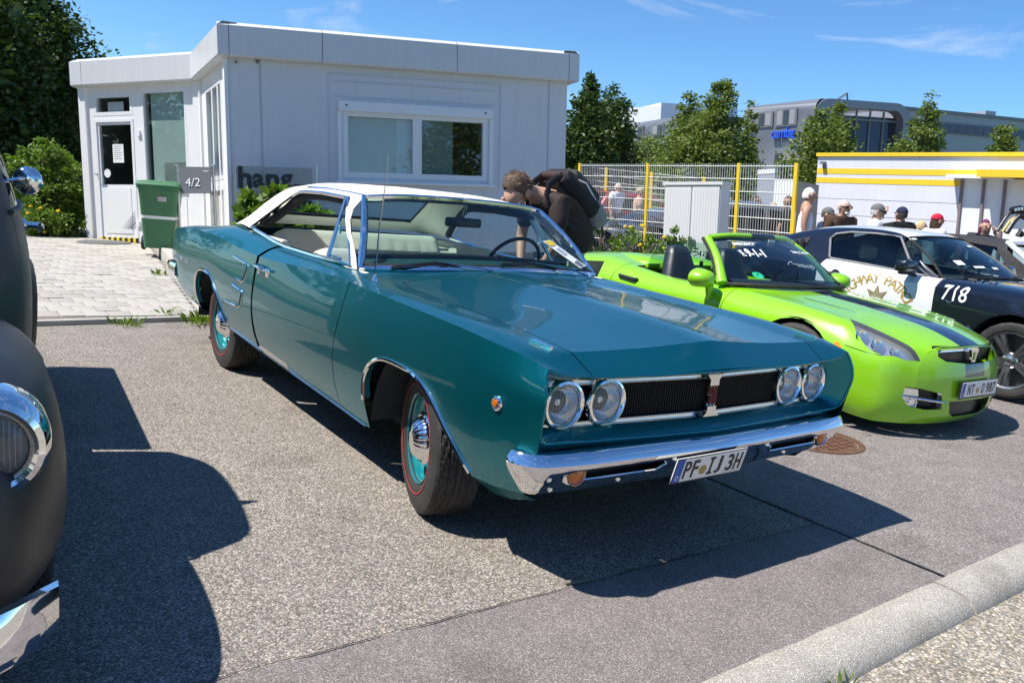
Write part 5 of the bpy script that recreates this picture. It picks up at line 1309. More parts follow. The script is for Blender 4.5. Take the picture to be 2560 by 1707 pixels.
# interior
X['greyplastic'] = simple('dark_grey_plastic', (.055, .058, .06), .55, var=.1)
m = MB(); P_ = []
for x in np.linspace(-.70, .70, 21):
    k = (x/.7)**2; P_.append([(x, .46+.25*k, .86), (x, .66+.15*k, .905), (x, .86+.08*k, .90), (x, .93+.05*k, .86), (x, .90, .60)])
m.grid(P_); m.build('dashboard', X['greyplastic'], green, 60)
for s_ in (-1, 1):
    m = MB(); m.box((s_*.70, 1.35, .66), (.07, 1.15, .36), bev=.03); m.build('door_trim', X['lime'] if s_ > 0 else X['greyplastic'], green, 50)
    # sports seat: shell, backrest with tapered integral headrest
    st_ = empty('seat'); st_.parent = green; st_.location = (s_*.36, 1.55, 0)
    G_ = []
    for j, (z, w, y, th) in enumerate([(.42,.21,.0,.09),(.55,.24,.03,.10),(.70,.235,.08,.10),(.85,.20,.13,.09),(.95,.155,.165,.085),(1.03,.125,.185,.08),(1.085,.10,.20,.065),(1.105,.05,.205,.03)]):
        ring = []
        for k in range(17):
            a = 2*math.pi*k/16; ca, sa_ = math.cos(a), math.sin(a); cx_ = abs(ca)**.6*np.sign(ca)*w; cy_ = abs(sa_)**.75*np.sign(sa_)*th+(.03*(abs(ca)**4) if sa_ < 0 else 0)*-1
            ring.append((cx_, y+cy_, z))
        G_.append(ring)
    m = MB(); m.grid(G_); m.poly(G_[-1]); m.build('backrest', X['leather'], st_, 70)
    m = MB(); m.box((0, -.25, .40), (.48, .5, .16), bev=.06); m.build('cushion', X['leather'], st_, 60)
sw = empty('steering_wheel'); sw.parent = green; sw.location = (.37, 1.06, .86); sw.rotation_euler = (rad(-65), 0, 0)
m = MB(); m.tube([(.18*math.cos(a), .18*math.sin(a), 0) for a in np.linspace(0, 2*math.pi, 29)[:-1]], .015, 8, closed=True); m.build('rim', X['plastic'], sw)
m = MB(); m.box((0, 0, -.02), (.34, .06, .03), bev=.01); m.cyl((0, 0, -.02), (0, 0, -.3), .04); m.build('spokes', X['plastic'], sw)
# wind deflector behind the seats, with its rail
X['windglass'] = glass('wind_deflector_glass', (.62, .86, .66), 1.0, body=.18, bodycol=(.25, .5, .3))
P_ = [(x, 1.87, .90+.24*math.sqrt(max(0, 1-(abs(x)/.60)**3))) for x in np.linspace(-.6, .6, 25)]
m = MB(); m.grid([[(q[0], q[1], .90), q] for q in P_]); m.build('wind_deflector', X['windglass'], green, 0)
m = MB(); m.box((0, 1.88, .895), (1.2, .05, .05), bev=.015); m.build('deflector_rail', X['lime'], green)
for s_ in (-1, 1):
    m = MB(); m.box((s_*.12, 1.85, .935), (.03, .03, .05), bev=.008); m.build('deflector_clip', X['plastic'], green)
    # rear humps and black door-top seal
    m = MB(); m.box((s_*.70, 1.95, .875), (.05, .26, .02), -s_*.12, .006, None); m.build('deck_seal', X['rubber'], green)
m = text('deflector_lettering', 'SKY', (.05, 1.868, 1.03), (-1, 0, 0), (0, 0, 1), .055, X['signgrey'], green, .001, width=.34)
m = MB(); m.ell((-.36, 2.25, .88), (.22, .45, .10), 16, 10); m.build('deck_hump', X['lime'], green, 80)
m = MB(); m.ell((.36, 2.25, .88), (.22, .45, .10), 16, 10); m.build('deck_hump', X['lime'], green, 80)
for s_ in (-1, 1):
    mr = empty('door_mirror'); mr.parent = green; mr.location = (s_*.965, .86, .90)
    m = MB(); G_ = []
    for j, (yy, sx_, sz_) in enumerate([(-.085,.03,.025),(-.07,.075,.052),(-.03,.105,.07),(.02,.118,.078),(.06,.12,.08)]):
        G_.append([(sx_*math.cos(a)*(1 if True else 1), yy, sz_*math.sin(a)) for a in np.linspace(0, 2*math.pi, 19)])
    m.grid(G_); m.poly(G_[0]); m.build('mirror_shell', X['lime'], mr, 80)
    m = MB(); m.lathe([(0, 0), (1, 0)], (0, .055, 0), (0, 1, 0), 18); 
    m.v = [(a*.112, b, c*.072) for a, b, c in m.v]; m.build('mirror_glass', X['reflector'], mr)
    m = MB(); m.tube([(-s_*.07, .0, -.03), (-s_*.09, .0, -.08), (-s_*.10, -.0, -.17)], [.035, .045, .03], 10, flat=(1, .6)); m.build('mirror_stalk', X['lime'], mr, 60)
    hx = surf(g_bvh, 1.82, .785, s_, .012)
    m = MB(); m.tube([(hx-s_*.01, 1.94, .792), (hx+s_*.012, 1.92, .792), (hx+s_*.015, 1.72, .780), (hx-s_*.01, 1.70, .78)], .016, 8); m.build('door_handle', X['plastic'], green)
# stickers on the windscreen
def gws(a, b): return gr[int(round(b*6))][int(round(a*22))]
def wsq(x, f_, off=-.006):
    f0 = f_*6; i = min(int(f0), 5); w_ = f0-i; r0, r1 = gr[i], gr[i+1]
    s0 = np.array([np.interp(x, r0[::-1, 0], r0[::-1, k]) for k in range(3)]); s1 = np.array([np.interp(x, r1[::-1, 0], r1[::-1, k]) for k in range(3)])
    return s0*(1-w_)+s1*w_+np.array([0, off, .004])
def wtext(body, x, f_, h, w, mat, **k):
    c = wsq(x, f_); d = wsq(x+.04, f_)-wsq(x-.04, f_); d /= np.linalg.norm(d); u_ = wsq(x, f_+.08)-wsq(x, f_-.08); u_ /= np.linalg.norm(u_); u_ -= d*(u_@d); u_ /= np.linalg.norm(u_)
    text('sticker_lettering', body, c, d, u_, h, mat, green, .0006, width=w, **k)
wtext('EMERGENCY', -.385, .80, .045, .22, X['paper'], bold=.02); wtext('9-1-1', -.385, .60, .12, .18, X['paper'], bold=.03); wtext('Safety, Service', .26, .66, .055, .34, X['paper'], shear=.25)
c = wsq(-.50, .60); d = wsq(-.46, .60)-wsq(-.54, .60); d /= np.linalg.norm(d); u_ = wsq(-.5, .7)-wsq(-.5, .5); u_ /= np.linalg.norm(u_)
text('sticker_lettering', 'DIAL', c, u_, -d, .032, X['paper'], green, .0006, width=.10, bold=.02)
c = wsq(-.55, .16, -.008); d = wsq(-.51, .16)-wsq(-.59, .16); d /= np.linalg.norm(d); u_ = wsq(-.55, .3)-wsq(-.55, .1); u_ /= np.linalg.norm(u_)
m = MB(); m.poly([tuple(c+d*.042*math.cos(a)+u_*.042*math.sin(a)) for a in np.linspace(0, 2*math.pi, 21)[:-1]]); m.build('badge_sticker', simple('green_sticker', (.02, .42, .22), .4), green, 0)
text('badge_lettering', '4', tuple(c+np.array([0, -.003, .002])+u_*.012), d, u_, .026, X['plateblack'], green, .0005)
m = MB(); c = wsq(.02, .86, .02); m.box(tuple(c), (.09, .004, .05), 0, 0, None); m.build('toll_tag', X['paper'], green)
for pv, tp in (((.10, .45, .905), (-.42, .60, .925)), ((.62, .63, .90), (.16, .50, .925))):
    m = MB(); m.tube([pv, ((pv[0]+tp[0])/2, (pv[1]+tp[1])/2-.035, .93), tp], [.014, .009, .006], 6); m.build('wiper', X['plastic'], green)
# ------------------------------------------------------------------ black and white patrol coupe
ML, MYAW = (6.18, .27, .03), -.013
must = empty('patrol_coupe', ML, MYAW, 'black and white highway patrol coupe with gold door lettering and number 718', 'car')
MB_ = [
 [(.70,-.80,.18),(.76,-.82,.24),(.80,-.84,.36),(.82,-.86,.52),(.82,-.87,.66),(.80,-.86,.77),(.72,-.86,.83),(.4,-.90,.86),(0,-.92,.87)],
 gc(-.45, (.80,.17),(.88,.24),(.925,.36),(.94,.52),(.94,.68),(.92,.82),(.82,.90),(.42,.945),(0,.955)),
 gc(0, (.82,.17),(.89,.24),(.94,.38),(.95,.56),(.95,.72),(.925,.86),(.82,.935),(.42,.98),(0,.99)),
 gc(.45, (.80,.17),(.88,.23),(.93,.36),(.942,.56),(.945,.74),(.925,.89),(.82,.955),(.42,1.0),(0,1.01)),
 gc(.8, (.80,.17),(.88,.22),(.925,.36),(.938,.56),(.942,.75),(.925,.905),(.82,.975),(.5,1.0),(0,1.02)),
 gc(1.4, (.80,.17),(.88,.22),(.92,.36),(.936,.56),(.942,.76),(.925,.92),(.83,1.005),(.5,1.0),(0,1.0)),
 gc(2.0, (.80,.17),(.88,.22),(.92,.36),(.936,.56),(.945,.77),(.93,.94),(.83,1.03),(.5,1.02),(0,1.02)),
 gc(2.72, (.82,.20),(.90,.26),(.945,.40),(.95,.58),(.95,.78),(.92,.95),(.82,1.04),(.5,1.06),(0,1.06)),
 gc(3.3, (.78,.26),(.86,.32),(.90,.44),(.915,.60),(.915,.78),(.88,.94),(.78,1.0),(.5,1.02),(0,1.02)),
 gc(3.75, (.72,.34),(.80,.40),(.84,.48),(.86,.62),(.86,.78),(.82,.92),(.7,.96),(.4,.97),(0,.97)),
]
G = loft(MB_, [4,5,5,4,6,6,6,5,4], [2,3,3,4,4,3,4,4], sharp=(5,))
mbm = bm_grid(G); m_bvh = BVHTree.FromBMesh(mbm)
for cy in (0, 2.72):
    for pl_ in (circ(cy, .36, .395), [(cy-.395, 0), (cy+.395, 0), (cy+.395, .36), (cy-.395, .36)]):
        fs = cut(mbm, pl_, (1, 2), lambda c: abs(c.x) > .66); bmesh.ops.delete(mbm, geom=fs, context='FACES')
fs = cut(mbm, [(-.80,.80),(0,.72),(.80,.80),(.80,2.5),(.6,3.0),(-.6,3.0),(-.80,2.5)], (0, 1), lambda c: c.z > .9); bmesh.ops.delete(mbm, geom=fs, context='FACES')
dpoly = [(.765,1.2),(.765,.965),(.75,.725),(.74,.30),(1.98,.30),(2.06,.70),(2.075,.915),(2.02,1.03),(1.98,1.2)]
for s_ in (-1, 1):
    cutdel(mbm, strip([(.765,.99),(.75,.725),(.74,.28)], .006)+strip([(2.01,1.04),(2.075,.915),(2.06,.70),(1.98,.28)], .006), (1, 2), lambda c, s_=s_: c.x*s_ > .7)
    d_ = extract(mbm, cut(mbm, hull(dpoly), (1, 2), lambda c, s_=s_: c.x*s_ > .7)); bm_obj(d_, 'door', X['carwhite'], must, 30)
bm_obj(mbm, 'body', X['police'], must, 30)
MG = [
 [(.80,.79,.975),(.60,1.315,1.335),(.57,1.30,1.350),(.35,1.26,1.372),(0,1.24,1.382)],
 [(.80,.95,.985),(.645,1.45,1.352),(.605,1.45,1.378),(.4,1.42,1.405),(0,1.41,1.415)],
 gc(1.75, (.815,1.015),(.660,1.358),(.610,1.390),(.4,1.422),(0,1.432)),
 gc(2.10, (.815,1.03),(.672,1.325),(.605,1.372),(.4,1.410),(0,1.422)),
 gc(2.45, (.815,1.035),(.69,1.24),(.61,1.315),(.42,1.355),(0,1.368)),
 gc(2.80, (.805,1.03),(.72,1.14),(.64,1.215),(.45,1.255),(0,1.27)),
 gc(3.15, (.78,1.015),(.73,1.06),(.67,1.10),(.5,1.125),(0,1.135)),
 gc(3.45, (.74,.995),(.71,1.005),(.67,1.012),(.5,1.02),(0,1.022)),
]
G = loft(MG, [4, 5, 5, 5, 5, 4, 3], [6, 3, 4, 5], sharp=(2,))
mgb = bm_grid(G); mg_bvh = BVHTree.FromBMesh(mgb)
mw_ = [[(.90,.985),(1.06,1.13),(1.36,1.335),(1.6,1.345),(1.6,1.025)], [(1.6,1.025),(1.6,1.345),(1.9,1.335),(2.06,1.305),(2.10,1.25),(2.03,1.06),(2.0,1.042)]]
for s_ in (-1, 1):
    nb = bmesh.new()
    for pl_ in mw_:
        q = extract(mgb, cut(mgb, pl_, (1, 2), lambda c, s_=s_: c.x*s_ > .5)); t_ = bpy.data.meshes.new('t'); q.to_mesh(t_); nb.from_mesh(t_); q.free(); bpy.data.meshes.remove(t_)
    for q in nb.verts: q.co.x -= s_*.012
    bm_obj(nb, 'side_window', X['tintglass'], must, 50)
    P_ = [(.90,.985),(1.06,1.13),(1.36,1.335),(1.6,1.348),(1.9,1.338),(2.06,1.305),(2.10,1.25),(2.03,1.06),(2.0,1.042),(1.6,1.025),(1.2,1.0)]
    m = MB(); m.tube([(surf(mg_bvh, y, z, s_, .002), y, z) for y, z in P_], .013, 6, closed=True); m.build('window_trim', simple('grey_trim', (.30, .29, .29), .4, .3) if s_ < 0 else X['rubber'], must)
    # louvred quarter window cover
    lv = empty('quarter_louvre'); lv.parent = must
    q = [(2.36,1.245),(2.40,1.10),(2.55,1.09),(2.80,1.125),(2.74,1.155)]
    m = MB(); m.prism(q, lambda a, b: (surf(mg_bvh, a, b, s_, .002), a, b), (s_*.010, 0, 0)); m.build('louvre_panel', X['plastic'], lv)
    for k in range(4):
        y_ = 2.42+k*.085; zt = 1.228-.24*(y_-2.36); m = MB(); m.box((surf(mg_bvh, y_, 1.15, s_, .016), y_, (1.105+zt)/2+.01), (.014, .055, zt-1.12), 0, .004, Matrix.Rotation(rad(-28*s_*0), 3, 'X') @ Matrix.Rotation(rad(14)*s_, 3, 'Z')); m.build('louvre_slat', X['plastic'], lv)
    m = MB(); m.tube([(surf(m_bvh, y, z, s_, .0), y, z) for y, z in [(.8, .915), (1.3, .93), (1.9, .945), (2.4, .955), (3.0, .95)]], .006, 5)
# white roof panel (inner field), black pillars
rf_ = extract(mgb, cut(mgb, [(-.585,1.27),(-.3,1.22),(.3,1.22),(.585,1.27),(.60,1.5),(.60,2.0),(.56,2.4),(-.56,2.4),(-.60,2.0),(-.60,1.5)], (0, 1), lambda c: c.z > 1.25)); bm_obj(rf_, 'roof', X['carwhite'], must, 40)
rw_ = extract(mgb, cut(mgb, [(-.54,2.46),(.54,2.46),(.6,3.2),(-.6,3.2)], (0, 1), lambda c: c.z > 1.03)); bm_obj(rw_, 'rear_window', X['tintglass'], must, 40)
bm_obj(mgb, 'pillars', X['police'], must, 40)
mwb = arc(np.array([(.775,.775,.978),(.60,.66,1.0),(.3,.58,1.02),(0,.56,1.025)]), 10); mwt = arc(np.array([(.585,1.30,1.335),(.40,1.25,1.358),(.2,1.225,1.368),(0,1.22,1.372)]), 10)
mr_ = [mwb*(1-k/5)+mwt*(k/5)+np.array([0, -.02, .02])*math.sin(math.pi*k/5) for k in range(6)]
m = MB(); m.grid(mr_); m.build('windscreen', X['tintglass'], must, 60)
m = MB(); m.tube([tuple(q) for q in mr_[0]]+[tuple(r_[-1]) for r_ in mr_[1:-1]]+[tuple(q) for q in mr_[-1][::-1]]+[tuple(r_[0]) for r_ in mr_[-2:0:-1]], .012, 6, closed=True); m.build('windscreen_seal', X['rubber'], must)
m = MB(); P_ = []
for x in np.linspace(-.74, .74, 11): P_.append([(x, .66+.15*(x/.74)**2, .99), (x, .92, 1.01), (x, 1.05, .97), (x, 1.05, .6)])
m.grid(P_); m.build('dashboard', X['greyplastic'], must)
m = MB(); m.box((0, 1.6, .3), (1.6, 4.0, .04)); m.box((0, 2.3, .75), (1.4, .05, .8)); m.build('underbody', X['dark'], must)
X['tan'] = simple('tan_upholstery', (.42, .36, .28), .6)
for s_ in (-1, 1):
    st_ = empty('seat'); st_.parent = must; st_.location = (s_*.37, 1.75, 0)
    m = MB(); m.box((0, 0, .72), (.48, .16, .62), 0, .06, Matrix.Rotation(rad(-12), 3, 'X')); m.build('backrest', X['tan'], st_, 60)
    m = MB(); m.box((0, .11, 1.14), (.25, .09, .16), bev=.04); m.build('headrest', X['tan'], st_, 60)
    m = MB(); m.box((s_*.80, 1.4, .78), (.06, 1.2, .4), bev=.03); m.build('door_trim', X['greyplastic'], must)
sw = empty('steering_wheel'); sw.parent = must; sw.location = (.37, 1.12, .96); sw.rotation_euler = (rad(-65), 0, 0)
m = MB(); m.tube([(.18*math.cos(a), .18*math.sin(a), 0) for a in np.linspace(0, 2*math.pi, 25)[:-1]], .014, 8, closed=True); m.build('rim', X['plastic'], sw)
for s_ in (-1, 1):
    mr = empty('door_mirror'); mr.parent = must; mr.location = (s_*1.0, 1.04, 1.03)
    m = MB(); m.box((0, 0, .035), (.22, .13, .115), 0, .035); m.build('mirror_shell', X['police'], mr, 60)
    m = MB(); m.tube([(s_*.08, -.0, -.03), (-s_*.04, -.0, -.03), (-s_*.13, -.03, -.05)], [.035, .04, .03], 8, flat=(1, .5)); m.build('mirror_foot', X['plastic'], mr, 60)
    hx = surf(m_bvh, 1.86, .88, s_, .012)
    m = MB(); m.ell((hx, 1.86, .882), (.018, .125, .028), 12, 8); m.build('door_handle', X['plastic'], must)
    m = MB(); m.lathe([(0, .012), (.05, .010), (.055, 0)], (hx-s_*.012, 1.84, .885), (s_, 0, 0), 16); m.build('handle_cup', X['plastic'], must)
    for yc in (0, 2.72):
        m = MB(); m.lathe([(.405, -.02), (.405, .3), (0, .3)], (s_*.90, yc, .36), (-s_, 0, 0), 20, 0, math.pi, xdir=(0, -s_, 0)); m.build('wheel_well', X['dark'], must)
MT = tyre_mesh(.346, .245, .252)
for s_ in (-1, 1):
    for yc in (0, 2.72): w = alloy(must, s_*.80, yc, .346, s_, .346, .245, .252, X['machined'], MT, 5, 'twin')
    m = MB()
# livery
sx_ = lambda y, z, o=.002: surf(m_bvh, y, z, -1, o)
cyc, czc, rr_ = 1.34, .476, .43
word = 'HIGHWAY PATROL'
for i, ch in enumerate(word):
    if ch == ' ': continue
    a = rad(148-(148-32)*i/(len(word)-1)); y_, z_ = cyc-rr_*math.cos(a), czc+rr_*math.sin(a)
    # letters follow the arc; reading direction runs towards the nose (-y)
    o = text('door_lettering', ch, (sx_(y_, z_), y_, z_), (0, -math.sin(a), -math.cos(a)), (0, -math.cos(a), math.sin(a)), .098, X['gold'], must, .0, bold=.012); drape(o, m_bvh)
o = text('fender_number', '718', (sx_(.565, .865), .565, .865), (0, -1, 0), (0, 0, 1), .145, X['paper'], must, .0, width=.235, bold=.008); drape(o, m_bvh)
text('bonnet_number', '718', (-.60, .48, surfz(m_bvh, -.60, .48, .004)), (.25, -.97, .02), (-.95, -.25, .12), .16, X['paper'], must, .001, width=.24, bold=.0)
o = text('quarter_lettering', 'Community', (sx_(2.27, .925), 2.27, .925), (0, -1, 0), (0, 0, 1), .06, X['paper'], must, .0, width=.36); drape(o, m_bvh)
star = []
for k in range(14):
    a = math.pi/2+k*2*math.pi/14; r_ = .145 if k % 2 == 0 else .07; star.append((1.335-r_*math.cos(a), .70+r_*math.sin(a)))
m = MB(); m.prism(star, lambda a, b: (sx_(a, b), a, b), (-.001, 0, 0)); so_ = m.build('door_star', X['gold'], must, 0); drape(so_, m_bvh, -1, .002)
m = MB(); m.prism([(1.335+(a-1.335)*.82, .70+(b-.70)*.82) for a, b in star], lambda a, b: (sx_(a, b, .004), a, b), (-.001, 0, 0)); drape(m.build('star_field', simple('star_field', (.55, .50, .33), .5), so_, 0), m_bvh, -1, .004)
m = MB(); m.prism([(.64,.80),(.60,.785),(.555,.79),(.58,.775),(.61,.765)], lambda a, b: (sx_(a, b), a, b), (-.003, 0, 0)); m.build('fender_badge', X['chrome'], must)
def msq(x, f_, off=-.008):
    f0 = f_*5; i = min(int(f0), 4); w_ = f0-i
    q = [np.array([np.interp(x, r_[::-1, 0], r_[::-1, k]) for k in range(3)]) for r_ in (mr_[i], mr_[i+1])]; return q[0]*(1-w_)+q[1]*w_+np.array([0, off, .006])
for (x, f_, w_, h_) in ((-.58, .95, .08, .03), (.12, .75, .09, .03), (-.48, .32, .10, .07), (-.28, .22, .16, .03), (-.02, .2, .10, .03)):
    c = msq(x, f_); d = msq(x+.03, f_)-msq(x-.03, f_); d /= np.linalg.norm(d); u_ = msq(x, min(1, f_+.05))-msq(x, f_-.05); u_ /= np.linalg.norm(u_)
    m = MB(); m.poly([tuple(c-d*w_/2-u_*h_/2), tuple(c+d*w_/2-u_*h_/2), tuple(c+d*w_/2+u_*h_/2), tuple(c-d*w_/2+u_*h_/2)]); m.build('screen_sticker', X['paper'], must, 0)
m = MB(); m.tube([(-.28, .60, 1.03), (-.62, .66, 1.025), (-.2, .6, 1.045)], .008, 5); m.tube([(.62, .66, 1.03), (.2, .58, 1.05)], .008, 5); m.build('wiper', X['plastic'], must)
# ------------------------------------------------------------------ matte black pickup at the left edge
PKL, PKY = (-3.10, 0, 0), rad(-4.5)
pick = empty('vintage_pickup', PKL, PKY, 'matte black vintage pickup truck with round chrome headlamp and chrome bumper', 'pickup truck')
# cab and bonnet loft: columns sill, lower, mid, belt, roof edge, roof, centre
for s_ in (-1, 1):
    # bulbous front fender with its wheel opening
    ys = np.linspace(-1, 1, 25); G_ = []
    for t_ in ys:
        y = -.10+.86*t_; k = math.sqrt(max(0.0, 1-abs(t_)**2.6)); row = []
        for a in np.linspace(-.35*math.pi, 1.0*math.pi, 25):
            ca, sa = math.cos(a), math.sin(a); ex = .8
            x = .57+.285*k*abs(ca)**ex*np.sign(ca); z = .44+.455*(.25+.75*k)*abs(sa)**ex*np.sign(sa)*(1 if sa > 0 else .45)
            row.append((s_*x, y, max(.24, z-.05*max(0, t_)**2)))
        G_.append(row)
    fb = bm_grid(np.array(G_))
    for pl_ in (circ(.02, .36, .40), [(-.38, 0), (.42, 0), (.42, .36), (-.38, .36)]):
        fs = cut(fb, pl_, (1, 2), lambda c, s_=s_: c.x*s_ > .64); bmesh.ops.delete(fb, geom=fs, context='FACES')
    bm_obj(fb, 'front_fender', X['matte'], pick, 60)
    hl_ = empty('headlamp'); hl_.parent = pick; hl_.location = (s_*.665, -.80, .735); hl_.rotation_euler = (rad(4), 0, s_*rad(-3))
    m = MB(); m.lathe([(.088, .012), (.094, .03), (.104, .036), (.118, .028), (.128, .0), (.130, -.03), (.122, -.10)], (0, 0, 0), (0, -1, 0), 48); m.build('bezel', X['chrome'], hl_)
    m = MB(); m.lathe([(.089, .016), (.086, .022), (.084, .012)], (0, 0, 0), (0, -1, 0), 40); m.build('lens_ring', X['steel'], hl_)
    m = MB(); m.lathe([(0, .045), (.03, .043), (.055, .036), (.075, .024), (.088, .010)], (0, 0, 0), (0, -1, 0), 36); m.build('lens', X['lens'], hl_)
    m = MB(); m.lathe([(.088, .008), (.075, -.03), (.05, -.06), (.02, -.072), (0, -.072)], (0, 0, 0), (0, -1, 0), 30); m.build('reflector', X['reflector'], hl_)
    for i in range(-7, 8):
        w = i*.011; zz = math.sqrt(max(.0, .082**2-w*w)); mm = MB(); mm.tube([(w, -.022+.02*(w/.08)**2, -zz*.9), (w, -.034+.03*(w/.08)**2, 0), (w, -.022+.02*(w/.08)**2, zz*.9)], .0016, 5, False); mm.build('lens_flute', X['flute'], hl_)
    # rear fender
    G_ = []
    for t_ in np.linspace(-1, 1, 19):
        y = 2.78+.55*t_; k = math.sqrt(max(0.0, 1-abs(t_)**2.4)); row = []
        for a in np.linspace(-.3*math.pi, .75*math.pi, 17):
            ca, sa = math.cos(a), math.sin(a); row.append((s_*(.68+.20*k*abs(ca)**.8*np.sign(ca)), y, max(.26, .42+.44*(.2+.8*k)*sa)))
        G_.append(row)
    rb = bm_grid(np.array(G_))
    for pl_ in (circ(2.78, .36, .39), [(2.39, 0), (3.17, 0), (3.17, .36), (2.39, .36)]):
        fs = cut(rb, pl_, (1, 2), lambda c, s_=s_: c.x*s_ > .70); bmesh.ops.delete(rb, geom=fs, context='FACES')
    bm_obj(rb, 'rear_fender', X['matte'], pick, 60)
    m = MB(); m.box((s_*.72, 1.25, .30), (.26, 1.6, .05), bev=.02); m.build('running_board', X['matte'], pick)
    m = MB(); m.box((s_*.70, 2.42, .72), (.05, 1.85, .48), bev=.02); m.build('bed_side', X['matte'], pick)
    PT = tyre_mesh(.345, .20, .20) if s_ < 0 else PT
    for yc in (.02, 2.78):
        w = empty('wheel'); w.parent = pick; w.location = (s_*.72, yc, .345); link('tyre', PT, None, w)
        m = MB(); m.lathe([(.20, .08), (.19, .06), (.12, .05), (.10, .08), (0, .095)], (0, 0, 0), (s_, 0, 0), 28); m.build('rim', X['matte'], w)
    # cab door seam, handle, mirror
CB = [
 gc(.20, (.62,.30),(.66,.50),(.68,.80),(.60,1.12),(.52,1.17),(.3,1.19),(0,1.20)),
 gc(.42, (.68,.30),(.73,.50),(.755,.80),(.715,1.16),(.545,1.54),(.30,1.62),(0,1.645)),
 gc(.60, (.70,.30),(.75,.50),(.775,.82),(.735,1.18),(.555,1.58),(.30,1.69),(0,1.715)),
 gc(1.0, (.71,.30),(.76,.50),(.785,.84),(.745,1.18),(.555,1.60),(.30,1.71),(0,1.735)),
 gc(1.32, (.70,.30),(.75,.50),(.775,.84),(.735,1.18),(.53,1.54),(.30,1.63),(0,1.655)),
 gc(1.46, (.66,.30),(.71,.50),(.73,.84),(.68,1.15),(.48,1.40),(.28,1.46),(0,1.47)),
]
cbm = bm_grid(loft(CB, [4, 4, 5, 5, 4], [3, 4, 4, 5, 4, 4])); cb_bvh = BVHTree.FromBMesh(cbm)
for s_ in (-1, 1):
    nb = extract(cbm, cut(cbm, [(.50,1.21),(.60,1.54),(1.16,1.56),(1.22,1.21)], (1, 2), lambda c, s_=s_: c.x*s_ > .45)); bm_obj(nb, 'side_window', X['tintglass'], pick, 60)
    cutdel(cbm, strip([(.46,1.18),(.42,.84),(.40,.34),(.44,.32)], .007)+strip([(1.27,1.3),(1.28,.84),(1.26,.34)], .007), (1, 2), lambda c, s_=s_: c.x*s_ > .5)
    d_ = extract(cbm, cut(cbm, [(.46,1.18),(.42,.84),(.40,.33),(1.26,.33),(1.28,.84),(1.27,1.18)], (1, 2), lambda c, s_=s_: c.x*s_ > .5)); bm_obj(d_, 'door', X['matte'], pick, 50)
    hx = s_*.765; hd_ = empty('door_handle'); hd_.parent = pick
    m = MB(); m.tube([(hx-s_*.02, 1.20, 1.10), (hx+s_*.055, 1.20, 1.10), (hx+s_*.06, 1.18, 1.10), (hx+s_*.055, 1.06, 1.095)], .013, 8); m.build('grip', X['chrome'], hd_)
    m = MB(); m.lathe([(.028, 0), (.026, .02), (0, .022)], (hx-s_*.015, 1.20, 1.10), (s_, 0, 0), 14); m.build('escutcheon', X['chrome'], hd_)
    m = MB(); m.tube([(surf(cb_bvh, y, 1.195, s_, .004), y, 1.195) for y in np.linspace(.44, 1.30, 9)], .012, 6); m.build('belt_moulding', X['matte'], pick)
ws = extract(cbm, cut(cbm, [(-.50,1.22),(.50,1.22),(.44,1.53),(-.44,1.53)], (0, 2), lambda c: c.y < .58)); bm_obj(ws, 'windscreen', X['tintglass'], pick, 60)
bm_obj(cbm, 'cab', X['matte'], pick, 50)
HB = [
 gc(-.86, (.22,.42),(.30,.55),(.32,.75),(.26,.93),(.14,1.0),(0,1.02)),
 gc(-.60, (.30,.40),(.40,.55),(.42,.78),(.34,.99),(.18,1.06),(0,1.085)),
 gc(-.1, (.42,.40),(.54,.55),(.56,.80),(.46,1.04),(.24,1.12),(0,1.145)),
 gc(.24, (.52,.40),(.64,.55),(.66,.82),(.58,1.08),(.3,1.17),(0,1.19)),
]
m = MB(); m.grid(loft(HB, [4, 5, 4], [3, 4, 4, 4, 4])); m.build('bonnet', X['matte'], pick, 50)
for k in range(7):
    m = MB(); m.tube([(-.26+.02*k, -.87-.004*k, .50+k*.055), (0, -.91, .50+k*.055), (.26-.02*k, -.87-.004*k, .50+k*.055)], .014, 6); m.build('grille_bar', X['chrome'], pick)
m = MB(); m.box((0, -.80, .62), (.55, .1, .5)); m.build('grille_shell', X['matte'], pick)
# bumper: curved chrome blade
P_ = []
for x in np.linspace(-.80, .80, 41):
    u = abs(x)/.80; y = -1.21+.10*u**2+.12*max(0, (u-.80)/.2)**2; e = 1-.28*max(0, (u-.9)/.1)**2
    P_.append([(x, y+.05, .40+.062*e), (x, y+.012, .40+.066*e), (x, y-.006, .40+.03*e), (x, y-.008, .40-.02*e), (x, y+.010, .40-.064*e), (x, y+.05, .40-.066*e)])
m = MB(); m.grid(P_); bo = m.build('front_bumper', X['chrome'], pick, 50)
for s_ in (-1, 1):
    m = MB(); m.lathe([(0, .014), (.016, .011), (.022, 0)], (s_*.52, -1.178, .40), (0, -1, 0), 16); m.build('bumper_bolt', X['chrome'], bo)
    m = MB(); m.box((s_*.38, -.95, .38), (.05, .5, .08)); m.build('bumper_bracket', X['dark'], pick)
m = MB(); m.box((0, 1.2, .42), (1.1, 4.2, .10)); m.box((0, 2.42, .55), (1.36, 1.85, .05)); m.box((0, 3.34, .72), (1.42, .05, .46)); m.build('chassis', X['dark'], pick)
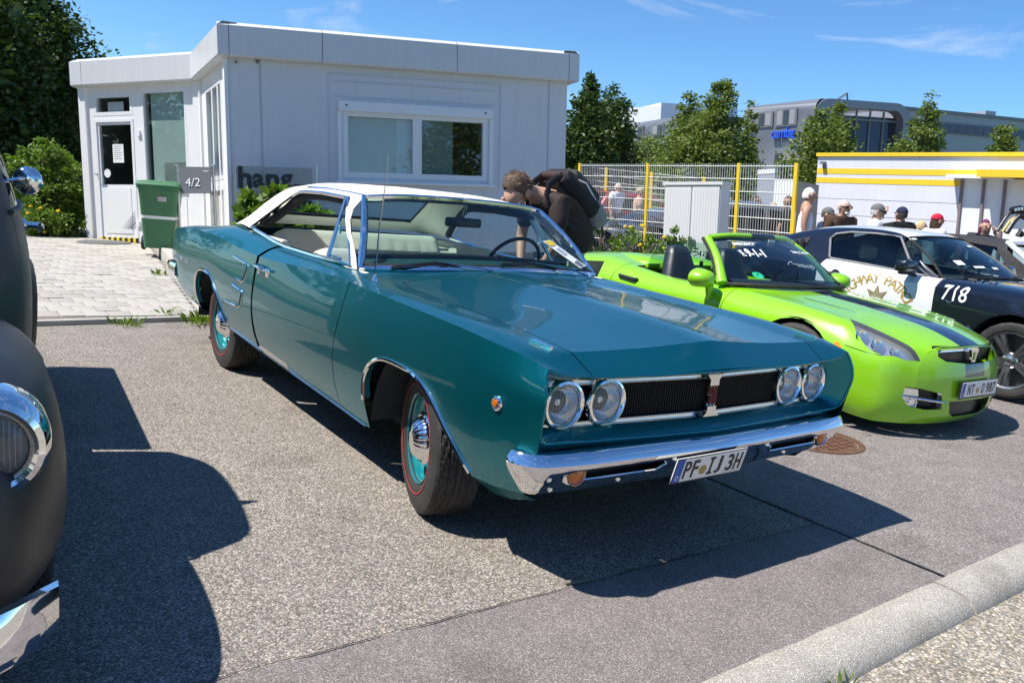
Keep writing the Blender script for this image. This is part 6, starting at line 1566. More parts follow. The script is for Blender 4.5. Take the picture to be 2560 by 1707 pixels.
# round door mirror on a chrome arm, placed where the photo shows it
mq = Matrix.Rotation(-PKY, 3, 'Z') @ (Vector(at(68, 452, 3.15))-Vector(PKL))
mi = empty('door_mirror'); mi.parent = pick; mi.location = mq
m = MB(); m.lathe([(0, .022), (.02, .0215), (.04, .016), (.05, .006), (.053, -.004), (.05, -.008)], (0, 0, 0), (-.25, -1, 0), 32); m.build('mirror_back', X['chrome'], mi, 60)
m = MB(); m.tube([(.0, -.03, .012), (-.05, -.035, -.002), (-.20, -.02, -.03)], [.006, .007, .009], 8); m.lathe([(.016, 0), (.012, .014), (0, .016)], (0, -.022, .012), (-.25, -1, 0), 12); m.build('mirror_arm', X['chrome'], mi)
# ------------------------------------------------------------------ plain modern cars further off (body with cut windows)
def simple_car(name, loc, yaw, mat, label, group=None, H=1.45, Ln=4.4, wagon=False, glassm='tintglass'):
    r = empty(name, loc, yaw, label, 'car', group); k = Ln/4.4; h = H/1.45
    S = [[(.62,-.80,.28),(.72,-.80,.34),(.78,-.80,.52),(.74,-.80,.68),(.5,-.82,.74),(0,-.84,.76)]]
    for y, zt, w in ((-.5,.84,.86),(0,.90,.89),(.5,.95,.89),(1.2,.97,.89),(2.0,.99,.89),(2.6,1.0,.88),(3.1,.98,.85),(3.45,.92,.74)):
        S.append([(w-.08, y*k, .22), (w-.02, y*k, .30), (w, y*k, .52), (w-.015, y*k, .76), (w-.10, y*k, zt*h), (0, y*k, zt*h+.03)])
    b = bm_grid(loft(S, 4, [2, 3, 3, 3, 4]))
    for cy in (0, 2.6*k):
        for pl_ in (circ(cy, .33, .36, 18), [(cy-.36, 0), (cy+.36, 0), (cy+.36, .33), (cy-.36, .33)]):
            fs = cut(b, pl_, (1, 2), lambda c: abs(c.x) > .6); bmesh.ops.delete(b, geom=fs, context='FACES')
    bm_obj(b, 'body', mat, r, 40)
    rear = 3.2 if wagon else 2.9
    T = [[(.76,.55*k,.96*h),(.58,1.15*k,1.38*h),(.3,1.10*k,1.42*h),(0,1.08*k,1.43*h)]]
    for y0, y1, zt in ((1.0,1.3,1.42),(1.7,1.7,1.45),(2.3,2.2,1.44),(2.7,2.55 if not wagon else 2.8,1.36 if not wagon else 1.42)): T.append([(.78,y0*k,.97*h),(.62,y1*k,(zt-.05)*h),(.35,y1*k,zt*h),(0,y1*k,(zt+.01)*h)])
    T.append([(.74,rear*k+.05,1.0*h),(.70,rear*k,1.04*h),(.4,rear*k,1.06*h),(0,rear*k,1.06*h)])
    t = bm_grid(loft(T, 4, [5, 3, 4]))
    for s_ in (-1, 1):
        for q in ([(.95*k,1.0*h),(1.22*k,1.33*h),(1.62*k,1.36*h),(1.62*k,1.0*h)], [(1.70*k,1.0*h),(1.70*k,1.36*h),(2.3*k,1.34*h),(2.55*k,1.05*h),(2.5*k,1.01*h)]):
            bm_obj(extract(t, cut(t, q, (1, 2), lambda c, s_=s_: c.x*s_ > .4)), 'side_window', X[glassm], r, 60)
    bm_obj(extract(t, cut(t, [(-.66,.5*k),(.66,.5*k),(.54,1.12*k),(-.54,1.12*k)], (0, 1), lambda c: c.z > .95)), 'windscreen', X[glassm], r, 60)
    bm_obj(extract(t, cut(t, [(-.54,(2.62 if not wagon else 2.88)*k),(.54,(2.62 if not wagon else 2.88)*k),(.62,(rear-.04)*k),(-.62,(rear-.04)*k)], (0, 1), lambda c: c.z > .95)), 'rear_window', X[glassm], r, 60)
    bm_obj(t, 'roof', mat, r, 60)
    m = MB(); m.box((0, 1.3*k, .4), (1.5, 3.6*k, .3)); m.build('underbody', X['dark'], r)
    for s_ in (-1, 1):
        m = MB(); m.ell((s_*.60, -.76, .62), (.13, .06, .06), 10, 6); m.build('headlight', X['reflector'], r)
        m = MB(); m.box((s_*.66, 3.42*k, .80), (.2, .06, .12), bev=.02); m.build('tail_light', X['red'], r)
        for cy in (0, 2.6*k):
            w = empty('wheel'); w.parent = r; w.location = (s_*.76, cy, .32); link('tyre', SMT, None, w)
            m = MB(); m.lathe([(.20, .09), (.18, .07), (.05, .085), (0, .09)], (0, 0, 0), (s_, 0, 0), 20); m.build('rim', X['machined'], w)
    return r
SMT = tyre_mesh(.32, .20, .205, False, n=40)
X['silver'] = paint('silver_paint', (.48, .50, .53), .6, .3); X['redcar'] = paint('red_paint', (.32, .025, .02), .2, .35); X['olive'] = paint('olive_grey_paint', (.16, .17, .14), .4, .35); X['greycar'] = paint('dark_grey_paint', (.10, .10, .11), .4, .35); X['beige'] = paint('beige_paint', (.52, .42, .30), .2, .35)
# white convertible with black soft top right of the patrol coupe
wc = simple_car('white_convertible', (9.62, .95, .0), -.02, X['carwhite'], 'white convertible with closed black soft top beside the patrol coupe', None, 1.46, 4.6)
X['softtop'] = simple('black_canvas', (.028, .027, .027), .85, bmp=.4, bscale=300)
for ch in wc.children:
    if ch.name.startswith('roof'): ch.name = 'soft_top'; ch.data.materials[0] = X['softtop']
m = MB(); m.tube([(-.76,.56,.98),(-.70,.80,1.18),(-.60,1.17,1.405),(-.3,1.11,1.44),(0,1.09,1.45),(.3,1.11,1.44),(.60,1.17,1.405),(.70,.80,1.18),(.76,.56,.98)], .045, 8, flat=(1, .8)); m.build('windscreen_frame', X['carwhite'], wc, 60)
for s_ in (-1, 1):
    m = MB(); m.box((s_*.98, .92, 1.0), (.2, .12, .14), bev=.045); m.build('door_mirror', X['carwhite'], wc, 60)
# open off-road vehicle: upright screen frame, roll hoop, lamp pod
jl = at(2540, 560, 14.5); jl[2] = 0
jp = empty('off_road_vehicle', tuple(jl), rad(-12), 'open black off-road vehicle with roll cage and roof lamps by the white shed', 'off-road vehicle')
m = MB(); m.box((0, .9, .75), (1.5, 3.2, .55), bev=.08); m.box((0, -.1, .95), (1.45, 1.0, .18), bev=.06); jb = m.build('tub', X['plastic'], jp)
def jpt(u, v, y): return tuple(Matrix.Rotation(rad(12), 3, 'Z') @ (Vector(onplane(u, v, (jl[0], jl[1], 0), FF))-Vector(jl)))
for nm, pts, r_, mt in (('roll_hoop', [(2492, 578), (2512, 548), (2523, 534), (2545, 530)], .03, 'plastic'), ('screen_post', [(2505, 580), (2524, 553), (2541, 541)], .022, 'yellow'), ('screen_post', [(2516, 582), (2533, 555), (2548, 540), (2560, 543), (2600, 548)], .05, 'plastic'), ('brace', [(2545, 530), (2600, 533)], .03, 'plastic'), ('seat_top', [(2545, 590), (2550, 578), (2558, 590)], .05, 'plastic')):
    m = MB(); m.tube([jpt(u, v, 0) for u, v in pts], r_, 8); m.build(nm, X[mt], jp)
for k in range(3):
    c = jpt(2533+k*7.5, 524-k*1.2, 0); m = MB(); m.lathe([(0, .06), (.055, .05), (.06, 0), (.04, -.06), (0, -.07)], c, (-.3, -1, 0), 14); lo_ = m.build('roof_lamp', X['plastic'], jp)
    m = MB(); m.lathe([(0, .064), (.03, .062)], c, (-.3, -1, 0), 10); m.build('lamp_lens', X['reflector'], lo_)
m = MB(); m.box((.2, .4, .45), (1.6, 2.6, .4)); m.build('chassis', X['dark'], jp)
# cars behind the mesh fence and behind the spectators
def put(px, py, dep): q = at(px, py, dep); return (q[0], q[1], 0)
simple_car('parked_car', put(1530, 560, 19.5), rad(75), X['silver'], 'silver hatchback parked sideways behind the yellow-posted mesh fence', 'cars beyond the fence', 1.75, 4.5, True)
simple_car('parked_car', put(1690, 520, 27), rad(80), X['redcar'], 'dark red car standing behind the mesh fence and grey cabinet', 'cars beyond the fence', 1.9, 4.6, True)
simple_car('parked_car', put(2085, 560, 15.5), rad(62), X['olive'], 'olive grey car behind the person in the white dress', 'cars beyond the fence', 1.72, 4.4, True)
simple_car('parked_car', put(1880, 590, 17), rad(70), X['greycar'], 'dark grey car low behind the last bay of the mesh fence', 'cars beyond the fence', 1.45, 4.3)
# ------------------------------------------------------------------ trees and shrubs
X['bark'] = simple('bark', (.12, .09, .065), .9, var=.3, vscale=8, bmp=.8, bscale=25)
X['leafdark'] = leafmat('dark_foliage', (.026, .058, .016), (.060, .105, .025), .2)
X['leafmid'] = leafmat('mid_foliage', (.075, .125, .032), (.14, .19, .048), .25)
X['leafbush'] = leafmat('bush_foliage', (.075, .14, .026), (.14, .225, .04), .28)
def crown_points(prof, H, n_cl, per, cl, seed, z0):
    """clumps of leaves filling a lumpy crown; prof: radius at relative height"""
    g = np.random.default_rng(seed); hs = np.linspace(0, 1, 60); rs = np.interp(hs, [q[0] for q in prof], [q[1] for q in prof])
    w = rs**1.3+.02; cdf = np.cumsum(w)/w.sum(); lob = g.uniform(0, 6.28, 5); P = []
    for i in range(n_cl):
        h = np.interp(g.random(), cdf, hs); R = np.interp(h, hs, rs); a = g.uniform(0, 2*math.pi)
        R *= 1+.17*math.sin(3*a+lob[0]+7*h)+.12*math.sin(5*a+lob[1]-11*h)
        f = g.random()**.42; c = np.array([math.cos(a)*R*f, math.sin(a)*R*f, z0+h*H])
        s = cl*(.6+.8*g.random())*(.45+.55*min(1, R/(rs.max()+1e-6)*1.3)); k = max(3, int(per*(.6+.8*g.random())))
        q = g.normal(size=(k, 3)); q /= np.linalg.norm(q, axis=1)[:, None]; q *= (g.random(k)**.45)[:, None]*s; q[:, 2] *= .75
        P.append(c+q)
    return np.concatenate(P)
def tree(name, base, H, prof, label, mat, n_cl=300, per=26, cl=.55, leaf=.20, seed=1, z0=.9, cat='tree', group=None, trunk_r=.14, lean=(0, 0)):
    r = empty(name, base, 0, label, cat, group)
    P = crown_points(prof, H-z0, n_cl, int(per*1.9), cl, seed, z0); P[:, 0] += lean[0]*P[:, 2]/H; P[:, 1] += lean[1]*P[:, 2]/H
    global rng
    rng = np.random.default_rng(seed+100)
    v = scatter_quads(P, leaf*.74, 0, tilt=.6, asp=1.6)
    link('crown', leaf_mesh('crown', v, mat), None, r)
    m = MB(); m.tube([(0, 0, -.1), (.03*H*.1, 0, H*.3), (lean[0]*.5, lean[1]*.5, H*.6), (lean[0]*.9, lean[1]*.9, H*.93)], [trunk_r*1.2, trunk_r, trunk_r*.55, .02], 9); g = np.random.default_rng(seed)
    for k in range(12):
        h = .2+.6*g.random(); a = g.uniform(0, 6.28); R = np.interp(h, [q[0] for q in prof], [q[1] for q in prof])*.8
        zb = z0+h*(H-z0); m.tube([(lean[0]*h*.8, lean[1]*h*.8, zb*.9), (math.cos(a)*R*.5, math.sin(a)*R*.5, zb+.05*H), (math.cos(a)*R, math.sin(a)*R, zb+.1*H)], [trunk_r*.4, trunk_r*.25, .012], 6)
    m.build('trunk', X['bark'], r, 60)
    return r
CON = [(0, .72), (.06, .98), (.18, 1.0), (.40, .78), (.60, .52), (.78, .30), (.90, .14), (1, .02)]
ROU = [(0, .5), (.1, .8), (.3, 1.0), (.55, .98), (.75, .8), (.9, .5), (1, .12)]
sc_ = lambda p_, k: [(a, b*k) for a, b in p_]
def ptree(px, ptop, dep, wpx, label, prof, seed, mat='leafmid', **k):
    """tree whose top is seen at (px, ptop) and whose crown is wpx pixels wide at that depth"""
    t = at(px, ptop, dep); R = wpx*dep/PF/2*1.18; H = t[2]+.15
    return tree('tree', (t[0], t[1], 0), H, sc_(prof, R), label, X[mat], seed=seed, **k)
GB_ = 'pointed trees between the fence and the office building'
ptree(1478, 192, 27, 150, 'dark pointed hornbeam tree close beside the pavilion corner', CON, 11, 'leafdark', n_cl=420, per=34, cl=.45, leaf=.16, group=GB_)
ptree(1530, 232, 29, 120, 'dark bushy tree behind the fence end near the pavilion', ROU, 12, 'leafdark', n_cl=320, per=32, cl=.45, leaf=.16, group=GB_)
ptree(1808, 186, 36, 215, 'tallest pointed green tree standing behind the grey cabinet', CON, 13, n_cl=520, per=34, cl=.55, leaf=.19, group=GB_)
ptree(1728, 232, 38, 185, 'second tallest pointed green tree, between tallest tree and light low tree', CON, 14, n_cl=420, per=32, cl=.55, leaf=.19, group=GB_)
ptree(1880, 262, 46, 90, 'slim grey-green tree half hidden between tallest tree and blue letters', CON, 15, n_cl=220, per=30, cl=.5, leaf=.2, group=GB_)
ptree(2103, 256, 36, 165, 'pointed green tree before the dark glass end of the office', CON, 16, n_cl=440, per=32, cl=.52, leaf=.19, group=GB_)
ptree(2058, 288, 34, 130, 'bushy green tree at the banner end of the white shed', ROU, 17, n_cl=300, per=30, cl=.5, leaf=.19, group=GB_)
ptree(2327, 230, 37, 185, 'pointed green tree above the yellow roof edge before the office wing', CON, 18, n_cl=440, per=32, cl=.52, leaf=.19, group=GB_)
ptree(2525, 282, 37, 120, 'round-topped green tree above the yellow awning of the shed', CON, 19, n_cl=360, per=32, cl=.52, leaf=.19, group=GB_)
ptree(1622, 330, 44, 110, 'light low tree before the white office block', ROU, 20, n_cl=160, per=24, cl=.55, leaf=.2, group=GB_)
GL_ = 'tall trees beside the pavilion'
ptree(60, -60, 23, 250, 'tall broad dark tree between pickup and pavilion door', ROU, 21, 'leafdark', n_cl=620, per=44, cl=.62, leaf=.17, z0=.3, group=GL_)
ptree(148, 55, 26, 90, 'narrow tree with feathery tips touching the pavilion roof edge', CON, 22, 'leafmid', n_cl=330, per=40, cl=.5, leaf=.16, z0=.2, group=GL_)
ptree(-50, -40, 21, 230, 'tall dark tree behind the black pickup cab', ROU, 23, 'leafdark', n_cl=420, per=40, cl=.6, leaf=.18, z0=.2, group=GL_)
for i, (x, y, h) in enumerate(((-9.5, 15, 8.5), (-14, 9, 8), (-17, 3, 9), (-16, -3, 8), (-15, -10, 9), (-3.4, 22, 8))):
    tree('tree', (x, y, 0), h, sc_(ROU, 2.3+.3*(i % 3)), ['leafy tree standing on the lawn beside the pavilion', 'leafy tree of the row beyond the pickup', 'leafy tree of the row beyond the pickup', 'leafy tree of the row beyond the pickup', 'leafy tree of the row beyond the pickup', 'leafy tree close behind the pavilion side wall'][i], X['leafdark'], 260, 24, .8, .30, seed=40+i, z0=.6, group='boundary trees beyond the pickup')
for i, (x, y, h) in enumerate(((3.2, -25, 8.5), (8.5, -27, 9.5), (14, -26, 8))):
    tree('tree', (x, y, 0), h, sc_(ROU, 2.6+.3*(i % 2)), 'leafy tree of the row across the road, mirrored in the pavilion window', X['leafmid'], 240, 20, .8, .30, seed=70+i, z0=1.2, group='trees across the road')
def bush(px, pbase, dep, wpx, hpx, label, seed, mat='leafbush', flowers=0, n_cl=90, per=40, leaf=.11, cat='shrub', z=0.0):
    b = at(px, pbase, dep); R = wpx*dep/PF/2; H = max(b[2]-z, 0)+hpx*dep/PF
    r = tree('shrub', (b[0], b[1], z), H, sc_(ROU, R), label, X[mat], n_cl, per, R*.30, leaf, seed, .06, cat, None, .03)
    if flowers:
        g = np.random.default_rng(seed); P = crown_points(sc_(ROU, R*1.05), H, flowers, 1, .02, seed+5, .1)
        m = MB()
        for q in P: m.ell(q, (.028, .028, .02), 6, 3)
        o = m.build('blossoms', X['yellow'], r); o['kind'] = 'stuff'
    return r
bush(110, 600, 15.0, 185, 225, 'large light green shrub beside the pavilion door', 51, n_cl=170, per=44, leaf=.10)
bush(100, 612, 14.3, 120, 70, 'low shrub with yellow blossoms at the end of the paver path', 52, flowers=22, n_cl=70, leaf=.06)
bush(660, 640, 9.2, 120, 190, 'bright green leafy shrub before the dark letters of the glass sign', 53, n_cl=46, per=26, leaf=.16)
bush(760, 650, 9.4, 160, 130, 'green shrub seen through the side window of the teal car', 54, n_cl=60, per=26, leaf=.15)
bush(605, 640, 9.0, 60, 110, 'small green shrub at the doorward post of the glass sign', 55, n_cl=22, per=22, leaf=.14)
bush(1580, 660, 11.5, 175, 82, 'green shrub dotted with yellow blossoms before the grey cabinet', 56, 'leafbush', 18, 80, leaf=.06)
bush(1680, 650, 11.3, 120, 74, 'leafy yellow-flowered shrub at the foot of the cabinet', 57, 'leafbush', 10, 60, leaf=.06)
bush(1500, 620, 11.6, 110, 100, 'thin dark shrub with bare twigs by the pavilion corner', 58, 'leafdark', 0, 26, 16, leaf=.06)
# far wood line and lawn behind the shrubs
gp2 = np.stack([rng.uniform(-3.5, .2, 2500), rng.uniform(13.5, 20, 2500), np.full(2500, .01)], 1)
o = link('lawn_grass', leaf_mesh('lawn_grass', scatter_quads(gp2, .13, 0, upright=True, asp=6), X['grass'])); tag(o, 'short sunlit lawn grass beside the pavilion', 'grass', kind='stuff')
mb = MB(); mb.poly([(-40, 13.32, .006), (B0[0]-.05, 13.32, .006), (B0[0]+3, 22, .006), (-40, 40, .006)]); tag(mb.build('lawn', X['lawn'], None, 0), kind='structure')
# ------------------------------------------------------------------ mesh fence with yellow posts
def fence(name, A, B, posts, hgt, label, pitch=.05, wr=.0055, hr=.2, post_w=.06, down=2.6):
    A = np.asarray(A, float); B = np.asarray(B, float); d = B-A; L_ = np.linalg.norm(d); d /= L_
    r = empty(name, tuple(A), 0, label, 'fence')
    D3 = d; U3 = UP
    for s in posts:
        q = D3*s*L_; m = MB(); N3 = np.cross(D3, U3); 
        P_ = [q+D3*a*post_w/2+N3*b*.02+U3*c for c in (-down, .03) for a, b in ((-1, -1), (1, -1), (1, 1), (-1, 1))]
        m.add([tuple(x) for x in P_], [(3, 2, 1, 0), (4, 5, 6, 7)]+[(t_, (t_+1) % 4, 4+(t_+1) % 4, 4+t_) for t_ in range(4)]); m.build('post', X['yellow'], r, 0)
    for s0, s1 in zip(posts[:-1], posts[1:]):
        a, b = s0*L_+post_w*.7, s1*L_-post_w*.7; n = int((b-a)/pitch); mm = MB(); N3 = np.cross(D3, U3)
        for i in range(n+1):
            q = D3*(a+(b-a)*i/n); mm.tube([tuple(q-U3*hgt), tuple(q+U3*.02)], wr, 4, False)
        k = 0
        while k*hr < hgt:
            for o_ in (-.008, .008): mm.tube([tuple(D3*(a-.04)-U3*k*hr-U3*.02+N3*o_), tuple(D3*(b+.04)-U3*k*hr-U3*.02+N3*o_)], wr*1.35, 4, False)
            k += 1
        o_ = mm.build('wire_panel', X['galv'], r, 60); o_['kind'] = 'stuff'
    return r
fA, fB = at(1450, 412, 16.6), at(1992, 413, 12.4)
tpar = lambda px: min(np.linspace(0, 1, 801), key=lambda t_: abs(((lambda q: (q@RR)/(q@FF)*PF+PW/2)(fA+(fB-fA)*t_-CAM))-px))
fence('mesh_fence', fA, fB, [0, tpar(1620), tpar(1848), 1.0], 2.2, 'galvanised wire mesh fence with bright yellow posts')
fence('far_fence', at(1440, 414, 27), at(1760, 445, 24), [0, .26, .62, 1.0], 2.0, 'low wire mesh fence standing behind the taller yellow-posted mesh fence', .1, .004, .2, .08, 2.4)
# grey electrical cabinet
c0, c1, c2 = at(1803, 462, 12.0), at(1664, 462, 12.5), at(1840, 459, 12.45)
cb_ = empty('electrical_cabinet', (c0[0], c0[1], 0), 0, 'pale grey two-door electrical cabinet before the mesh fence', 'cabinet')
a3 = c1-c0; a3 -= UP*(a3@UP); b3 = c2-c0; b3 -= UP*(b3@UP); b3 -= a3*(a3@b3)/(a3@a3); b3 = b3/np.linalg.norm(b3)*.36; W3 = np.linalg.norm(a3); a3 /= W3; n3 = b3/.36
org = np.array([c0[0], c0[1], 0.0]); top3 = c0-org
def cpt(a, b, h): return tuple(top3+a3*a+n3*b+UP*h)
def cbox(mm, a0, a1, b0, b1, h0, h1): mm.add([cpt(a, b, h) for h in (h0, h1) for a, b in ((a0, b0), (a1, b0), (a1, b1), (a0, b1))], [(3, 2, 1, 0), (4, 5, 6, 7)]+[(t_, (t_+1) % 4, 4+(t_+1) % 4, 4+t_) for t_ in range(4)])
m = MB(); cbox(m, 0, W3, 0, .36, -2.0, 0); m.build('housing', X['cab'], cb_, 0)
m = MB(); cbox(m, -.03, W3+.03, -.03, .39, 0, .045); m.build('roof', X['cab'], cb_, 0)
for i in range(2):
    m = MB(); a0 = i*W3/2+.015; cbox(m, a0, a0+W3/2-.02, -.016, -.001, -1.75, -.03)
    for k in range(9): cbox(m, a0+.03+k*(W3/2-.08)/8.5, a0+.045+k*(W3/2-.08)/8.5, -.0185, -.016, -1.72, -.06)
    m.build('door', X['cab'], cb_, 0)
m = MB(); cbox(m, W3/2-.09, W3/2-.01, -.045, -.02, -.86, -.80); cbox(m, W3/2-.03, W3/2+.01, -.05, -.02, -.90, -.76); m.build('latch', X['steel'], cb_, 0)
# ------------------------------------------------------------------ walls laid out on vertical planes
class VWall(Wall):
    def __init__(s, A3, B3, root, slope=False):
        s.o = np.asarray(A3, float); d = np.asarray(B3, float)-s.o; d = d if slope else d-UP*(d@UP); s.L = np.linalg.norm(d); s.d3 = d/s.L; s.u3 = UP; s.n3 = np.cross(s.d3, UP)
        if s.n3@(CAM-s.o) < 0: s.n3 = -s.n3
        s.root = np.asarray(root, float); s.n3 = s.n3/np.linalg.norm(s.n3); s.inv = np.linalg.inv(np.stack([s.d3, s.u3, s.n3], 1))
    def sh(s, u, v, off=0.0):
        q = s.inv @ (onplane(u, v, s.o+s.n3*off, s.n3)-s.o); return float(q[0]), float(q[1])
    def slab(s, mb, s0, s1, h0, h1, o0, o1):
        P = [s.pt(a, h, o)-s.root for o in (o0, o1) for a, h in ((s0, h0), (s1, h0), (s1, h1), (s0, h1))]
        mb.add([tuple(q) for q in P], [(3, 2, 1, 0), (4, 5, 6, 7)]+[(t, (t+1) % 4, 4+(t+1) % 4, 4+t) for t in range(4)])
    def r(s, a, b, off=0.0):
        s0, h1 = s.sh(*a, off); s1, h0 = s.sh(*b, off); return [min(s0, s1), max(s0, s1), min(h0, h1), max(h0, h1)]
zt3 = lambda u, v: (1960+u*600/1882, 200+v*600/1882)
zt2 = lambda u, v: (1440+u*600/1882, 160+v*600/1882)
hA, hB = at(*zt3(268, 600), 24.0), at(*zt3(1400, 600), 21.0)
hB = hA+(hB-hA)*3.2
hall = empty('white_shed', (hA[0], hA[1], 0), 0, 'long low white shed with yellow roof edge and two yellow stripes', 'building')
HR = np.array([hA[0], hA[1], 0.0]); HW = VWall(hA, hB, HR, True)
X['shedwhite'] = panelmat('shed_panel', (.68, .69, .76), .5, .10)
top_h = HW.sh(*zt3(700, 600))[1]; ph = [top_h, HW.sh(*zt3(700, 940))[1], HW.sh(*zt3(700, 1068))[1]]
ph = [top_h, ph[1], ph[1]-(ph[1]-ph[2])*1.05]
edges_h = [top_h, HW.sh(*zt3(900, 952))[1], HW.sh(*zt3(900, 1085))[1], HW.sh(*zt3(900, 1085))[1]-.9, -5]
for k in range(4):
    m = MB(); HW.slab(m, 0, HW.L, edges_h[k+1]+.006, edges_h[k]-.006, -.2, 0); m.build('wall_panel', X['shedwhite'], hall, 0)
m = MB(); HW.slab(m, .05, HW.L, -5, top_h-.05, -7, -.2); m.build('shed_body', X['shedwhite'], hall, 0)
m = MB(); HW.slab(m, -.03, HW.L, top_h, HW.sh(*zt3(268, 578))[1]+.02, -7, .06); m.build('roof_edge', X['yellow'], hall, 0)
for a, b in ((692, 735), (764, 805)):
    r_ = HW.r(zt3(268, a), zt3(269, b)); m = MB(); HW.slab(m, 0, HW.L if a < 700 else HW.sh(*zt3(1405, 800))[0], r_[2], r_[3], .002, .008); m.build('wall_stripe', X['yellow'], hall, 0)
r_ = HW.r(zt3(303, 642), zt3(330, 695)); m = MB(); HW.slab(m, r_[0], r_[1], r_[3]-.07, r_[3], 0, .16); HW.slab(m, r_[0]+.04, r_[1], r_[2], r_[3]-.07, 0, .06); m.build('wall_lamp', X['signgrey'], hall, 0)
s0 = HW.sh(*zt3(1410, 800))[0]; dh = HW.sh(*zt3(1420, 775))[1]
m = MB(); HW.slab(m, s0, HW.L, -5, dh, .0, .12); m.build('sliding_door', simple('door_panel', (.76, .79, .80), .4), hall, 0)
m = MB(); HW.slab(m, s0-.25, s0+1.2, dh, dh+.09, 0, .5); m.build('door_canopy', X['frame'], hall, 0)
m = MB(); r2 = HW.r(zt3(1610, 712), zt3(1900, 760)); HW.slab(m, r2[0], HW.L, dh+.03, r2[3], .0, .75); m.build('awning', X['yellow'], hall, 0)
for u in (1408, 1580, 1745):
    s_ = HW.sh(*zt3(u, 900))[0]; m = MB(); HW.slab(m, s_-.03, s_+.03, -5, dh-.02, .12, .18); m.build('door_post', simple('brown_grey_post', (.20, .16, .17), .6), hall, 0)
# tan banner with dark lines of print between the fence end and the shed
bA, bB = at(1993, 452, 13.0), at(2048, 458, 14.6)
br = empty('banner', (bA[0], bA[1], 0), 0, 'tan banner with dark print between the fence end and the white shed', 'banner')
BW = VWall(bA, bB, (bA[0], bA[1], 0)); m = MB(); BW.slab(m, 0, BW.L, -1.6, 0, -.02, 0); m.build('panel', simple('tan_banner', (.42, .35, .27), .7), br, 0)
for k, w in enumerate((.75, .55, .8, .25)):
    m = MB(); BW.slab(m, BW.L*.08, BW.L*(.08+w*.85), -.30-k*.13-.05, -.30-k*.13, .001, .004); m.build('print_line', X['signgrey'], br, 0)
# white tarpaulin shelter behind the fence
tA, tB = at(1895, 425, 19), at(1975, 448, 18)
tp = empty('tarpaulin_shelter', (tA[0], tA[1], 0), 0, 'white tarpaulin shelter with grey window sheet behind the mesh fence', 'shelter')
TW = VWall(tA, tB, (tA[0], tA[1], 0))
m = MB(); TW.slab(m, TW.L*.55, TW.L*1.15, -1.2, -.25, -.05, 0); TW.slab(m, 0, TW.L*1.1, -1.3, -.62, -.12, -.06); m.build('tarpaulin', X['paper'], tp, 0)
m = MB(); TW.slab(m, 0, TW.L*.55, -.95, -.08, -.05, 0); m.build('window_sheet', simple('grey_sheet', (.34, .36, .42), .4), tp, 0)
m = MB(); TW.slab(m, 0, TW.L*.55, -.10, 0, -.05, .01); m.build('top_hem', X['paper'], tp, 0)
for s_ in (0, TW.L*1.1):
    m = MB(); m.tube([tuple(TW.pt(s_, 0, -.1)-TW.root), tuple(TW.pt(s_, -3.3, -.1)-TW.root)], .02, 6); m.build('pole', X['steel'], tp)
# ------------------------------------------------------------------ office building
def ribbed(name, col, scale, ax=0):
    m, t, b = mat_new(name); v = coords(t); w = nd(t, 'ShaderNodeTexWave', Scale=scale, Distortion=0.0); w.wave_type = 'BANDS'; w.bands_direction = 'X'
    lnk(t, v, w.inputs['Vector']); lnk(t, mixc(t, w.outputs['Fac'], tuple(q*.72 for q in col), tuple(min(1, q*1.08) for q in col)), b.inputs['Base Color'])
    b.inputs['Roughness'].default_value = .42; b.inputs['Metallic'].default_value = .35; bump(t, b, w.outputs['Fac'], .5, .05); return m
X['ribbed'] = ribbed('ribbed_metal', (.20, .212, .235), 1.1); X['officeglass'] = simple('dark_office_glass', (.02, .028, .045), .08, 0, var=.2, vscale=.4, coat=.3); X['lightgrey'] = simple('light_grey_cladding', (.33, .345, .385), .5, var=.03, vscale=.3)
X['roofgrey'] = simple('roof_metal', (.24, .25, .275), .4, .4)
oc, orr, ol = at(2040, 244, 60), at(2278, 259, 62.7), at(1860, 264, 65.0)
OR = np.array([oc[0], oc[1], 0.0]); off = empty('office_building', tuple(OR), 0, 'grey ribbed metal office building with rounded eaves and blue company letters', 'office building')
OS = VWall(oc, ol, OR); OE = VWall(oc, orr, OR); OS.L *= 1.0
def rounded_wall(W, s0, s1, base, top, rad_, mat, nm, n=8):
    G_ = []
    for s_ in np.linspace(s0, s1, 2):
        row = [W.pt(s_, base, 0), W.pt(s_, top-rad_, 0)]
        for k in range(1, n+1): a = math.pi/2*k/n; row.append(W.pt(s_, top-rad_+rad_*math.sin(a), -rad_+rad_*math.cos(a)))
        row.append(W.pt(s_, top, -9)); G_.append([tuple(q-W.root) for q in row])
    m = MB(); m.grid(G_); return m.build(nm, mat, off, 30)
# object space of the ribbed sheet: turn it so the ribs run down the wall
rw = rounded_wall(OS, 0, OS.L, -14, 0, .9, X['ribbed'], 'ribbed_wall')
def owin(W, a, b, nm='window', div=2):
    r_ = W.r(a, b); m = MB(); W.slab(m, r_[0]-.12, r_[1]+.12, r_[2]-.12, r_[3]+.12, .0, .10); fr = m.build(nm, X['signgrey'], off, 0)
    for k in range(div):
        w = (r_[1]-r_[0])/div; m = MB(); W.slab(m, r_[0]+k*w+.04, r_[0]+(k+1)*w-.04, r_[2], r_[3], .10, .13); m.build('pane', X['blindgrey'] if k % 2 == 0 else X['officeglass'], fr, 0)
X['blindgrey'] = simple('grey_blind', (.26, .27, .28), .6)
owin(OS, zt2(1585, 372), zt2(1722, 470), div=3); owin(OS, zt2(1440, 395), zt2(1535, 482), div=2); owin(OS, zt2(1565, 705), zt2(1690, 760), div=2)
cs = OS.sh(*zt2(1640, 555)); tdir = OS.d3*(-1 if OS.d3@RR < 0 else 1)
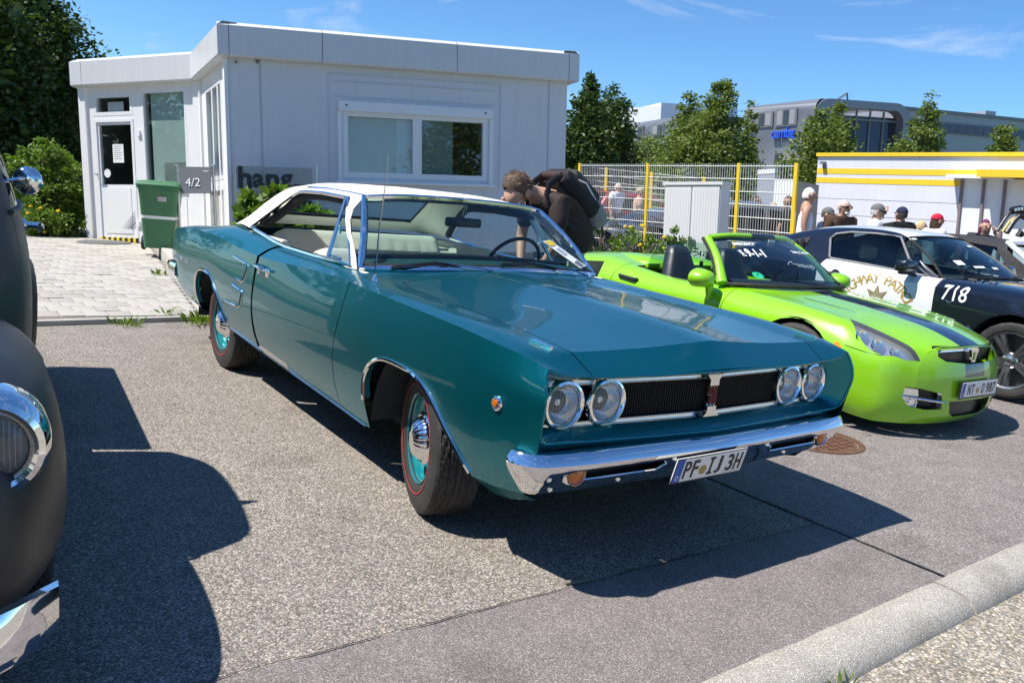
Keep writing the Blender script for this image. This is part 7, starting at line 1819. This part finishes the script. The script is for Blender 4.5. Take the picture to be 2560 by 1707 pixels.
text('company_letters', 'cambg', tuple(OS.pt(cs[0], cs[1], .25)-OR), tuple(tdir), tuple(UP), 1.0, simple('sign_blue', (.03, .13, .75), .3), off, .12, width=2.0)
# glazed end with a rounded metal frame
eL = OE.L
m = MB(); OE.slab(m, .5, eL-.5, -14, -1.0, -.9, -.8); m.build('glass_front', X['officeglass'], off, 0)
fr_ = []
def ringpt(t_, inset, o_):
    pts = [(inset, -14)]
    R_ = 1.3-inset*.6
    for k in range(7): a = math.pi-math.pi/2*k/6; pts.append((inset+R_+R_*math.cos(a), -inset-R_+R_*math.sin(a)))
    for k in range(7): a = math.pi/2-math.pi/2*k/6; pts.append((eL-inset-R_+R_*math.cos(a), -inset-R_+R_*math.sin(a)))
    pts.append((eL-inset, -14)); return [tuple(OE.pt(a, h, o_)-OR) for a, h in pts]
m = MB(); m.grid([ringpt(0, 0, -1.2), ringpt(0, 0, 0.0), ringpt(0, .55, 0.0), ringpt(0, .55, -.9)]); m.build('end_frame', X['roofgrey'], off, 40)
for k in range(1, 6):
    s_ = .55+(eL-1.1)*k/6; m = MB(); OE.slab(m, s_-.06, s_+.06, -14, -.6, -.8, -.7); m.build('mullion', X['signgrey'], off, 0)
m = MB(); OE.slab(m, .6, eL-.6, -1.35, -1.2, -.8, -.65); m.build('transom', X['signgrey'], off, 0)
m = MB(); m.tube([tuple(OE.pt(eL*.35, .0, -2)-OR), tuple(OE.pt(eL*.55, .9, -2.5)-OR), tuple(OE.pt(eL*.57, 0, -2.5)-OR)], .08, 5); m.build('roof_hatch', X['signgrey'], off)
# right wing, with a band of windows
wA, wB = at(*zt3(1000, 240), 66), at(*zt3(1882, 300), 72); WW_ = VWall(wA, wB, OR); WL = WW_.L*1.4
m = MB(); WW_.slab(m, -2, WL, -15, 0, -8, 0); m.build('wing_wall', X['lightgrey'], off, 0)
m = MB(); WW_.slab(m, -2, WL, 0, .25, -8, .1); m.build('wing_coping', X['signgrey'], off, 0)
r_ = WW_.r(zt3(1290, 335), zt3(1291, 425)); bh = r_[3]-r_[2]; nn_ = 18
m = MB(); WW_.slab(m, 0, WL, r_[2], r_[3], .0, .08); m.build('window_band', X['signgrey'], off, 0)
for k in range(nn_): 
    a = WL*k/nn_; m = MB(); WW_.slab(m, a+.06, a+WL/nn_-.06, r_[2]+.1, r_[3]-.1, .08, .11); m.build('window_pane', X['officeglass'], off, 0)
m = MB(); WW_.slab(m, 0, WL, r_[2]-bh*2.1, r_[2]-bh*1.6, .0, .08); m.build('window_band', X['officeglass'], off, 0)
r_ = WW_.r(zt3(1755, 222), zt3(1830, 275)); m = MB(); WW_.slab(m, r_[0], r_[1], .2, r_[3], -4, -2); m.build('roof_plant', X['lightgrey'], off, 0)
# white block and lower ribbed block on the left
lA, lB = at(*zt2(330, 385), 82), at(*zt2(668, 332), 74); LR = np.array([lA[0], lA[1], 0.0]); lo = empty('white_office_block', tuple(LR), 0, 'white flat-roofed office block behind the conical trees', 'office building')
LW = VWall(lA, lB, LR); m = MB(); LW.slab(m, -3, LW.L, -14, 0, -8, 0); m.build('wall', X['white'], lo, 0)
LE = VWall(lB, at(*zt2(800, 336), 78), LR); m = MB(); LE.slab(m, 0, LE.L*1.6, -14, 0, -3, -.0); m.build('wall', X['white'], lo, 0)
for a, b in ((385, 435), (445, 520), (532, 612)):
    r_ = LW.r(zt2(a, 425), zt2(b, 442)); m = MB(); LW.slab(m, r_[0], r_[1], r_[2]-.4, r_[3], .0, .08); m.build('window', X['officeglass'], lo, 0)
gA, gB = at(*zt2(390, 462), 74), at(*zt2(740, 410), 68); GR = np.array([gA[0], gA[1], 0.0]); go = empty('grey_office_block', tuple(GR), 0, 'grey ribbed office block with rounded eave before the white block', 'office building')
GW = VWall(gA, gB, GR); off_keep = off; off = go
rounded_wall(GW, -2, GW.L*1.3, -14, 0, 1.0, X['ribbed'], 'ribbed_wall')
owin(GW, zt2(460, 505), zt2(527, 600), div=2); owin(GW, zt2(610, 490), zt2(685, 545), div=2); owin(GW, zt2(412, 512), zt2(430, 565), div=1)
off = off_keep
# ------------------------------------------------------------------ signs and bin beside the path
sg = at(444, 560, 12.3); sg[2] = 0
def sgp(u, v, dep=12.3): return np.array(at(u, v, dep))
s42 = empty('house_number_sign', tuple(sg), 0, 'grey house number sign reading 4/2 between two steel posts', 'sign')
def rel(q, o): return tuple(np.asarray(q)-np.asarray(o))
for u, ub in ((442, 448), (533, 538)):
    t_ = sgp(u, 414); b_ = t_-UP*1.75; m = MB(); m.tube([rel(b_, sg), rel(t_, sg)], .024, 12); m.lathe([(.024, 0), (.018, .012), (0, .016)], rel(t_, sg), UP, 12); m.build('post', X['steel'], s42)
a, b, c, d_ = sgp(449, 417), sgp(528, 418), sgp(527, 484), sgp(452, 484)
nn = np.cross(b-a, UP); nn /= np.linalg.norm(nn)
if nn@(CAM-a) < 0: nn = -nn
m = MB(); m.add([rel(q+nn*o, sg) for o in (-.012, .012) for q in (d_, c, b, a)], [(3, 2, 1, 0), (4, 5, 6, 7)]+[(k, (k+1) % 4, 4+(k+1) % 4, 4+k) for k in range(4)]); pn_ = m.build('panel', X['signgrey'], s42, 0)
ex = (b-a)/np.linalg.norm(b-a)
uy = a-d_; uy -= ex*(uy@ex); uy /= np.linalg.norm(uy); nz = np.cross(ex, uy); nz = nz if nz@(CAM-a) > 0 else -nz
text('panel_lettering', '4/2', rel(sgp(483, 456)+nz*.016+nn*.004, sg), tuple(ex), tuple(uy), .125, X['paper'], pn_, .002, width=.215)
m = MB(); q0 = sgp(508, 429)+nn*.013; m.add([rel(q0+ex*x_+UP*z_, sg) for x_, z_ in ((0, 0), (.08, 0), (.08, .014), (0, .014))], [(0, 1, 2, 3)]); m.build('panel_print', X['paper'], pn_, 0)
m = MB(); q0 = (a+b)/2-UP*.045+nn*.014; m.add([rel(q0+ex*x_+UP*z_, sg) for x_, z_ in ((-.23, 0), (.23, 0), (.23, .01), (-.23, .01))], [(0, 1, 2, 3)]); m.build('panel_seam', X['steel'], pn_, 0)
for u, v in ((446, 425), (530, 425), (447, 476), (530, 476)):
    m = MB(); q0 = sgp(u, v); m.tube([rel(q0-ex*.03, sg), rel(q0+ex*.03, sg)], .01, 8); m.build('clamp', X['steel'], s42)
# glass sign with dark letters standing before the long wall
OFFS = .45
def wq(u, v, off=OFFS): 
    s_, h_ = WD.sh(u, v, off); return WD.pt(s_, h_, off)
g0 = np.array(wq(588, 640)); g0[2] = 0
hs_ = empty('glass_sign', tuple(g0), 0, 'glass sign panel with large dark letters before the white wall', 'sign')
for u in (588, 790):
    t_ = wq(u, 412); m = MB(); m.tube([rel(t_-WD.u3*1.9, g0), rel(t_, g0)], .022, 12); m.build('post', X['steel'], hs_)
    for v in (424, 520): 
        q0 = wq(u, v); dr_ = WD.d3*(1 if u < 700 else -1); m = MB(); m.tube([rel(q0, g0), rel(q0+dr_*.08, g0)], .009, 8); m.build('clamp', X['steel'], hs_)
ga, gb2 = WD.sh(600, 415, OFFS), WD.sh(780, 415, OFFS); gl_ = WD.sh(600, 560, OFFS)
m = MB(); P = [WD.pt(s_, h_, o) for o in (OFFS-.006, OFFS+.006) for s_, h_ in ((ga[0], gl_[1]-.25), (gb2[0], gl_[1]-.25), (gb2[0], ga[1]), (ga[0], ga[1]))]
m.add([rel(q, g0) for q in P], [(3, 2, 1, 0), (4, 5, 6, 7)]+[(k, (k+1) % 4, 4+(k+1) % 4, 4+k) for k in range(4)])
X['signglass'] = glass('frosted_sign_glass', (.72, .73, .72), .8, body=.30, bodycol=(.50, .47, .43)); gpan = m.build('glass_panel', X['signglass'], hs_, 0)
def serif(body, u, v, h, w):
    s_, hh = WD.sh(u, v, OFFS); text('panel_letter', body, rel(WD.pt(s_, hh, OFFS+.02), g0), tuple(WD.d3), tuple(WD.u3), h, X['black'], gpan, .012, width=w, bold=.035)
pxm = np.linalg.norm(np.array(WD.pt(*WD.sh(700, 440, OFFS)))-np.array(WD.pt(*WD.sh(600, 440, OFFS))))/100
serif('h', 612, 444, 57*pxm*1.0, 34*pxm); serif('a', 646, 452, 36*pxm, 30*pxm); serif('n', 681, 453, 36*pxm, 34*pxm); serif('g', 716, 458, 46*pxm, 32*pxm)
serif('o', 735, 518, 36*pxm, 30*pxm); serif('n', 768, 518, 36*pxm, 30*pxm)
# green wheeled bin
bn0 = gnd(400, 628, .12); bn = empty('wheeled_bin', (bn0[0], bn0[1], .12), 0, 'green two-wheeled rubbish bin with lid standing beside the path', 'bin')
bn.rotation_euler = (0, 0, rad(-20))
def tap(z, w, dpt, r_=.06):
    P = []
    for cx, cy, a0 in ((w/2-r_, dpt/2-r_, 0), (-w/2+r_, dpt/2-r_, 90), (-w/2+r_, -dpt/2+r_, 180), (w/2-r_, -dpt/2+r_, 270)):
        for k in range(4): a = rad(a0+30*k); P.append((cx+r_*math.cos(a), cy+r_*math.sin(a), z))
    return P+[P[0]]
m = MB(); m.grid([tap(.06, .40, .46), tap(.30, .44, .52), tap(.36, .452, .535), tap(.80, .53, .64), tap(.93, .56, .68), tap(.935, .60, .72), tap(.975, .60, .72)]); m.build('body', X['bin'], bn, 40)
m = MB(); m.grid([tap(.975, .62, .74), tap(1.0, .62, .74), tap(1.045, .56, .66), tap(1.055, .40, .5), tap(1.058, .02, .02, .005)]); m.build('lid', X['bin'], bn, 40)
m = MB(); m.tube([(-.26, .34, .99), (-.27, .45, .975), (.27, .45, .975), (.26, .34, .99)], .02, 8); m.build('handle', X['bin'], bn)
m = MB(); G_ = [tap(.50, .481, .582), tap(.545, .489, .592)]; m.grid(G_); m.build('white_band', X['paper'], bn, 60)
m = MB(); m.box((.06, -.335, .80), (.12, .012, .07), 0, .003); m.build('sticker', simple('bin_sticker', (.55, .45, .45), .5), bn)
for s_ in (-1, 1):
    m = MB(); m.lathe([(0, .03), (.04, .03), (.06, .02), (.10, .025), (.115, 0), (.10, -.03), (0, -.03)], (s_*.26, .22, .10), (1, 0, 0), 24); m.build('wheel', X['rubber'], bn)
# ------------------------------------------------------------------ people
def skin_mesh(name, V_, E_, sub=2):
    """continuous surface grown round a jointed skeleton: V_ {key: (co, radius)}"""
    ks = list(V_); me = bpy.data.meshes.new(name); me.from_pydata([V_[k][0] for k in ks], [(ks.index(a), ks.index(b)) for a, b in E_], [])
    o = bpy.data.objects.new('skeleton', me); COL.objects.link(o)
    md = o.modifiers.new('skin', 'SKIN'); md.use_smooth_shade = True
    for i, k in enumerate(ks):
        r = V_[k][1]; r = r if isinstance(r, tuple) else (r, r)
        sv = me.skin_vertices[0].data[i]; sv.radius = r; sv.use_root = (i == 0)
    sb = o.modifiers.new('sub', 'SUBSURF'); sb.levels = sub; sb.render_levels = sub
    bpy.context.view_layer.update()
    out = bpy.data.meshes.new_from_object(o.evaluated_get(bpy.context.evaluated_depsgraph_get())); out.name = name
    bpy.data.objects.remove(o); bpy.data.meshes.remove(me); out.materials.clear(); out.shade_smooth(); return out
def add_ell(me, items):
    m = MB()
    for c, r in items: m.ell(c, r, 10, 7)
    b = bmesh.new(); b.from_mesh(me); vs = [b.verts.new(q) for q in m.v]
    for f in m.f:
        try: b.faces.new([vs[i] for i in f]).smooth = True
        except ValueError: pass
    bmesh.ops.remove_doubles(b, verts=b.verts[:], dist=1e-5); b.to_mesh(me); b.free(); return me
def fingers(V_, E_, key, base, d, side):
    """palm and five separate bent fingers growing from the wrist"""
    d = Vector(d).normalized(); sd = Vector(side).normalized(); n = d.cross(sd)
    V_[key+'palm'] = (tuple(Vector(base)+d*.06), (.034, .016)); 
    for i, (o_, L_) in enumerate(((-.030, .060), (-.010, .072), (.011, .068), (.031, .052))):
        a = Vector(base)+d*.095+sd*o_; V_[f'{key}f{i}a'] = (tuple(a), .0095); V_[f'{key}f{i}b'] = (tuple(a+d*L_*.6+n*.010), .0085); V_[f'{key}f{i}c'] = (tuple(a+d*L_*.85+n*.028), .0075)
        E_ += [(key+'palm', f'{key}f{i}a'), (f'{key}f{i}a', f'{key}f{i}b'), (f'{key}f{i}b', f'{key}f{i}c')]
    a = Vector(base)+d*.035-sd*.038; V_[key+'t0'] = (tuple(a), .011); V_[key+'t1'] = (tuple(a+d*.035-sd*.022+n*.012), .0095); V_[key+'t2'] = (tuple(a+d*.062-sd*.026+n*.022), .008)
    E_ += [(key+'palm', key+'t0'), (key+'t0', key+'t1'), (key+'t1', key+'t2')]
cloth_cache = {}
def cloth(c):
    if c not in cloth_cache: cloth_cache[c] = simple('fabric', c, .85, var=.12, vscale=14, bmp=.3, bscale=60, spec=.25)
    return cloth_cache[c]
def person(loc, yaw, H, label, shirt, trousers, hair, skin='skin', arms=None, dress=False, cap=None, glasses=None, beard=None, sleeveless=False, group='spectators behind the patrol coupe', longhair=False, build=1.0, detail=False):
    r = empty('person', loc, yaw, label, 'person', group); k = H/1.75; r.scale = (k, k, k)
    B_ = build
    V_ = {'pelvis': ((0, 0, .96), (.155*B_, .115)), 'waist': ((0, 0, 1.10), (.140*B_, .105)), 'chest': ((0, .01, 1.345), (.185*B_, .13)), 'neckb': ((0, .015, 1.50), (.085, .078)), 'neck': ((0, .005, 1.545), (.062, .062)),
          'jaw': ((0, -.020, 1.572), (.072, .080)), 'head': ((0, -.008, 1.645), (.096, .116)), 'crown': ((0, .0, 1.708), (.084, .100))}
    E_ = [('pelvis', 'waist'), ('waist', 'chest'), ('chest', 'neckb'), ('neckb', 'neck'), ('neck', 'jaw'), ('jaw', 'head'), ('head', 'crown')]
    A_ = arms or {}
    for s_, nm in ((-1, 'R'), (1, 'L')):
        sh, el, wr = A_.get(nm, ((s_*.195*B_, .015, 1.455), (s_*.255*B_, .03, 1.16), (s_*.255*B_, -.07, .91)))
        V_['sh'+nm] = (sh, .074); V_['el'+nm] = (el, .043); V_['wr'+nm] = (wr, (.029, .025)); E_ += [('chest', 'sh'+nm), ('sh'+nm, 'el'+nm), ('el'+nm, 'wr'+nm), ('wr'+nm, 'hd'+nm+'palm')]
        dirv = Vector(wr)-Vector(el); fingers(V_, E_, 'hd'+nm, wr, dirv, (0, -1, 0) if abs(dirv.normalized().y) < .7 else (1, 0, 0))
        V_['hip'+nm] = ((s_*.09, 0, .90), .088*B_); V_['kn'+nm] = ((s_*.10, -.012, .50), .060); V_['an'+nm] = ((s_*.10, .02, .09), .042); V_['to'+nm] = ((s_*.11, -.13, .035), (.040, .030))
        E_ += [('pelvis', 'hip'+nm), ('hip'+nm, 'kn'+nm), ('kn'+nm, 'an'+nm), ('an'+nm, 'to'+nm)]
    slim = {'pelvis': .8, 'waist': .75, 'chest': .72, 'hipR': .8, 'hipL': .8}
    VB = {q: (c_, tuple(g*slim.get(q, 1) for g in (r_ if isinstance(r_, tuple) else (r_, r_)))) for q, (c_, r_) in V_.items()}
    for nm in 'RL':
        if not sleeveless and not dress: VB['sh'+nm] = (VB['sh'+nm][0], (.048, .048))
    me = skin_mesh('body', VB, E_, 2 if detail else 1)
    add_ell(me, [((0, -.112, 1.630), (.014, .022, .024)), ((-.080, .0, 1.635), (.012, .022, .032)), ((.080, .0, 1.635), (.012, .022, .032))])
    link('body', me, X[skin], r)
    def sub(keys, grow, name, mat, ends={}):
        VV = {q: (ends.get(q, V_[q][0]), tuple(g+grow for g in (V_[q][1] if isinstance(V_[q][1], tuple) else (V_[q][1],)*2))) for q in keys}
        EE = [(a, b) for a, b in E_ if a in keys and b in keys]; link(name, skin_mesh(name, VV, EE, 2 if detail else 1), mat, r)
    mid = lambda a, b, t_: tuple(Vector(a).lerp(Vector(b), t_))
    if dress:
        sub(['chest', 'neckb', 'waist', 'pelvis', 'shR', 'shL', 'hipR', 'hipL', 'knR', 'knL'], .022, 'dress', cloth(shirt), {'neckb': (0, .015, 1.475), 'shR': (-.15, .015, 1.44), 'shL': (.15, .015, 1.44), 'knR': (-.10, -.01, .58), 'knL': (.10, -.01, .58)})
    else:
        ks = ['chest', 'neckb', 'waist', 'pelvis', 'shR', 'shL', 'elR', 'elL']
        ends = {'neckb': (0, .015, 1.485), 'elR': mid(V_['shR'][0], V_['elR'][0], .62), 'elL': mid(V_['shL'][0], V_['elL'][0], .62)}
        if sleeveless: ks = ks[:6]
        sub(ks, .024, 'shirt', cloth(shirt), ends)
        sub(['pelvis', 'hipR', 'hipL', 'knR', 'knL', 'anR', 'anL'], .016, 'trousers', cloth(trousers))
    if hair:
        m = MB(); pr = []
        G_ = []
        for i in range(9):
            th = i/8*rad(112); row = []
            for j in range(17):
                a = 2*math.pi*j/16; front = max(0, -math.sin(a)); t2 = th*(1-.46*front)
                row.append((.082*math.sin(t2)*math.cos(a)*1.02, .100*math.sin(t2)*math.sin(a)+.006, 1.652+.108*math.cos(t2)-(.02*i/8 if not longhair else (.11*(i/8)**2*(1-front)))))
            G_.append(row)
        m.grid(G_); m.build('hair', cloth(hair), r, 80)
    if cap:
        m = MB(); G_ = []
        for i in range(7):
            t2 = i/6*rad(88); G_.append([(.087*math.sin(t2)*math.cos(a), .105*math.sin(t2)*math.sin(a)+.002, 1.668+.098*math.cos(t2)) for a in np.linspace(0, 2*math.pi, 19)])
        m.grid(G_); co_ = m.build('cap', cloth(cap), r, 80)
        m = MB(); m.grid([[(.085*math.sin(a), -.085*math.cos(a)*1.1-.005, 1.672) for a in np.linspace(-1.15, 1.15, 11)], [(.082*math.sin(a), -.085*math.cos(a)*1.1-.075, 1.655) for a in np.linspace(-1.15, 1.15, 11)]]); m.build('peak', cloth(cap), co_, 60)
    if glasses:
        m = MB(); m.tube([(-.085, .0, 1.652), (-.07, -.085, 1.652), (0, -.108, 1.655), (.07, -.085, 1.652), (.085, .0, 1.652)], .006, 6)
        for s_ in (-1, 1): m.ell((s_*.036, -.104, 1.646), (.030, .010, .020), 10, 6)
        m.build('glasses', X['black'], r)
    else:
        for s_ in (-1, 1):
            m = MB(); m.ell((s_*.034, -.097, 1.648), (.014, .006, .007), 8, 5); m.build('eye', X['black'], r)
    m = MB(); m.ell((0, -.098, 1.583), (.026, .006, .005), 8, 4); m.build('mouth', cloth((.35, .14, .12)), r)
    if beard: m = MB(); m.ell((0, -.075, 1.560), (.046, .034, .030), 10, 6); m.build('beard', cloth(beard), r)
    m = MB()
    for s_ in (-1, 1): m.ell((s_*.105, -.05, .035), (.048, .13, .04), 10, 6)
    m.build('shoes', X['black'], r)
    return r
def pput(px, pyhead, dep, H, face, label, *a, **k):
    """person whose head top is seen at the pixel; feet straight below on the lot or the raised strip"""
    q = at(px, pyhead, dep); return person((q[0], q[1], q[2]-H), face, H, label, *a, **k)
pput(2026, 470, 12.3, 1.70, rad(38), 'person in a sleeveless white dress beside the tan banner', (.82, .80, .86), None, (.80, .79, .76), 'skin2', dress=True)
pput(2113, 500, 12.4, 1.80, rad(-10), 'person in brown T-shirt and dark sunglasses', (.085, .045, .03), (.05, .06, .10), (.55, .50, .46), 'skin2', glasses=True, beard=(.7, .68, .65), build=1.12)
pput(2197, 511, 12.6, 1.76, rad(35), 'person in white shirt with grey flat cap and sunglasses', (.78, .78, .80), (.06, .07, .1), (.5, .5, .5), 'skin2', cap=(.16, .16, .15), glasses=True, beard=(.7, .7, .68), build=1.05)
pput(2257, 519, 13.0, 1.75, rad(150), 'person in black T-shirt lifting one hand to a navy cap', (.016, .016, .015), (.05, .06, .1), (.06, .05, .04), 'skin', cap=(.02, .025, .06), arms={'L': ((.185, .015, 1.43), (.43, -.10, 1.34), (.22, -.16, 1.62))})
pput(2306, 552, 13.2, 1.42, rad(60), 'small bareheaded person whose head just shows above the white car roof', (.6, .6, .65), (.1, .12, .2), (.62, .48, .25), 'skin')
pput(2345, 536, 12.8, 1.66, rad(62), 'person in white shirt wearing a bright red cap', (.80, .80, .82), (.05, .06, .1), (.07, .04, .025), 'skin', cap=(.55, .02, .05), longhair=True)
pput(2466, 549, 12.0, 1.60, rad(-40), 'person in dark top holding one hand to the ear', (.03, .03, .035), (.05, .06, .1), (.16, .03, .09), 'skin', glasses=False, longhair=True, arms={'L': ((.185, .015, 1.42), (.36, -.06, 1.22), (.16, -.07, 1.52))})
pput(2072, 520, 12.6, 1.62, rad(20), 'person in pale top and grey cap half hidden by the brown T-shirt', (.62, .64, .68), (.05, .05, .08), (.1, .08, .07), 'skin', cap=(.14, .14, .15))
pput(1996, 492, 13.8, 1.72, rad(100), 'person in black clothes standing behind the last fence post', (.015, .015, .017), (.02, .02, .025), (.08, .05, .04), 'skin')
GF_ = 'people behind the mesh fence'
pput(1890, 488, 16.0, 1.70, rad(30), 'person in camouflage trousers behind the mesh fence', (.40, .30, .24), (.16, .16, .11), (.1, .07, .05), 'skin', group=GF_)
pput(1935, 506, 15.2, 1.60, rad(-20), 'person in dark suit and pale tie behind the mesh fence', (.02, .022, .03), (.02, .02, .03), (.42, .36, .28), 'skin', group=GF_)
pput(1972, 490, 15.0, 1.72, rad(-60), 'bare-armed person in dark vest behind the mesh fence', (.03, .03, .035), (.03, .03, .04), (.08, .05, .035), 'skin2', sleeveless=True, group=GF_)
pput(1602, 470, 20.0, 1.78, rad(60), 'person in straw hat behind the silver car and fence', (.50, .36, .28), (.2, .2, .22), None, 'skin', cap=(.55, .45, .28), group=GF_)
pput(1547, 458, 22.0, 1.80, rad(10), 'person in white shirt behind the silver car', (.75, .76, .78), (.1, .1, .15), (.5, .48, .45), 'skin', group=GF_)
# ---- man with backpack bending to look into the teal car
man = empty('person', (1.70, 2.03, 0), 0, 'person in brown T-shirt bending down to look into the teal car', 'person')
mo = Vector((1.70, 2.03, 0)); R3 = lambda *q: tuple(Vector(q)-mo)
V_ = {'pelvis': (R3(1.60, 2.03, .98), (.15, .165)), 'waist': (R3(1.56, 2.03, 1.16), (.135, .155)), 'chest': (R3(1.40, 2.035, 1.37), (.14, .175)), 'upper': (R3(1.27, 2.04, 1.43), (.11, .15)), 'neckb': (R3(1.17, 2.045, 1.455), .068), 'neck': (R3(1.11, 2.05, 1.455), .060),
      'skull': (R3(1.03, 2.06, 1.475), (.085, .080)), 'head': (R3(.985, 2.06, 1.455), (.098, .082)), 'face': (R3(.955, 2.06, 1.395), (.078, .066)), 'chin': (R3(.965, 2.06, 1.335), (.045, .045))}
E_ = [('pelvis', 'waist'), ('waist', 'chest'), ('chest', 'upper'), ('upper', 'neckb'), ('neckb', 'neck'), ('neck', 'skull'), ('skull', 'head'), ('head', 'face'), ('face', 'chin')]
for nm, sh, el, wr in (('L', (1.25, 1.86, 1.40), (1.23, 1.80, 1.11), (1.17, 1.90, .90)), ('R', (1.25, 2.22, 1.40), (1.27, 2.32, 1.12), (1.20, 2.20, .90))):
    V_['sh'+nm] = (R3(*sh), .066); V_['el'+nm] = (R3(*el), .047); V_['wr'+nm] = (R3(*wr), (.032, .026)); E_ += [('upper', 'sh'+nm), ('sh'+nm, 'el'+nm), ('el'+nm, 'wr'+nm), ('wr'+nm, 'hd'+nm+'palm')]
    fingers(V_, E_, 'hd'+nm, R3(*wr), Vector(wr)-Vector(el), (0, 1, 0))
for nm, y_ in (('L', 1.95), ('R', 2.12)):
    V_['hip'+nm] = (R3(1.53, y_, .86), .082); V_['kn'+nm] = (R3(1.53, y_, .50), .062); V_['an'+nm] = (R3(1.62, y_, .09), .045); V_['to'+nm] = (R3(1.46, y_, .035), (.042, .032))
    E_ += [('pelvis', 'hip'+nm), ('hip'+nm, 'kn'+nm), ('kn'+nm, 'an'+nm), ('an'+nm, 'to'+nm)]
VB = {q: (c_, tuple(g*{'pelvis': .8, 'waist': .75, 'chest': .72, 'upper': .7, 'shL': .7, 'shR': .7, 'hipL': .8, 'hipR': .8}.get(q, 1) for g in (r_ if isinstance(r_, tuple) else (r_, r_)))) for q, (c_, r_) in V_.items()}
bm_ = skin_mesh('body', VB, E_, 2); add_ell(bm_, [(R3(1.045, 1.972, 1.445), (.030, .012, .036)), (R3(1.045, 2.148, 1.445), (.030, .012, .036)), (R3(.885, 2.06, 1.38), (.02, .015, .025))])
link('body', bm_, X['skin'], man)
def msub(keys, grow, name, mat, ends={}):
    VV = {q: (ends.get(q, V_[q][0]), tuple(g+grow for g in (V_[q][1] if isinstance(V_[q][1], tuple) else (V_[q][1],)*2))) for q in keys}
    link(name, skin_mesh(name, VV, [(a, b) for a, b in E_ if a in keys and b in keys], 2), mat, man)
msub(['chest', 'upper', 'neckb', 'waist', 'pelvis', 'shL', 'shR', 'elL', 'elR'], .022, 'shirt', cloth((.045, .033, .029)), {'neckb': R3(1.20, 2.045, 1.45), 'elL': R3(1.235, 1.81, 1.18), 'elR': R3(1.265, 2.30, 1.18), 'pelvis': R3(1.62, 2.03, .99)})
msub(['pelvis', 'hipL', 'hipR', 'knL', 'knR', 'anL', 'anR'], .02, 'trousers', cloth((.36, .36, .33)), {'pelvis': R3(1.53, 2.03, .90)})
hc_ = Vector(R3(1.005, 2.06, 1.485)); G_ = []
for i in range(15):
    t2 = i/14*rad(118); row = []
    for j in range(29):
        a = 2*math.pi*j/28; jit = 1+rng.normal(0, .02)
        v = Vector((.118*math.sin(t2)*math.cos(a)*jit, .096*math.sin(t2)*math.sin(a)*jit, .112*math.cos(t2)*jit)); v = Matrix.Rotation(rad(22), 3, 'Y') @ v; row.append(tuple(hc_+v))
    row[-1] = row[0]; G_.append(row)
m = MB(); m.grid(G_); m.build('hair', simple('brown_hair', (.105, .062, .035), .6, var=.6, vscale=55, bmp=1.0, bscale=140), man, 80)
hp_ = []
for k in range(1400):
    g_ = rng.normal(size=3); g_ /= np.linalg.norm(g_)
    if g_[2] < -.15: continue
    v = Matrix.Rotation(rad(22), 3, 'Y') @ Vector((.116*g_[0], .095*g_[1], .110*g_[2])); hp_.append(tuple(hc_+v))
o = link('hair_tufts', leaf_mesh('hair_tufts', scatter_quads(np.array(hp_), .03, 0, asp=7), simple('hair_strands', (.16, .10, .06), .6, var=.5, vscale=60)), None, man); o['kind'] = 'stuff'
for s_, y_ in ((0, 1.93), (1, 2.13)):
    m = MB(); m.ell(R3(1.54, y_, .04), (.14, .05, .05), 12, 8); m.build('shoe', X['black'], man)
# backpack: main bag along the back, front pocket, pale lower pouch, straps
bp = empty('backpack', R3(0, 0, 0)); bp.location = (1.70, 2.03, 0); tag(bp, 'black and grey backpack worn by the person bending at the teal car', 'backpack')
def bag(name, c, dim, mat, bev, rot=36):
    m = MB(); m.box(R3(*c), dim, 0, bev, Matrix.Rotation(rad(rot), 3, 'Y')); return m.build(name, mat, bp, 60)
bag('main_bag', (1.49, 2.03, 1.475), (.46, .31, .15), cloth((.028, .027, .029)), .065)
bag('front_pocket', (1.55, 2.03, 1.525), (.34, .25, .12), cloth((.05, .048, .05)), .05)
bag('lower_pouch', (1.695, 2.03, 1.33), (.24, .28, .17), cloth((.26, .27, .27)), .075, 55)
bag('top_flap', (1.36, 2.03, 1.57), (.20, .24, .06), cloth((.06, .035, .035)), .028, 22)
for y_ in (1.93, 2.13):
    m = MB(); m.tube([R3(1.30, y_, 1.60), R3(1.20, y_, 1.53), R3(1.17, y_-.02 if y_ < 2 else y_+.02, 1.45), R3(1.22, y_-.05 if y_ < 2 else y_+.05, 1.32), R3(1.42, y_-.06 if y_ < 2 else y_+.06, 1.22), R3(1.60, y_, 1.25)], .022, 8, flat=(.5, 1.3)); m.build('strap', cloth((.025, .025, .027)), bp, 60)
m = MB(); m.tube([R3(1.36, 1.90, 1.60), R3(1.52, 1.89, 1.56), R3(1.66, 1.90, 1.42)], .008, 6); m.build('reflective_piping', X['paper'], bp)
